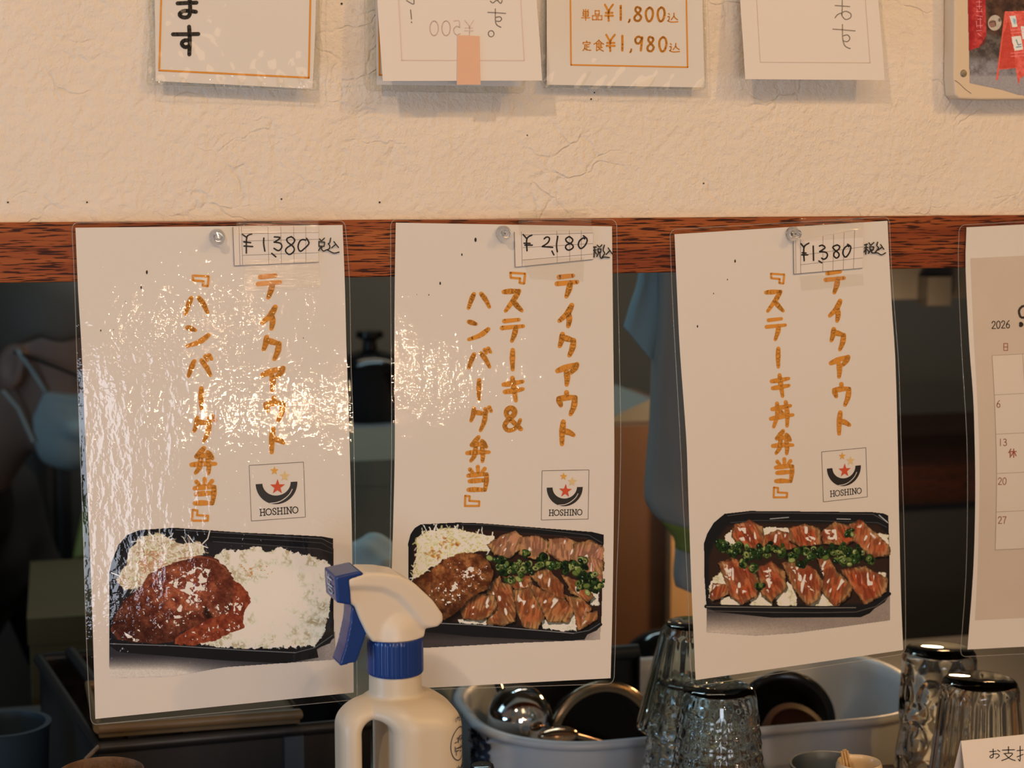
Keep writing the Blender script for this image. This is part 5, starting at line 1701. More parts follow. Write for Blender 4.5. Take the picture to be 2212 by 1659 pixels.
# calendar in a clear pocket, cut by the right edge of the view
def calendar():
    zt, zc = at(2150, 490, 0).z, at(2150, 960, 0).z

    def s(X, Z):
        d = np.clip((zt - Z) / (2 * (zt - zc)), -0.1, 1.1)
        return -0.0078 - 0.010 * (1 - np.cos(np.pi * 2 * d)) / 2
    t = thing('wall_calendar', 'laminated September 2026 calendar page hanging at the right', 'calendar', at(2088, 491, s))
    film_l = [(2072, 486), (2070, 580), (2076, 731), (2085, 880), (2089, 960), (2090, 1095), (2086, 1258), (2074, 1419)]
    pap_l = [(2088, 491), (2086, 580), (2094, 746), (2102, 851), (2105, 930), (2107, 1063), (2103, 1226), (2090, 1403)]
    R_ = lambda pl, d: [(x + d, y - 0.05 * d) for x, y in pl]
    sheet_slab(pap_l, R_(pap_l, 330), s, 0.0, 0.0002, 14, 50).build('calendar_page', PAPER, t)
    f = lambda x, y: at(x, y, lambda X, Z: s(X, Z) - 0.00022)
    sheet_slab([(2096, 558), (2103, 720), (2111, 860), (2115, 960), (2116, 1063), (2112, 1226), (2106, 1340)], R_([(2096, 558), (2103, 720), (2111, 860), (2115, 960), (2116, 1063), (2112, 1226), (2106, 1340)], 300), s, 0.00012, 0.0001, 14, 50).build('tinted_panel', mat('beige_print', (0.66, 0.585, 0.52), 0.7, var=0.04, vscale=40), t)
    f2 = lambda x, y: at(x, y, lambda X, Z: s(X, Z) - 0.00030)
    cells = MB()
    ys = [(768, 2143), (853, 2148), (938, 2151), (1023, 2153), (1106, 2152), (1188, 2150)]
    for (ya, xa), (yb_, xb) in zip(ys[:-1], ys[1:]):
        for k in range(4):
            for j in range(5):
                va, vb = j / 5, (j + 1) / 5
                xl0, xl1 = xa + (xb - xa) * va + 66 * k, xa + (xb - xa) * vb + 66 * k
                y0, y1 = ya + (yb_ - ya) * va - 3.3 * k, ya + (yb_ - ya) * vb - 3.3 * k
                fill(cells, [(xl0, y0), (xl0 + 66, y0 - 3.3), (xl1 + 66, y1 - 3.3), (xl1, y1)], f)
    inked(cells, 'day_cells', mat('pale_cell_print', (0.76, 0.71, 0.66), 0.7), t)
    mb = MB()
    for (y, x) in ys:
        ink(mb, [(x, y), (x + 100, y - 5), (x + 280, y - 14)], 0.9, f2, cap=False)
    for k in range(4):
        ink(mb, [(x + 66 * k, y - 3.3 * k) for y, x in ys], 0.9, f2, cap=False)
    inked(mb, 'grid_lines', mat('thin_brown_line', (0.36, 0.29, 0.23), 0.7), t)
    mb = MB()
    for i, ch in enumerate('2026'):
        small(mb, ch, (2142.5 + i * 10.3, 694 - i * 0.5, 2150.5 + i * 10.3, 710 - i * 0.5), 1.9, f2)
    small(mb, '9', (2200, 661, 2226, 711), 5, f2)
    ink(mb, [(2205, 703), (2207, 701), (2205, 699)], 8, f2)
    inked(mb, 'year_and_month', mat('dark_brown_print', (0.05, 0.035, 0.03), 0.7), t)
    mb = MB()
    small(mb, 'nichi', (2167, 742, 2178, 757), 1.5, f2)
    for txt, x, y in (('6', 2153, 865), ('13', 2157, 948), ('20', 2156, 1032), ('27', 2156, 1116)):
        for i, ch in enumerate(txt):
            small(mb, ch, (x + i * 10, y, x + i * 10 + 7.8, y + 15), 1.6, f2)
    small(mb, 'yasumi', (2179, 970, 2195, 988), 2.3, f2)
    inked(mb, 'date_print', mat('dark_red_print', (0.36, 0.10, 0.06), 0.7), t)
    sheet_slab(film_l, R_(film_l, 360), s, 0.0006, 0.0010, 14, 60, round_px=9).build('laminate_pocket', SMOOTHFILM, t)
    film_edge(film_l, R_(film_l, 360), s, 0.0003, t)


calendar()


# ------------------------------------------------------------------ things on the ledge
def atz(px, py, z):
    """the point of the level plane Z = z that the photograph shows at a pixel"""
    d = ray(px, py)
    return CAM + d * ((z - CAM.z) / d.z)


def mpp(p):
    """metres per pixel across the line of sight at a point"""
    return (Vector(p) - CAM).dot(FW) / FPX


# ---- spray bottle
def spray_bottle():
    Y = -0.115
    a = at(854, 1452, Y)                        # foot of the blue collar
    k = mpp(a)
    t = thing('spray_bottle', 'cream plastic spray bottle with blue collar and trigger, in front of the posters', 'spray bottle', (a.x, Y, LEDGE))
    th = R(6)
    t.rotation_euler = (0, 0, th)
    xf = Matrix.Translation((a.x, Y, 0)) @ Matrix.Rotation(th, 4, 'Z')
    z0 = LEDGE
    BODY = mat('cream_plastic', (0.62, 0.545, 0.42), 0.38, var=0.04, vscale=25)
    HEADP = mat('white_plastic', (0.70, 0.63, 0.52), 0.34)
    BLUE = mat('blue_plastic', (0.010, 0.040, 0.20), 0.24)
    L = lambda px: (px - 854) * k * 1.02        # pixel offset -> local x
    zsh = a.z - 0.006
    rN = 58 * k
    xr, xl = L(990) * 0.94, L(722) * 0.97
    cx, hw = (xr + xl) / 2, (xr - xl) / 2
    slx = L(797)
    zt = at(797, 1540, Y).z

    def body(X, Y_, Z):
        top = zsh - 0.005
        h = (top - z0) / 2
        d = rbox(X, Y_ * 1.0, Z, (cx, 0, z0 + h), (hw, 0.034, h), 0.0195)
        # softly sloping shoulder
        d = smax(d, (Z - (top + 0.010)) * 0.92 + np.abs(X - 0.0) * 0.30 + np.abs(Y_) * 0.18, 0.016)
        # the loop of the handle is thinner than the body
        d = smax(d, np.abs(Y_) - (0.0175 + np.clip((X - L(790)) / 0.025, 0, 1) * 0.03), 0.014)
        d = smin(d, cone(X, Y_, Z, (0, 0, zsh - 0.014), (0, 0, zsh + 0.004), rN * 1.0, rN * 0.98), 0.0022)
        # opening of the handle
        s = np.maximum(np.hypot(X - slx, np.maximum(Z - (zt - 0.010), 0)) - 30 * k, np.maximum((z0 + 0.05) - Z, -1))
        s = np.where(Z > z0 + 0.05, np.hypot(X - slx, np.maximum(Z - (zt - 30 * k), 0)) - 29 * k, np.hypot(X - slx, Z - (z0 + 0.05)) - 29 * k)
        return smax(d, -s, 0.007)

    sdf_mesh('bottle_body', BODY, body, (xl - 0.006, -0.042, z0 - 0.004), (xr + 0.006, 0.042, a.z + 0.008), 0.00135, t, xf)
    # ribbed blue collar
    z1, z2 = a.z + 0.0005, a.z + 0.0235
    rC = 60 * k

    def rib(ang, j, r, h):
        return (r * (1 + (0.014 if math.cos(ang * 54) > 0 and 1 < j < 6 else 0)), h)
    MB().lathe([(rC * 0.80, z1), (rC * 0.985, z1), (rC, z1 + 0.0008), (rC, z1 + 0.002), (rC, z2 - 0.003), (rC, z2 - 0.0012), (rC * 0.985, z2), (rC * 0.7, z2)], (a.x, Y, 0), 216, mod=rib).build('collar', BLUE, t, angle=25)
    # sprayer head: side profile, rounded across
    P = lambda *pts: [((680 + x / 3.463 - 854) * k * 1.02, a.z + (1452 - (1180 + y / 3.463)) * k * 1.03) for x, y in pts]
    prof = P((208, 184), (350, 150), (480, 163), (600, 192), (720, 268), (850, 398), (922, 505), (926, 560), (884, 592), (800, 606), (788, 668), (400, 668), (352, 600), (302, 490), (270, 400), (226, 362))
    rid = P((330, 236), (480, 262), (600, 330), (690, 430), (770, 560))

    def head(X, Y_, Z):
        d2 = polysdf(X, Z, prof)
        w = 0.0135 - np.clip(polysdf(X, Z, P((208, 150), (350, 120), (600, 180), (850, 390), (930, 520), (880, 600), (780, 560), (690, 430), (600, 330), (480, 262), (330, 236), (215, 230))) / 0.004, 0, 1) * 0.0022
        return smax(d2 + 0.0022, np.abs(Y_) - w + 0.0022, 0.002) - 0.0022
    neck = lambda X, Y_, Z: cone(X, Y_, Z, (0, 0, z2 - 0.002), (0, 0, z2 + 0.004), 54 * k, 50 * k)
    sdf_mesh('sprayer_head', HEADP, lambda X, Y_, Z: smin(head(X, Y_, Z), smax(neck(X, Y_, Z), (z2 - 0.001) - Z, 0.0008), 0.004), (L(735), -0.020, z2 - 0.002), (L(952), 0.020, a.z + 0.078), 0.0009, t, xf)
    # nozzle cap with OFF
    q = P((120, 165), (205, 178), (225, 366), (133, 342))
    xs = [p[0] for p in q]
    zs = [p[1] for p in q]

    def nozzle(X, Y_, Z):
        return np.maximum(polysdf(X, Z, P((124, 164), (300, 140), (320, 158), (214, 184), (228, 366), (134, 342))), np.abs(Y_) - 0.0128 + 0) - 0.0006
    nz = sdf_mesh('nozzle_cap', BLUE, nozzle, (L(705), -0.016, min(zs) - 0.006), (L(775), 0.016, max(zs) + 0.012), 0.0008, t, xf)
    mb = MB()
    fx = xs[0] - 0.0010

    def onface(x, y):                            # face plane of the nozzle: local y across, z up
        # lettering turned on its side: reads upwards
        zc = (zs[0] + zs[3]) / 2
        xx = fx + (xs[3] - xs[0]) * (0.5 - (y - 0)) * 1.0
        return xf @ Vector((xs[0] + (xs[3] - xs[0]) * (zs[0] - (zc + y)) / (zs[0] - zs[3]) - 0.0009, x, zc + y))
    hh = (zs[0] - zs[3])
    for ch, v in (('O', -0.32), ('F', -0.02), ('F', 0.26)):
        for s in K[ch]:
            pts = [(((1 - y) - 0.5) * 0.011, hh * (v + x * 0.20)) for x, y in s]
            ink(mb, pts, 0.0011, onface, sharp=len(pts) == 2)
    inked(mb, 'nozzle_lettering', mat('white_lettering', (0.75, 0.78, 0.80), 0.5), nz)
    mb = MB()
    f = lambda x, y: xf @ Vector(((680 + x / 3.463 - 854) * k * 1.02, y, a.z + (1452 - (1180 + 168 / 3.463)) * k * 1.03 + 0.0009))
    # trigger: curved blade with side flanges
    tp = P((256, 400), (300, 500), (352, 596), (330, 660), (276, 800), (240, 802), (196, 812), (160, 818), (205, 690), (244, 520))

    def trig(X, Y_, Z):
        d = np.maximum(polysdf(X, Z, tp), np.abs(Y_) - 0.0085)
        g = np.maximum(polysdf(X, Z, P((300, 560), (352, 600), (300, 790), (262, 800))), np.abs(Y_) - 0.0055)
        return np.maximum(d, -g) - 0.0005
    sdf_mesh('trigger', BLUE, trig, (L(722), -0.012, a.z - 0.001), (L(788), 0.012, a.z + 0.050), 0.0008, t, xf)
    # printed label on the body's right half: emblem, small characters, double band
    hwX, hwY, rr = hw, 0.034, 0.0195

    def wrap(u, z):
        """u = distance along the front from the middle of the body towards the right edge"""
        flat = hwX - rr
        if u < flat:
            p = Vector((cx + u, -hwY, z))
        else:
            an = min((u - flat) / rr, math.pi / 2)
            p = Vector((cx + flat + rr * math.sin(an), -(hwY - rr) - rr * math.cos(an), z))
        n = Vector((0, -1, 0)) if u < flat else Vector((math.sin(an), -math.cos(an), 0))
        return xf @ (p + n * 0.0004)
    mb = MB()
    uc = hwX - 0.0040
    zc = at(985, 1578, Y).z
    ink(mb, [(uc + 0.0085 * math.cos(b), zc + 0.0105 * math.sin(b)) for b in [j * math.pi / 12 for j in range(24)]], 0.0006, wrap, closed=True)
    r = random.Random(5)

    def squiggles(u0, z0_, n, s):
        for j in range(n):
            for _ in range(4):
                x, y = u0 + j * s * 1.25 + r.uniform(0, s), z0_ + r.uniform(-s / 2, s / 2)
                if r.random() < 0.5:
                    ink(mb, [(x - s * 0.4, y), (x + s * 0.4, y)], s * 0.17, wrap, sharp=True)
                else:
                    ink(mb, [(x, y - s * 0.45), (x, y + s * 0.45)], s * 0.17, wrap, sharp=True)
    squiggles(uc - 0.004, zc + 0.016, 5, 0.0026)
    squiggles(uc - 0.004, zc + 0.003, 3, 0.0030)
    squiggles(uc - 0.005, zc - 0.004, 4, 0.0034)
    squiggles(uc - 0.013, zc - 0.0165, 9, 0.0030)
    zbnd = at(930, 1655, Y).z
    for dz, w_ in ((0.0, 0.0009), (-0.0022, 0.0004)):
        ink(mb, [(uc - 0.030 + j * 0.002, zbnd + dz + 0.0085 * (max(0, j - 2) / 19) ** 1.3) for j in range(22)], w_, wrap, sharp=True)
    squiggles(uc - 0.010, zbnd - 0.004, 7, 0.0040)
    inked(mb, 'label_print', mat('navy_print', (0.03, 0.03, 0.06), 0.5), t)


spray_bottle()


# ---- drinking glasses, upside down
def tumbler(name, label, px, py, Y, prof, n, mod, mt, group, z_foot=LEDGE, dz=None):
    """prof: outer radius by height above the rim (the rim is at the foot); inner wall follows inside"""
    c = at(px, py, Y)
    Hh = (c.z - z_foot) if dz is None else dz
    t_ = 0.0026
    out = [(r, h * Hh) for r, h in prof]
    inn = [(max(r - t_, 0.0), min(h * Hh, Hh - 0.0033)) for r, h in prof[:-3]]
    inn = [(r, h) for r, h in inn if h < Hh - 0.0034] + [(prof[-4][0] - t_ - 0.002, Hh - 0.0031), (0, Hh - 0.0028)]
    ring = inn[::-1] + [(prof[0][0] - t_ * 0.5, -0.0008)] + out + [(0, Hh)]
    mb = MB()
    k0 = len(inn) + 1

    def m2(a, j, r, h):
        return mod(a, j - k0, r, h, Hh) if (mod and j >= k0) else (r, h)
    mb.lathe(ring, (c.x, Y, z_foot + 0.001), n, mod=m2)
    o = mb.build(name, mt, None, smooth=True, angle=50, origin=(c.x, Y, z_foot))
    return tag(o, label, 'glass', group)


WEAVE = glass_mat('woven_pattern_glass', (0.88, 0.95, 0.95))
CLEAR = glass_mat('clear_tumbler_glass', (0.93, 0.95, 0.94))


def weave(a, j, r, h, Hh):
    u = h / Hh
    if not 0.04 < u < 0.86:
        return (r, h)
    return (r + 0.00055 * math.cos(a * 20) * math.copysign(1, math.sin(u * 40)) + 0.0004 * math.sin(u * 80), h)


def prof_of(r0, r1, top=0.93, n=40, flare=0.0):
    p = [(r0 + (r1 - r0) * (h ** (1 - flare)), h) for h in [i / n * top for i in range(n + 1)]]
    return p + [(r1 * 0.98, 0.972), (r1 * 0.93, 0.990), (r1 * 0.84, 1.0)]


G_ = 'upturned tumblers'
tumbler('drinking_glass', 'upturned woven-pattern glass standing under the steak bowl poster, nearest the tub', 1553, 1486, 0.06, prof_of(0.0415, 0.0285, n=60), 160, weave, WEAVE, G_)
low = at(1493, 1490, 0.148)
tumbler('drinking_glass', 'lower glass of the stacked pair, behind the woven-pattern glass', 1493, 1470, 0.148, prof_of(0.0432, 0.0290, n=60), 160, weave, WEAVE, G_)
ztop = at(1493, 1346, 0.148).z
tumbler('drinking_glass', 'upper glass of the stacked pair, its foot highest beside the steak bowl poster', 1493, 1346, 0.148, prof_of(0.0440, 0.0225, n=50), 120,
        lambda a, j, r, h, Hh: (r + (0.0007 * math.cos(a * 14) if 0.03 < h / Hh < 0.9 else 0), h), WEAVE, G_, z_foot=ztop - 0.0885)


def dimple(a, j, r, h, Hh):
    u = h / Hh
    d = 0
    for uc, ph in ((0.70, 0.0), (0.40, 0.5), (0.12, 0.0)):
        v = ((a / (2 * math.pi) * 7 + ph) % 1.0) - 0.5
        q = (v * 2.3) ** 2 + ((u - uc) * 7.5) ** 2
        if q < 1:
            d -= 0.0030 * (1 - q) ** 0.6
    return (r + d, h)


tumbler('drinking_glass', 'upturned glass with round thumb dimples, behind the fluted glass', 2030, 1404, 0.13, prof_of(0.0358, 0.0305, n=60), 168, dimple, CLEAR, G_)
tumbler('drinking_glass', 'upturned fluted glass between the dimpled glass and the folded card', 2117, 1470, 0.042, prof_of(0.0430, 0.0300, n=30), 160,
        lambda a, j, r, h, Hh: (r * (1 - (0.035 * abs(math.sin(a * 9)) * (1 if 0.02 < h / Hh < 0.9 else 0))), h), CLEAR, G_)


# ---- toothpick holder, steel cup, sauce bottle, stoneware cup, card
def toothpicks():
    Y = -0.035
    c = at(1856, 1645, Y)
    k = mpp(c)
    r = 50 * k
    CER = mat('cream_glaze', (0.70, 0.55, 0.36), 0.25, coat=0.4, var=0.08, vscale=60)
    Hh = c.z - LEDGE
    o = MB().lathe([(0, 0), (r * 0.80, 0), (r * 0.95, 0.006), (r * 1.02, Hh * 0.45), (r * 1.03, Hh * 0.8), (r * 0.99, Hh - 0.0025), (r * 0.93, Hh), (r * 0.84, Hh - 0.0015), (r * 0.80, Hh - 0.006), (r * 0.78, 0.012), (0, 0.010)], (c.x, Y, LEDGE), 56).build('toothpick_holder', CER, origin=(c.x, Y, LEDGE), angle=60)
    tag(o, 'small cream ceramic cup holding toothpicks, in front of the white tub', 'toothpick holder')
    W_ = mat('bamboo_pick', (0.60, 0.38, 0.16), 0.6, var=0.2, vscale=200)
    foot = Vector((c.x + 0.006, Y + 0.002, LEDGE + 0.018))
    tips = [(1818, 1623), (1822, 1620), (1826, 1619), (1824, 1624), (1830, 1622)]
    for i, (x, y) in enumerate(tips):
        p = at(x, y, Y - 0.004 + 0.003 * (i % 3))
        d = (p - foot).normalized()
        f = foot + Vector((0.0022 * (i - 2), 0.002 * ((i * 2) % 3 - 1), 0))
        L_ = (p - f).length
        pts = [f + (p - f) * s for s in (0, 0.86, 0.875, 0.89, 0.92, 0.935, 0.95, 1.0)]
        o = MB().tube(pts, [0.0009, 0.0010, 0.0007, 0.0010, 0.0010, 0.0007, 0.0010, 0.0009], 8).build('toothpick', W_, origin=f)
        tag(o, 'carved-head wooden toothpick leaning in the cream ceramic cup', 'toothpick', 'toothpicks in the cup')


toothpicks()

c = at(1792, 1650, 0.035)
k = mpp(c)
r = 84 * k
Hh = c.z - LEDGE
o = MB().lathe([(0, 0), (r * 0.62, 0), (r * 0.68, 0.003), (r * 0.97, Hh - 0.004), (r * 1.03, Hh - 0.001), (r * 1.03, Hh), (r * 0.96, Hh), (r * 0.90, Hh - 0.006), (r * 0.64, 0.006), (0, 0.005)], (c.x, 0.035, LEDGE), 64).build('steel_cup', mat('brushed_steel', (0.20, 0.24, 0.28), 0.38, 1.0), origin=(c.x, 0.035, LEDGE), angle=60)
tag(o, 'wide brushed steel cup behind the toothpick holder', 'cup')

c = at(1042, 1650, -0.03)
t = thing('sauce_bottle', 'small dark bottle with a round black cap, right of the spray bottle', 'bottle', (c.x, -0.03, LEDGE))
k = mpp(c)
zc = c.z - LEDGE
MB().lathe([(0, 0), (0.016, 0), (0.0175, 0.002), (0.0175, zc * 0.55), (0.014, zc * 0.68), (0.009, zc * 0.76), (0.009, zc * 0.84), (0, zc * 0.84)], (c.x, -0.03, LEDGE), 40).build('bottle_body', mat('dark_brown_glass', (0.03, 0.015, 0.01), 0.08, coat=0.5), t)
MB().lathe([(0, zc * 0.80), (26 * k, zc * 0.80), (27 * k, zc * 0.82), (27 * k, zc - 0.004), (24 * k, zc - 0.0008), (15 * k, zc), (0, zc - 0.0006)], (c.x, -0.03, LEDGE), 40).build('cap', mat('glossy_black_cap', (0.012, 0.011, 0.011), 0.15), t)

c = at(217, 1664, -0.02)
k = mpp(c)
r = 94 * k
Hh = c.z - LEDGE
o = MB().lathe([(0, 0), (r * 0.75, 0), (r * 0.82, 0.003), (r * 0.97, Hh * 0.5), (r, Hh - 0.004), (r * 0.985, Hh - 0.0005), (r * 0.95, Hh), (r * 0.89, Hh - 0.003), (r * 0.85, Hh * 0.5), (r * 0.7, 0.008), (0, 0.007)], (c.x, -0.02, LEDGE), 64).build('stoneware_cup', mat('rough_brown_stoneware', (0.13, 0.075, 0.042), 0.55, var=0.6, vscale=160, bump=0.6, bscale=300), origin=(c.x, -0.02, LEDGE), angle=60)
tag(o, 'rough brown stoneware cup in front of the black crate', 'cup')


def tent_card():
    Y = -0.070
    tl, tr_ = at(2076, 1601, Y), at(2300, 1586, Y)
    t = thing('folded_card', 'folded white card with handwritten payment notice, in front of the fluted glass', 'card', (tl.x, Y, LEDGE))
    tr_.z = tl.z + 0.0008
    dn = Vector((0.0075, -0.022, LEDGE - tl.z))
    fl, fr = tl + dn, tr_ + dn
    b = Vector((0, 0.05, 0))
    dl, dr = Vector((tl.x - 0.004, Y + 0.034, LEDGE)), Vector((tr_.x, Y + 0.034, LEDGE))

    def panel(q, th):
        n = 8
        F = [[q[0].lerp(q[1], i / n).lerp(q[3].lerp(q[2], i / n), j / n) for i in range(n + 1)] for j in range(n + 1)]
        return MB().add(*grids(F, [[p + th for p in r_] for r_ in F]))
    CARD = mat('thick_white_card', (0.80, 0.755, 0.69), 0.65, spec=0.2)
    panel((tl, tr_, fr, fl), Vector((0, 0.0006, -0.0002))).build('front_panel', CARD, t)
    panel((tl + Vector((0, 0.0008, 0)), tr_ + Vector((0, 0.0008, 0)), dr, dl), Vector((0, -0.0005, 0))).build('back_panel', CARD, t)
    n = (tr_ - tl).cross(fl - tl).normalized()
    if n.y > 0:
        n = -n

    def f(x, y):
        d = ray(x, y)
        s = (tl + n * 0.0003 - CAM).dot(n) / d.dot(n)
        return CAM + d * s
    mb = MB()
    small(mb, 'o', (2137, 1618, 2161, 1639), 1.9, f)
    small(mb, 'shi', (2164, 1613, 2193, 1643), 1.9, f)
    small(mb, 'hara', (2197, 1612, 2228, 1644), 1.9, f)
    inked(mb, 'handwriting', BLACKINK, t)


tent_card()

# ------------------------------------------------------------------ kitchen behind the opening
WORK = 0.955
mb = MB().box((-2.2, 0.215, WORK - 0.03), (2.6, 0.80, WORK))
o = mb.build('trim_3', mat('dull_steel_worktop', (0.10, 0.10, 0.10), 0.45, 0.6), smooth=False)
o['kind'] = 'structure'
mb = MB().box((-2.2, 0.70, -0.1), (2.6, 0.78, WORK - 0.03))
o = mb.build('trim_4', mat('dark_steel_front', (0.06, 0.06, 0.06), 0.5), smooth=False)
o['kind'] = 'structure'


# ---- white tub
def tub():
    YF = 0.225
    zr = at(1290, 1603, YF).z
    xl, xr = 0.044, 0.490
    yb = YF + 0.24
    t = thing('white_tub', 'white plastic tub full of pans and ladles, behind the glasses', 'tub', ((xl + xr) / 2, (YF + yb) / 2, WORK))

    def ring(ins, z, n=10, rad=0.100):
        x0, x1, y0, y1 = xl + ins, xr - ins, YF + ins, yb - ins
        r_ = max(0.01, rad - ins)
        pts = []
        for (cx, cy, a0) in ((x1 - r_, y1 - r_, 0), (x0 + r_, y1 - r_, 90), (x0 + r_, y0 + r_, 180), (x1 - r_, y0 + r_, 270)):
            for i in range(n + 1):
                a = R(a0 + 90 * i / n)
                pts.append((cx + r_ * math.cos(a), cy + r_ * math.sin(a), z))
        return pts
    prof = [(0.016, WORK + 0.001), (0.008, WORK + 0.006), (0.0055, zr - 0.03), (0.005, zr - 0.010), (0.0, zr - 0.008), (-0.002, zr - 0.004), (-0.001, zr - 0.001), (0.003, zr), (0.008, zr - 0.002), (0.011, zr - 0.012), (0.026, WORK + 0.010), (0.032, WORK + 0.005)]
    mb = MB()
    vs, fs = [], []
    for ins, z in prof:
        rg = ring(ins, z)
        n = len(rg)
        vs += rg
    for j in range(len(prof) - 1):
        for i in range(n):
            fs.append((j * n + i, j * n + (i + 1) % n, (j + 1) * n + (i + 1) % n, (j + 1) * n + i))
    fs.append(tuple(reversed(range(n))))
    fs.append(tuple((len(prof) - 1) * n + i for i in range(n)))
    mb.add(vs, fs).build('tub_body', mat('white_enamel_plastic', (0.53, 0.55, 0.57), 0.35, var=0.04), t, angle=60)
    # worn dark decal on the left end
    mb = MB()
    r_ = random.Random(3)

    def f(x, y):
        d = ray(x, y)
        cx, cy, rr = xl + 0.100, YF + 0.100, 0.0955
        lo, hi = 0.2, 3.0
        p = at(x, y, YF + 0.0045)
        if p.x < cx:
            # on the rounded corner: nearest hit of the upright cylinder
            dx, dy = d.x, d.y
            ox, oy = CAM.x - cx, CAM.y - cy
            A, B, C_ = dx * dx + dy * dy, 2 * (ox * dx + oy * dy), ox * ox + oy * oy - rr * rr
            disc = B * B - 4 * A * C_
            if disc > 0:
                p = CAM + d * ((-B - math.sqrt(disc)) / (2 * A))
        return p
    poly = [(1014, 1566), (1046, 1578), (1050, 1600), (1056, 1640), (1058, 1668), (1040, 1668), (1020, 1650), (1014, 1620), (1012, 1590)]
    for i in range(90):
        x, y = r_.uniform(1012, 1056), r_.uniform(1566, 1668)
        if y < 1568 + (x - 1012) * 0.3 or x < 1013 + (y - 1600) * 0.12:
            continue
        w_, h_ = r_.uniform(2, 7), r_.uniform(3, 12)
        fill(mb, [(x + w_ * math.cos(a) * r_.uniform(0.6, 1), y + h_ * math.sin(a) * r_.uniform(0.6, 1)) for a in [j * math.pi / 4 for j in range(8)]], f)
    inked(mb, 'worn_decal', mat('navy_worn_decal', (0.035, 0.045, 0.075), 0.6), t)
    return zr, YF, yb


TUBZ, TUBF, TUBB = tub()
BLACKPAN = mat('black_pan', (0.006, 0.006, 0.006), 0.14, spec=0.35)
BRONZE = mat('bronze_steel_rim', (0.24, 0.185, 0.13), 0.22, 1.0)
MIRROR = mat('polished_steel', (0.62, 0.60, 0.58), 0.07, 1.0)


def pan(name, label, px, py, Y, rpx, axis, depth=0.05, outer=BLACKPAN, inner=BLACKPAN, rim=BRONZE, cat='pan', group=None):
    """round pan whose open side looks along axis, centred on its rim"""
    c = at(px, py, Y)
    r = rpx * mpp(c)
    ax = Vector(axis).normalized()
    t = thing(name, label, cat, c, group)
    MB().lathe([(r, 0), (r * 0.985, -depth * 0.4), (r * 0.86, -depth * 0.85), (r * 0.70, -depth), (0, -depth), ], c, 64, ax).build('pan_body', outer, t, angle=60)
    MB().lathe([(r * 0.93, 0.0), (r * 0.92, -depth * 0.4), (r * 0.80, -depth * 0.8), (0, -depth * 0.93)], c, 64, ax).build('inside', inner, t, angle=60)
    MB().lathe([(r * 1.03, -0.003), (r * 1.04, 0.0), (r * 1.0, 0.002), (r * 0.86, 0.0012), (r * 0.845, -0.003), (r * 0.88, -0.006), (r * 1.0, -0.006)], c, 72, ax, closed=True).build('rim', rim, t, angle=60)
    return t


pan('saucepan', 'black saucepan with a bronze rim lying on its side in the white tub', 1304, 1600, 0.345, 124, (0.05, -1, 0.12), 0.04)
pan('black_bowl', 'large black bowl on edge at the right in the white tub', 1694, 1558, 0.365, 106, (-0.30, -0.92, 0.05), 0.028, rim=BLACKPAN, cat='bowl')
c = at(1725, 1590, 0.345)
pan('brown_bowl', 'small brown lacquer bowl in front of the black bowl in the tub', 1722, 1592, 0.305, 76, (0.1, -0.75, 0.62), 0.035, outer=mat('brown_lacquer', (0.075, 0.03, 0.018), 0.25), inner=mat('dark_lacquer', (0.02, 0.008, 0.006), 0.2), rim=mat('brown_lacquer_rim', (0.07, 0.032, 0.02), 0.3), cat='bowl')

# ladle with a polished bowl seen from outside
c = at(1122, 1548, 0.315)
r = 70 * mpp(c)
t = thing('ladle', 'polished steel ladle resting upside down at the left in the tub', 'ladle', c)
ax = Vector((0.25, 0.35, -0.9)).normalized()
MB().lathe([(0, r), (r * 0.38, r * 0.93), (r * 0.71, r * 0.71), (r * 0.93, r * 0.38), (r, 0), (r * 1.01, -r * 0.30), (r * 0.98, -r * 0.31), (r * 0.96, 0), (r * 0.68, r * 0.68), (0, r * 0.95)], c, 56, -ax).build('ladle_bowl', MIRROR, t, angle=60)
p0 = c + Vector((-0.012, 0.02, -0.008))
MB().tube([c + Vector((-0.004, r * 0.7, -0.008)), c + Vector((-0.006, 0.05, 0.012)), c + Vector((-0.012, 0.10, 0.05))], 0.004, 12).build('ladle_handle', MIRROR, t)
# spoon
c = at(1206, 1588, 0.275)
t = thing('serving_spoon', 'copper toned serving spoon against the front rim of the tub', 'spoon', c)
COPPER = mat('copper_steel', (0.52, 0.33, 0.21), 0.16, 1.0)
k = mpp(c)
xs = []
vs, fs = [], []
for j in range(9):
    la = -math.pi / 2 + math.pi * j / 8
    for i in range(24):
        a = 2 * math.pi * i / 24
        vs.append((c.x + 46 * k * math.cos(la) * math.cos(a), c.y + 0.012 * math.cos(la) * math.sin(a), c.z + 18 * k * math.sin(la)))
for j in range(8):
    for i in range(24):
        fs.append((j * 24 + i, j * 24 + (i + 1) % 24, (j + 1) * 24 + (i + 1) % 24, (j + 1) * 24 + i))
MB().add(vs, fs).build('spoon_bowl', COPPER, t, angle=80)
MB().tube([c + Vector((0.015, 0.002, -0.002)), c + Vector((0.06, 0.03, -0.025)), c + Vector((0.11, 0.06, -0.055))], 0.0028, 10).build('spoon_handle', COPPER, t)

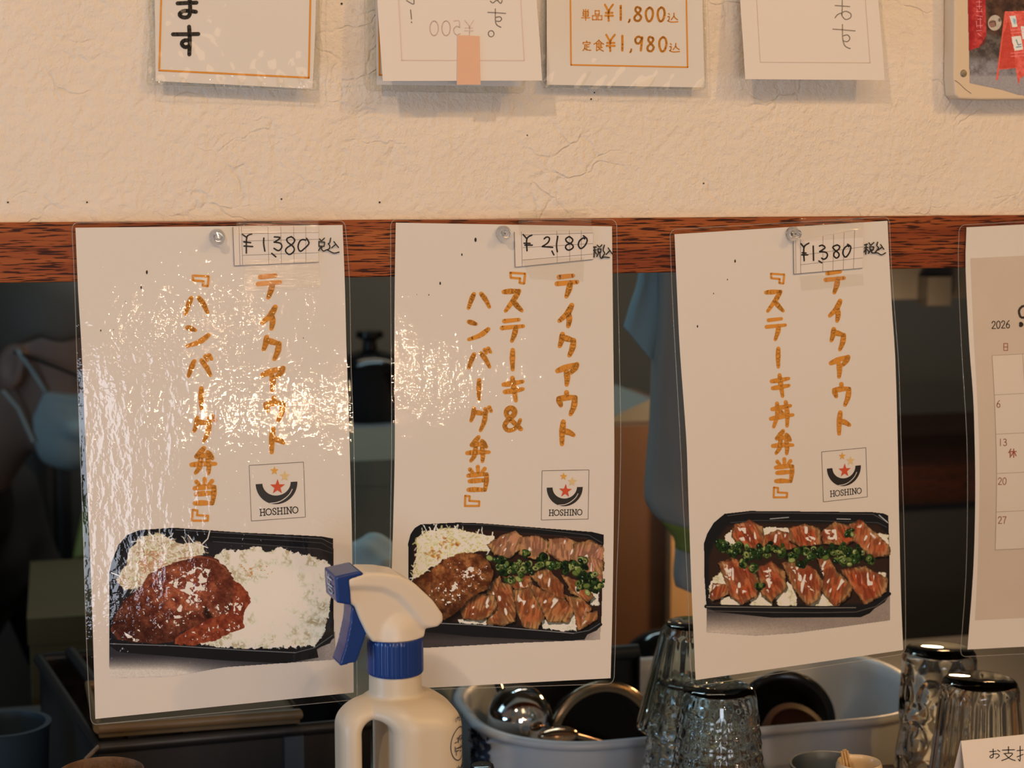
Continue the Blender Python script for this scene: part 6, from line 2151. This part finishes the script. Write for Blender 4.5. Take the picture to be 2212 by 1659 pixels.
# black baking tray standing in the tub
p, q = at(1118, 1470, 0.428), at(1372, 1402, 0.428)
t = thing('baking_tray', 'black baking tray standing upright at the back of the tub', 'tray', ((p.x + q.x) / 2, 0.42, WORK + 0.012))
mb = MB()
x0, x1, z0, z1 = p.x, q.x, WORK + 0.012, q.z
for (y0, y1, xa, xb, za, zb_) in ((0.424, 0.426, x0, x1, z0, z1), (0.412, 0.426, x0, x0 + 0.002, z0, z1), (0.412, 0.426, x1 - 0.002, x1, z0, z1), (0.412, 0.426, x0, x1, z0, z0 + 0.002)):
    mb.box((xa, y0, za), (xb, y1, zb_))
mb.build('tray_pan', mat('seasoned_black_steel', (0.012, 0.013, 0.014), 0.35), t, smooth=False)
MB().tube([(x0, 0.420, z1), (x1, 0.420, z1)], 0.0075, 12).build('tray_lip', mat('worn_black_lip', (0.02, 0.022, 0.024), 0.4), t)

# glossy black pan lid behind the tub
c = at(1432, 1462, 0.56)
r = 104 * mpp(c)
t = thing('pan_lid', 'glossy black domed pan lid propped up behind the tub', 'lid', c)
ax = Vector((-0.55, -0.75, 0.30)).normalized()
MB().lathe([(r, 0), (r * 0.98, r * 0.12), (r * 0.85, r * 0.30), (r * 0.55, r * 0.46), (0, r * 0.52), (0, r * 0.47), (r * 0.55, r * 0.41), (r * 0.95, r * 0.06), (r * 0.96, 0)], c, 56, ax).build('lid_dome', mat('black_enamel', (0.008, 0.008, 0.009), 0.10), t, angle=60)
MB().lathe([(0.006, r * 0.50), (0.006, r * 0.60), (0.014, r * 0.66), (0.014, r * 0.74), (0, r * 0.76)], c, 24, ax).build('lid_knob', BLACKPAN, t)

# ---- left: crate, tray, boxes
zc_ = at(215, 1616, 0.26).z
A, B = atz(212, 1616, zc_), atz(800, 1562, zc_)
Bk = atz(84, 1424, zc_)
t = thing('black_crate', 'black plastic crate with raised side rails, below the hamburg bento poster', 'crate', ((A.x + B.x) / 2, A.y + 0.12, WORK))
CR = mat('black_crate_plastic', (0.016, 0.015, 0.015), 0.35)


def wallslab(p, q, th, top, mb, bot=WORK + 0.001):
    d = (q - p)
    d.z = 0
    n = Vector((-d.y, d.x, 0)).normalized() * th
    vs = [(p.x, p.y, bot), (q.x, q.y, bot), (q.x + n.x, q.y + n.y, bot), (p.x + n.x, p.y + n.y, bot), (p.x, p.y, top), (q.x, q.y, top), (q.x + n.x, q.y + n.y, top), (p.x + n.x, p.y + n.y, top)]
    mb.add(vs, [(0, 3, 2, 1), (4, 5, 6, 7), (0, 1, 5, 4), (1, 2, 6, 5), (2, 3, 7, 6), (3, 0, 4, 7)])


B.z = A.z
dv = Bk - A
dv.z = 0
dv = dv.normalized() * min(0.42, dv.length)
mb = MB()
wallslab(A, B, 0.006, zc_, mb)
wallslab(A + dv, A, 0.006, zc_, mb)
wallslab(B, B + dv, 0.006, zc_, mb)
wallslab(B + dv, A + dv, 0.006, zc_, mb)
o = mb.build('crate_walls', CR, t, smooth=False)
mb = MB()
mb.tube([A + dv, A, B], 0.0055, 10)
mb.tube([B, B + dv, A + dv], 0.0055, 10)
mb.build('top_rail', CR, t)
mb = MB()
u = (B - A).normalized()
for px, w_ in ((612, 0.016),):
    p = atz(px, 1578, zc_)
    p = A + u * (p - A).dot(u)
    q = p + u * w_
    off = Vector((0, -0.008, 0))
    wallslab(p + off, q + off, 0.007, zc_ - 0.003, mb, zc_ - 0.07)
mb.build('side_bracket', mat('blue_grey_bracket', (0.05, 0.065, 0.085), 0.4), t, smooth=False)
p = at(198, 1627, A.y - 0.012)
MB().tube([p + Vector((-0.010, 0, -0.012)), p + Vector((-0.004, -0.001, -0.003)), p + Vector((0.006, 0, 0.006))], 0.0022, 8).build('wire_clip', MIRROR, t)
# inner diagonal rails on its left
mb = MB()
for d_ in (0.03, 0.075):
    mb.tube([A + u * d_ + dv + Vector((0, 0, 0.004)), A + u * d_ + Vector((0, 0.004, 0.004))], 0.006, 10)
mb.build('inner_rail', CR, t)

# olive lacquer tray lying on the crate
zt_ = zc_ + 0.0075
P4 = [atz(x, y, zt_) for x, y in ((214, 1594), (648, 1562), (600, 1490), (190, 1500))]
t = thing('serving_tray', 'olive brown serving tray lying on the black crate', 'tray', (sum(p.x for p in P4) / 4, sum(p.y for p in P4) / 4, zt_ - 0.001))
OL = mat('olive_lacquer', (0.10, 0.062, 0.020), 0.35)
mb = MB()
vs = [tuple(p) for p in P4] + [(p.x, p.y, p.z + 0.004) for p in P4]
mb.add(vs, [(0, 1, 2, 3), (7, 6, 5, 4), (0, 4, 5, 1), (1, 5, 6, 2), (2, 6, 7, 3), (3, 7, 4, 0)])
mb.build('tray_base', OL, t, smooth=False)
mb = MB()
mb.tube([p + Vector((0, 0, 0.008)) for p in (P4 + [P4[0]])], 0.0045, 10)
mb.build('tray_rim', mat('gold_rim_highlight', (0.17, 0.105, 0.045), 0.4), t)  # rim colour lightened to hold the tray's edge highlight

# cardboard boxes farther back
def carton(label, px0, py0, px1, Y, hpx, deep, col, name='cardboard_box'):
    a, b = at(px0, py0, Y), at(px1, py0, Y)
    t = thing(name, label, 'box', ((a.x + b.x) / 2, Y + deep / 2, a.z - hpx))
    z1 = a.z
    z0 = z1 - hpx
    m_ = mat(name + '_board', col, 0.7, var=0.08, vscale=20)
    o = MB().box((a.x, Y, z0), (b.x, Y + deep, z1 - 0.001)).build('box_body', m_, t, smooth=False)
    bv = o.modifiers.new('bevel', 'BEVEL')
    bv.width = 0.002
    mb = MB()
    mb.box((a.x - 0.002, Y - 0.002, z1 - 0.03), (b.x + 0.002, Y + deep + 0.002, z1 + 0.001))
    mb.build('box_lid', m_, t, smooth=False)


SHZ = at(60, 1490, 1.0).z
carton('brown cardboard box behind the black crate, left of the hamburg poster', 62, 1338, 250, 0.86, at(62, 1338, 0.86).z - 0.60, 0.30, (0.085, 0.060, 0.018))

# ---- towels hanging on a rail under the opening's head
RAILY = 0.42
zr_ = at(1420, 560, RAILY).z
t = thing('towel_rail', 'thin steel rail across the kitchen carrying the towel', 'rail', (0.1, RAILY, zr_))
MB().tube([(-2.2, RAILY, zr_), (2.6, RAILY, zr_)], 0.005, 14).build('rail_bar', STEEL, t)


def cloth(left, right, Y, amp, waves, label, hem, colm, hemm, name='hanging_towel', ph=0.0):
    nv, nu = 60, 40
    L, Rr = by_y(smooth_edge(left, 40)), by_y(smooth_edge(right, 40))
    F, B = [], []
    for j in range(nv + 1):
        v = j / nv
        a, b = interp(L, v), interp(Rr, v)
        fr, br = [], []
        for i in range(nu + 1):
            u_ = i / nu
            x, y = a[0] + (b[0] - a[0]) * u_, a[1] + (b[1] - a[1]) * u_
            yy = Y + amp * (0.3 + 0.7 * v) * math.sin(u_ * waves * 2 * math.pi + 0.8 * v + ph) - amp * 1.4 * math.exp(-(u_ / 0.06) ** 2) * 0.0
            yy += 0.03 * math.exp(-u_ / 0.05)
            p = at(x, y, yy)
            fr.append(p)
            br.append(p + Vector((0, 0.0035, 0)))
        F.append(fr)
        B.append(br)
    t = thing(name, label, 'towel', at(left[0][0], left[0][1], Y))
    cut = int(nv * hem)
    MB().add(*grids(F[:cut + 1], B[:cut + 1])).build('towel_cloth', colm, t, angle=180)
    if hemm is not None:
        c2 = min(nv, int(nv * (hem + 0.09)))
        MB().add(*grids(F[cut:c2 + 1], B[cut:c2 + 1])).build('coloured_hem', hemm, t, angle=180)
        if c2 < nv:
            MB().add(*grids(F[c2:], B[c2:])).build('towel_end', colm, t, angle=180)


TOWEL = mat('pale_blue_terry', (0.31, 0.265, 0.22), 0.9, bump=0.5, bscale=500, spec=0.1)
TOWEL2 = mat('teal_grey_terry', (0.27, 0.33, 0.33), 0.9, bump=0.5, bscale=500, spec=0.1)
HEM = mat('yellow_green_hem', (0.21, 0.21, 0.035), 0.9)
cloth([(1384, 556), (1378, 610), (1362, 660), (1349, 706)], [(1436, 556), (1436, 640), (1430, 720), (1414, 784)], RAILY + 0.02, 0.006, 0.7, 'short teal grey towel end beside the long towel', 1.0, TOWEL2, None)
cloth([(1422, 556), (1419, 700), (1409, 780), (1405, 900), (1396, 1010), (1393, 1062), (1398, 1090), (1416, 1114), (1440, 1140), (1460, 1172), (1456, 1240), (1462, 1268)], [(1600, 556), (1600, 700), (1602, 780), (1604, 900), (1606, 1000), (1608, 1080), (1610, 1120), (1610, 1160), (1612, 1200), (1614, 1240), (1614, 1290), (1614, 1330)], RAILY - 0.01, 0.008, 1.6, 'long pale blue towel with a yellow-green hem, between the second and third posters', 0.80, TOWEL, HEM)

# ---- wooden cabinet behind the towel
CY = 1.15
a, b = at(1318, 922, CY), at(1442, 922, CY)
c2 = at(1560, 922, CY)
zt_ = a.z
t = thing('wooden_cabinet', 'brown wooden cabinet with a lit tan face, behind the towel', 'cabinet', ((a.x + c2.x) / 2 - 0.1, CY + 0.2, -0.1))
CABB = mat('brown_cabinet_wood', (0.17, 0.088, 0.05), 0.5, var=0.1, vscale=6)
MB().box((a.x - 0.12, CY, -0.1), (c2.x, CY + 0.4, zt_)).build('cabinet_body', CABB, t, smooth=False)
MB().box((b.x, CY - 0.022, 0.1), (c2.x - 0.01, CY - 0.0005, zt_ - 0.01)).build('cabinet_lit_face', mat('tan_lit_wood', (0.75, 0.48, 0.24), 0.5), t, smooth=False)  # paler panel: the cabinet's light-facing side put into its colour
# grey panel leaning on top of it
c = at(1345, 905, CY)
t = thing('grey_bundle', 'grey folded sheet lying on the brown cabinet', 'sheet', (c.x, CY + 0.08, zt_))
mb = MB()
pr = [(at(1300, 921, CY + 0.03).x, zt_ + 0.001), (at(1412, 921, CY + 0.03).x, zt_ + 0.001), (at(1408, 880, CY + 0.03).x, zt_ + 0.034), (at(1345, 902, CY + 0.03).x, zt_ + 0.016)]
mb.prism(pr, CY + 0.03, CY + 0.2)
o = mb.build('folded_sheet', mat('grey_sheet', (0.22, 0.22, 0.19), 0.7), t, smooth=False)

# ---- steel shelf with black pots, seen between the first two posters
SY = 1.30
a, b = at(640, 930, SY), at(960, 924, SY)
zs_ = at(806, 938, SY).z
t = thing('steel_shelf', 'steel kitchen shelf seen between the hamburg poster and the next poster', 'shelf', ((a.x + b.x) / 2, SY + 0.15, 0))
SH = mat('satin_steel_shelf', (0.42, 0.46, 0.48), 0.35, 0.7)
MB().box((a.x, SY, zs_ - 0.020), (b.x, SY + 0.34, zs_)).build('shelf_board', SH, t, smooth=False)
MB().tube([(a.x, SY - 0.004, zs_ - 0.030), (b.x, SY - 0.004, zs_ - 0.030)], 0.010, 12).build('front_rail', SH, t)
mb = MB()
for x in (a.x + 0.01, b.x - 0.01):
    MB().tube([(x, SY + 0.02, -0.1), (x, SY + 0.02, zs_)], 0.012, 12).build('leg', SH, t)
    MB().tube([(x, SY + 0.32, -0.1), (x, SY + 0.32, zs_)], 0.012, 12).build('leg', SH, t)
MB().box((a.x, SY + 0.02, 0.70), (b.x, SY + 0.34, 0.715)).build('lower_board', SH, t, smooth=False)
p = at(792, 968, SY - 0.016)
MB().box((p.x - 0.010, SY - 0.018, p.z - 0.007), (p.x + 0.010, SY - 0.0145, p.z + 0.007)).build('orange_sticker', mat('orange_sticker', (0.55, 0.22, 0.08), 0.6), t, smooth=False)
for (px, rpx, top, label) in ((800, 84, 796, 'black stockpot standing on the steel shelf'),):
    c = at(px, 860, SY + 0.16)
    r = rpx * mpp(c)
    zt2 = at(px, top, SY + 0.16).z
    t = thing('stockpot', label, 'pot', (c.x, SY + 0.16, zs_))
    MB().lathe([(0, 0), (r * 0.95, 0), (r, 0.004), (r, zt2 - zs_), (r * 1.03, zt2 - zs_ + 0.003), (r * 0.94, zt2 - zs_ + 0.003), (r * 0.94, 0.01), (0, 0.008)], (c.x, SY + 0.16, zs_), 40).build('pot_body', BLACKPAN, t, angle=50)
    h0 = zt2 - zs_ + 0.003
    MB().lathe([(r * 1.0, h0), (r * 0.9, h0 + 0.012), (r * 0.4, h0 + 0.024), (0.012, h0 + 0.027), (0.01, h0 + 0.04), (0.022, h0 + 0.046), (0.02, h0 + 0.055), (0, h0 + 0.057)], (c.x, SY + 0.16, zs_), 40).build('pot_lid', BLACKPAN, t, angle=50)
    for sgn in (-1, 1):
        MB().tube([(c.x + sgn * r, SY + 0.14, zs_ + h0 * 0.8), (c.x + sgn * (r + 0.03), SY + 0.14, zs_ + h0 * 0.83), (c.x + sgn * (r + 0.03), SY + 0.18, zs_ + h0 * 0.83), (c.x + sgn * r, SY + 0.18, zs_ + h0 * 0.8)], 0.005, 8).build('pot_handle', BLACKPAN, t)

# olive-grey bin and pale cloth below the shelf
c = at(806, 1075, 0.95)
carton('olive grey storage box below the steel shelf', 700, 1000, 930, 0.92, 0.42, 0.26, (0.15, 0.15, 0.11), 'storage_box')


def blobmesh(name, mt, label, cat, cpts, step, parent=None):
    def fn(X, Y_, Z):
        d = None
        for (p, r_) in cpts:
            e = np.sqrt((X - p[0]) ** 2 + (Y_ - p[1]) ** 2 + (Z - p[2]) ** 2) - r_
            d = e if d is None else smin(d, e, 0.02)
        d = d + 0.004 * np.sin(X * 120 + 2 * np.sin(Z * 70)) * np.sin(Y_ * 90 + Z * 60)
        return d
    P_ = np.array([p for p, _ in cpts])
    rm = max(r_ for _, r_ in cpts) + 0.02
    o = sdf_mesh(name, mt, fn, P_.min(0) - rm, P_.max(0) + rm, step, parent)
    return o


c = at(800, 1225, 0.66)
r = 0.040
zf = WORK + 0.036
o = blobmesh('crumpled_cloth', mat('pale_teal_cloth', (0.34, 0.42, 0.43), 0.85), '', '', [((c.x - 0.05, 0.66, zf), 0.042), ((c.x, 0.655, zf), 0.045), ((c.x + 0.05, 0.66, zf), 0.042), ((c.x - 0.02, 0.67, zf + 0.06), 0.05), ((c.x + 0.03, 0.665, zf + 0.065), 0.05), ((c.x, 0.67, zf + 0.12), 0.045)], 0.006)
tag(o, 'crumpled pale teal cloth heap between the first two posters', 'cloth')
tub_l = at(1010, 1545, 0.36)
o = blobmesh('plastic_bag', mat('white_translucent_bag', (0.36, 0.39, 0.36), 0.35), '', '', [((0.098, 0.372, TUBZ - 0.012), 0.018), ((0.100, 0.372, TUBZ - 0.045), 0.022), ((0.112, 0.380, TUBZ - 0.02), 0.016)], 0.004)
tag(o, 'crumpled white plastic bag at the left end inside the tub', 'bag')

# ---- right gap: hood, wooden rail board, dark cabinet
HY = 1.05
p0, p1 = at(1880, 648, HY), at(2250, 648, HY)
t = thing('range_hood', 'black range hood at the top of the right-hand gap', 'range hood', ((p0.x + p1.x) / 2, HY + 0.2, p0.z))
BLK_ = mat('matt_black_metal', (0.012, 0.012, 0.013), 0.5)
MB().box((p0.x, HY, p0.z), (p1.x + 0.3, HY + 0.5, p0.z + 0.30)).build('hood_body', BLK_, t, smooth=False)
MB().box((p0.x + 0.05, HY + 0.1, p0.z + 0.30), (p0.x + 0.3, HY + 0.4, 2.75)).build('hood_duct', BLK_, t, smooth=False)
c = at(2022, 628, HY - 0.02)
MB().box((c.x - 0.018, HY - 0.03, c.z - 0.02), (c.x + 0.018, HY - 0.0005, c.z + 0.02)).build('control_box', mat('dark_grey_box', (0.012, 0.012, 0.012), 0.5), t, smooth=False)
DY = 1.25
p0, p1 = at(1850, 992, DY), at(2300, 992, DY)
zt_, zb_ = at(2010, 1000, DY).z, at(2010, 1082, DY).z
t = thing('dark_cabinet', 'dark blue black cabinet with a red-brown wooden top in the right-hand gap', 'cabinet', ((p0.x + p1.x) / 2, DY + 0.25, -0.1))
MB().box((p0.x, DY - 0.02, zb_), (p1.x + 0.3, DY + 0.5, zt_)).build('wooden_top', wood_mat('dark_red_wood', (30, 14, 9), (44, 19, 11), (60, 27, 15)), t, smooth=False)
MB().box((p0.x + 0.01, DY, -0.1), (p1.x + 0.29, DY + 0.48, zb_)).build('cabinet_body', mat('blue_black_laminate', (0.022, 0.026, 0.032), 0.4), t, smooth=False)

# ---- refrigerator behind the cook
FY = 2.25
p0, p1 = at(20, 700, FY), at(330, 700, FY)
t = thing('refrigerator', 'dark grey refrigerator behind the masked cook', 'refrigerator', ((p0.x + p1.x) / 2, FY + 0.2, -0.1))
FR = mat('dark_grey_enamel', (0.075, 0.075, 0.072), 0.4)
MB().box((p0.x - 0.25, FY, -0.1), (p1.x, FY + 0.42, 1.75)).build('fridge_body', FR, t, smooth=False)
xm = at(122, 1150, FY).x
dl = MB().box((p0.x - 0.245, FY - 0.03, -0.04), (xm - 0.004, FY - 0.002, 1.74)).build('door', FR, t, smooth=False)
dr = MB().box((xm + 0.004, FY - 0.03, -0.04), (p1.x - 0.005, FY - 0.002, 1.74)).build('door', FR, t, smooth=False)
HD = mat('black_handle', (0.012, 0.012, 0.012), 0.4)
MB().box((xm - 0.030, FY - 0.055, 0.55), (xm - 0.012, FY - 0.0305, 1.40)).build('handle', HD, dl, smooth=False)
MB().box((xm + 0.012, FY - 0.055, 0.55), (xm + 0.030, FY - 0.0305, 1.40)).build('handle', HD, dr, smooth=False)
# yellow-green pole leaning by it
p, q = at(150, 1325, 1.2), at(178, 1190, 1.2)
d = (q - p)
s0 = p + d * ((-0.1 - p.z) / d.z)
o = MB().tube([s0, s0 + d * ((1.34 - s0.z) / d.z)], 0.011, 14).build('mop_pole', mat('yellow_green_pole', (0.20, 0.22, 0.05), 0.5), origin=s0)
tag(o, 'yellow-green pole leaning behind the cardboard box', 'pole')

# blue grey bin with a black pan beside the crate
c = at(92, 1575, 0.37)
t = thing('plastic_bin', 'blue grey plastic bin at the far left beside the black crate', 'bin', (c.x - 0.03, 0.37, WORK))
BIN = mat('blue_grey_plastic', (0.022, 0.038, 0.055), 0.4)
hb_ = c.z + 0.008 - WORK
MB().lathe([(0, 0), (0.028, 0), (0.030, 0.004), (0.036, hb_ - 0.006), (0.038, hb_), (0.033, hb_), (0.028, 0.008), (0, 0.006)], (c.x - 0.03, 0.37, WORK), 48).build('bin_body', BIN, t, angle=50)


# ------------------------------------------------------------------ the cook, seen in the left gap: masked, looking down to the right
def cook():
    ear = at(26, 790, 1.45)
    yaw = R(-32)                                 # face turned right and a little to the viewer
    pit = R(20)
    S = 1.13
    Mh = Matrix.Rotation(yaw, 4, 'Z') @ Matrix.Rotation(pit, 4, 'Y') @ Matrix.Scale(S, 4)
    Mh.translation = Vector((0, 0, 0))
    Mh.translation = ear - (Mh @ Vector((-0.004, -0.078, 0.0)))
    foot = Vector((Mh.translation.x - 0.10, Mh.translation.y, -0.1))
    t = thing('person', 'person in dark clothes, glasses and a pale face mask, looking down behind the opening', 'person', foot)
    SKIN = mat('skin', (0.20, 0.125, 0.09), 0.5)
    HAIR = mat('dark_hair', (0.085, 0.068, 0.050), 0.6, bump=0.4, bscale=200)
    MASK = mat('pale_mask', (0.28, 0.35, 0.35), 0.85)
    CLOTH = mat('black_work_clothes', (0.018, 0.016, 0.016), 0.85)

    def face(X, Y, Z):
        d = ell(X, Y, Z, (-0.012, 0, 0.045), (0.098, 0.074, 0.095))
        d = smin(d, ell(X, Y, Z, (0.030, 0, -0.040), (0.062, 0.057, 0.080)), 0.03)
        d = smin(d, ell(X, Y, Z, (0.060, 0, -0.095), (0.026, 0.026, 0.020)), 0.022)
        d = smin(d, cone(X, Y, Z, (0.086, 0, 0.018), (0.108, 0, -0.024), 0.007, 0.013), 0.010)
        for s in (-1, 1):
            d = smax(d, -(np.sqrt((X - 0.096) ** 2 + (Y - s * 0.032) ** 2 + (Z - 0.012) ** 2) - 0.019), 0.010)
            d = smin(d, ell(X, Y, Z, (0.073, s * 0.032, 0.010), (0.014, 0.014, 0.013)), 0.003)
            e = ell(X, Y, Z, (-0.006, s * 0.077, -0.002), (0.021, 0.009, 0.034))
            e = smax(e, -ell(X, Y, Z, (-0.002, s * 0.087, 0.002), (0.011, 0.006, 0.020)), 0.004)
            d = smin(d, e, 0.006)
        d = smin(d, ell(X, Y, Z, (0.088, 0, -0.057), (0.010, 0.022, 0.006)), 0.006)
        d = smin(d, cone(X, Y, Z, (-0.028, 0, -0.06), (-0.075, 0, -0.19), 0.056, 0.062), 0.02)
        return d
    Mi = Mh

    head = sdf_mesh('body', SKIN, face, (-0.16, -0.10, -0.23), (0.14, 0.10, 0.16), 0.0035, t, Mi)

    def hair(X, Y, Z):
        d = ell(X, Y, Z, (-0.016, 0, 0.052), (0.108, 0.083, 0.102))
        cut = smax(0.062 - Z, X - 0.03, 0.02)                 # forehead free
        cut = np.minimum(np.maximum(0.055 - Z + 0.25 * X, 0), 1)
        d = smax(d, (0.030 - Z) + np.clip(X, -0.2, 0.02) * 0.9, 0.010)
        d = smax(d, -(ell(X, Y, Z, (0.085, 0, 0.02), (0.06, 0.10, 0.052))), 0.010)
        return d
    sdf_mesh('hair', HAIR, hair, (-0.15, -0.10, -0.10), (0.12, 0.10, 0.17), 0.004, t, Mi)

    def mask(X, Y, Z):
        d = face(X, Y, Z) - 0.006
        d = smin(d, ell(X, Y, Z, (0.070, 0, -0.060), (0.040, 0.048, 0.060)), 0.02)
        d = smax(d, 0.034 - X + np.abs(Z + 0.06) * 0.18, 0.004)
        d = smax(d, Z + 0.010 + np.abs(Y) * 0.35 - 0.012, 0.004)
        return smax(d, -0.128 - Z, 0.006)
    mk = sdf_mesh('face_mask', MASK, mask, (0.0, -0.09, -0.15), (0.14, 0.09, 0.03), 0.003, t, Mi)
    for s in (-1, 1):
        for pts in (((0.000, 0.083, 0.024), (0.020, 0.080, 0.010), (0.044, 0.064, -0.018)), ((-0.004, 0.083, -0.034), (0.018, 0.072, -0.052), (0.044, 0.058, -0.090))):
            MB().tube([Mi @ Vector((x, s * y, z)) for x, y, z in pts], 0.0030, 8).build('mask_strap', MASK, mk)
    mb = MB()
    FRAME = mat('dark_glasses_frame', (0.01, 0.01, 0.01), 0.3)
    for s in (-1, 1):
        mb.tube([Mi @ Vector((0.110 - 0.010 * abs(math.cos(a)), s * 0.034 + 0.027 * math.cos(a), 0.010 + 0.021 * math.sin(a))) for a in [k * 2 * math.pi / 20 for k in range(21)]], 0.0022, 8)
        mb.tube([Mi @ Vector(p) for p in ((0.098, s * 0.060, 0.018), (0.05, s * 0.078, 0.022), (-0.004, s * 0.083, 0.020))], 0.0022, 8)
    mb.tube([Mi @ Vector(p) for p in ((0.108, -0.008, 0.014), (0.112, 0, 0.016), (0.108, 0.008, 0.014))], 0.002, 8)
    gl = mb.build('glasses', FRAME, t)
    IRIS = mat('dark_iris', (0.02, 0.012, 0.01), 0.15)
    for s in (-1, 1):
        MB().lathe([(0, 0.002), (0.0065, 0.0005), (0.007, 0)], Mi @ Vector((0.0868, s * 0.032, 0.010)), 16, Mi.to_3x3() @ Vector((1, 0, -0.25))).build('eye', IRIS, t)

    # clothed body: world space, under the neck
    n = Mi @ Vector((-0.085, 0, -0.20))
    fx, fy = math.cos(yaw), math.sin(yaw)
    Fd = Vector((fx, fy, 0))
    Sd = Vector((-fy, fx, 0))
    ch = n - Fd * 0.05 + Vector((0, 0, -0.16))
    hip = Vector((n.x, n.y, 0)) - Fd * 0.16 + Vector((0, 0, 0.72))
    sh = [n + Sd * s * 0.155 - Fd * 0.03 + Vector((0, 0, -0.075)) for s in (-1, 1)]
    el = [sh[i] + Sd * s * 0.05 + Fd * 0.07 + Vector((0, 0, -0.26)) for i, s in enumerate((-1, 1))]
    wr = [el[i] + Fd * 0.20 - Sd * s * 0.04 + Vector((0, 0, -0.08)) for i, s in enumerate((-1, 1))]
    kn = [hip + Sd * s * 0.09 + Fd * 0.05 + Vector((0, 0, -0.40)) for s in (-1, 1)]
    an = [Vector((kn[i].x, kn[i].y, -0.03)) - Fd * 0.03 for i in (0, 1)]

    def cl(X, Y, Z):
        q = lambda a, b, ra, rb: cone(X, Y, Z, a, b, ra, rb)
        d = q(ch + Sd * 0.07, hip + Sd * 0.05, 0.105, 0.115)
        d = smin(d, q(ch - Sd * 0.07, hip - Sd * 0.05, 0.105, 0.115), 0.05)
        d = smin(d, q(sh[0], sh[1], 0.062, 0.062), 0.05)
        d = smin(d, q(n + Vector((0, 0, 0.012)), n + Vector((0, 0, -0.05)), 0.070, 0.085), 0.03)
        for i in (0, 1):
            d = smin(d, q(sh[i], el[i], 0.060, 0.050), 0.03)
            d = smin(d, q(el[i], wr[i] - (wr[i] - el[i]) * 0.25, 0.050, 0.042), 0.02)
            d = smin(d, q(hip + Sd * (0.08 if i else -0.08), kn[i], 0.105, 0.075), 0.04)
            d = smin(d, q(kn[i], an[i], 0.075, 0.062), 0.03)
        return d + 0.003 * np.sin(X * 40 + Z * 30) * np.sin(Y * 45 - Z * 55)
    pts = np.array([list(p) for p in [n, hip] + sh + el + wr + kn + an])
    sdf_mesh('work_clothes', CLOTH, cl, pts.min(0) - 0.13, pts.max(0) + 0.13, 0.010, t)
    # shoes
    for i in (0, 1):
        b = Vector((an[i].x, an[i].y, -0.06))
        sdf_mesh('shoe', HAIR, lambda X, Y, Z: smax(cone(X, Y, Z, b - Fd * 0.05, b + Fd * 0.16, 0.045, 0.040), -0.0985 - Z, 0.004), np.array(b) - 0.24, np.array(b) + 0.24, 0.007, t)

    # forearms and hands (skin): palm, four unequal curled fingers, thumb from the side
    def arm(X, Y, Z, i, s):
        q = lambda a, b, ra, rb: cone(X, Y, Z, a, b, ra, rb)
        a = (wr[i] - el[i]).normalized()
        up = Vector((0, 0, 1))
        sd = a.cross(up).normalized()
        nn = sd.cross(a)
        w = wr[i]
        d = q(el[i] + a * 0.10, w, 0.036, 0.026)
        palm0, palm1 = w + a * 0.02, w + a * 0.085
        d = smin(d, smin(q(palm0 - sd * 0.012, palm1 - sd * 0.022, 0.017, 0.014), q(palm0 + sd * 0.012, palm1 + sd * 0.022, 0.017, 0.014), 0.012), 0.018)
        for k, (o_, L_) in enumerate(((-0.031, 0.060), (-0.010, 0.074), (0.011, 0.070), (0.031, 0.054))):
            b0 = palm1 + sd * o_
            b1 = b0 + a * L_ * 0.5 - nn * L_ * 0.12
            b2 = b1 + a * L_ * 0.28 - nn * L_ * 0.28
            b3 = b2 + a * L_ * 0.08 - nn * L_ * 0.22
            f = np.minimum(q(b0 - a * 0.01, b1, 0.0092, 0.0085), np.minimum(q(b1, b2, 0.0085, 0.0078), q(b2, b3, 0.0078, 0.0068)))
            d = smin(d, f, 0.004)
        th0 = w + a * 0.035 - sd * 0.024 * s
        th1 = th0 + a * 0.030 - sd * 0.026 * s - nn * 0.008
        th2 = th1 + a * 0.028 - sd * 0.006 * s - nn * 0.008
        return smin(d, np.minimum(q(th0, th1, 0.013, 0.010), q(th1, th2, 0.010, 0.008)), 0.008)
    for i, s in ((0, -1), (1, 1)):
        lo = np.minimum(np.array(el[i]), np.array(wr[i])) - 0.20
        hi = np.maximum(np.array(el[i]), np.array(wr[i])) + 0.20
        sdf_mesh('forearm', SKIN, lambda X, Y, Z: arm(X, Y, Z, i, s), lo, hi, 0.0042, t)


cook()
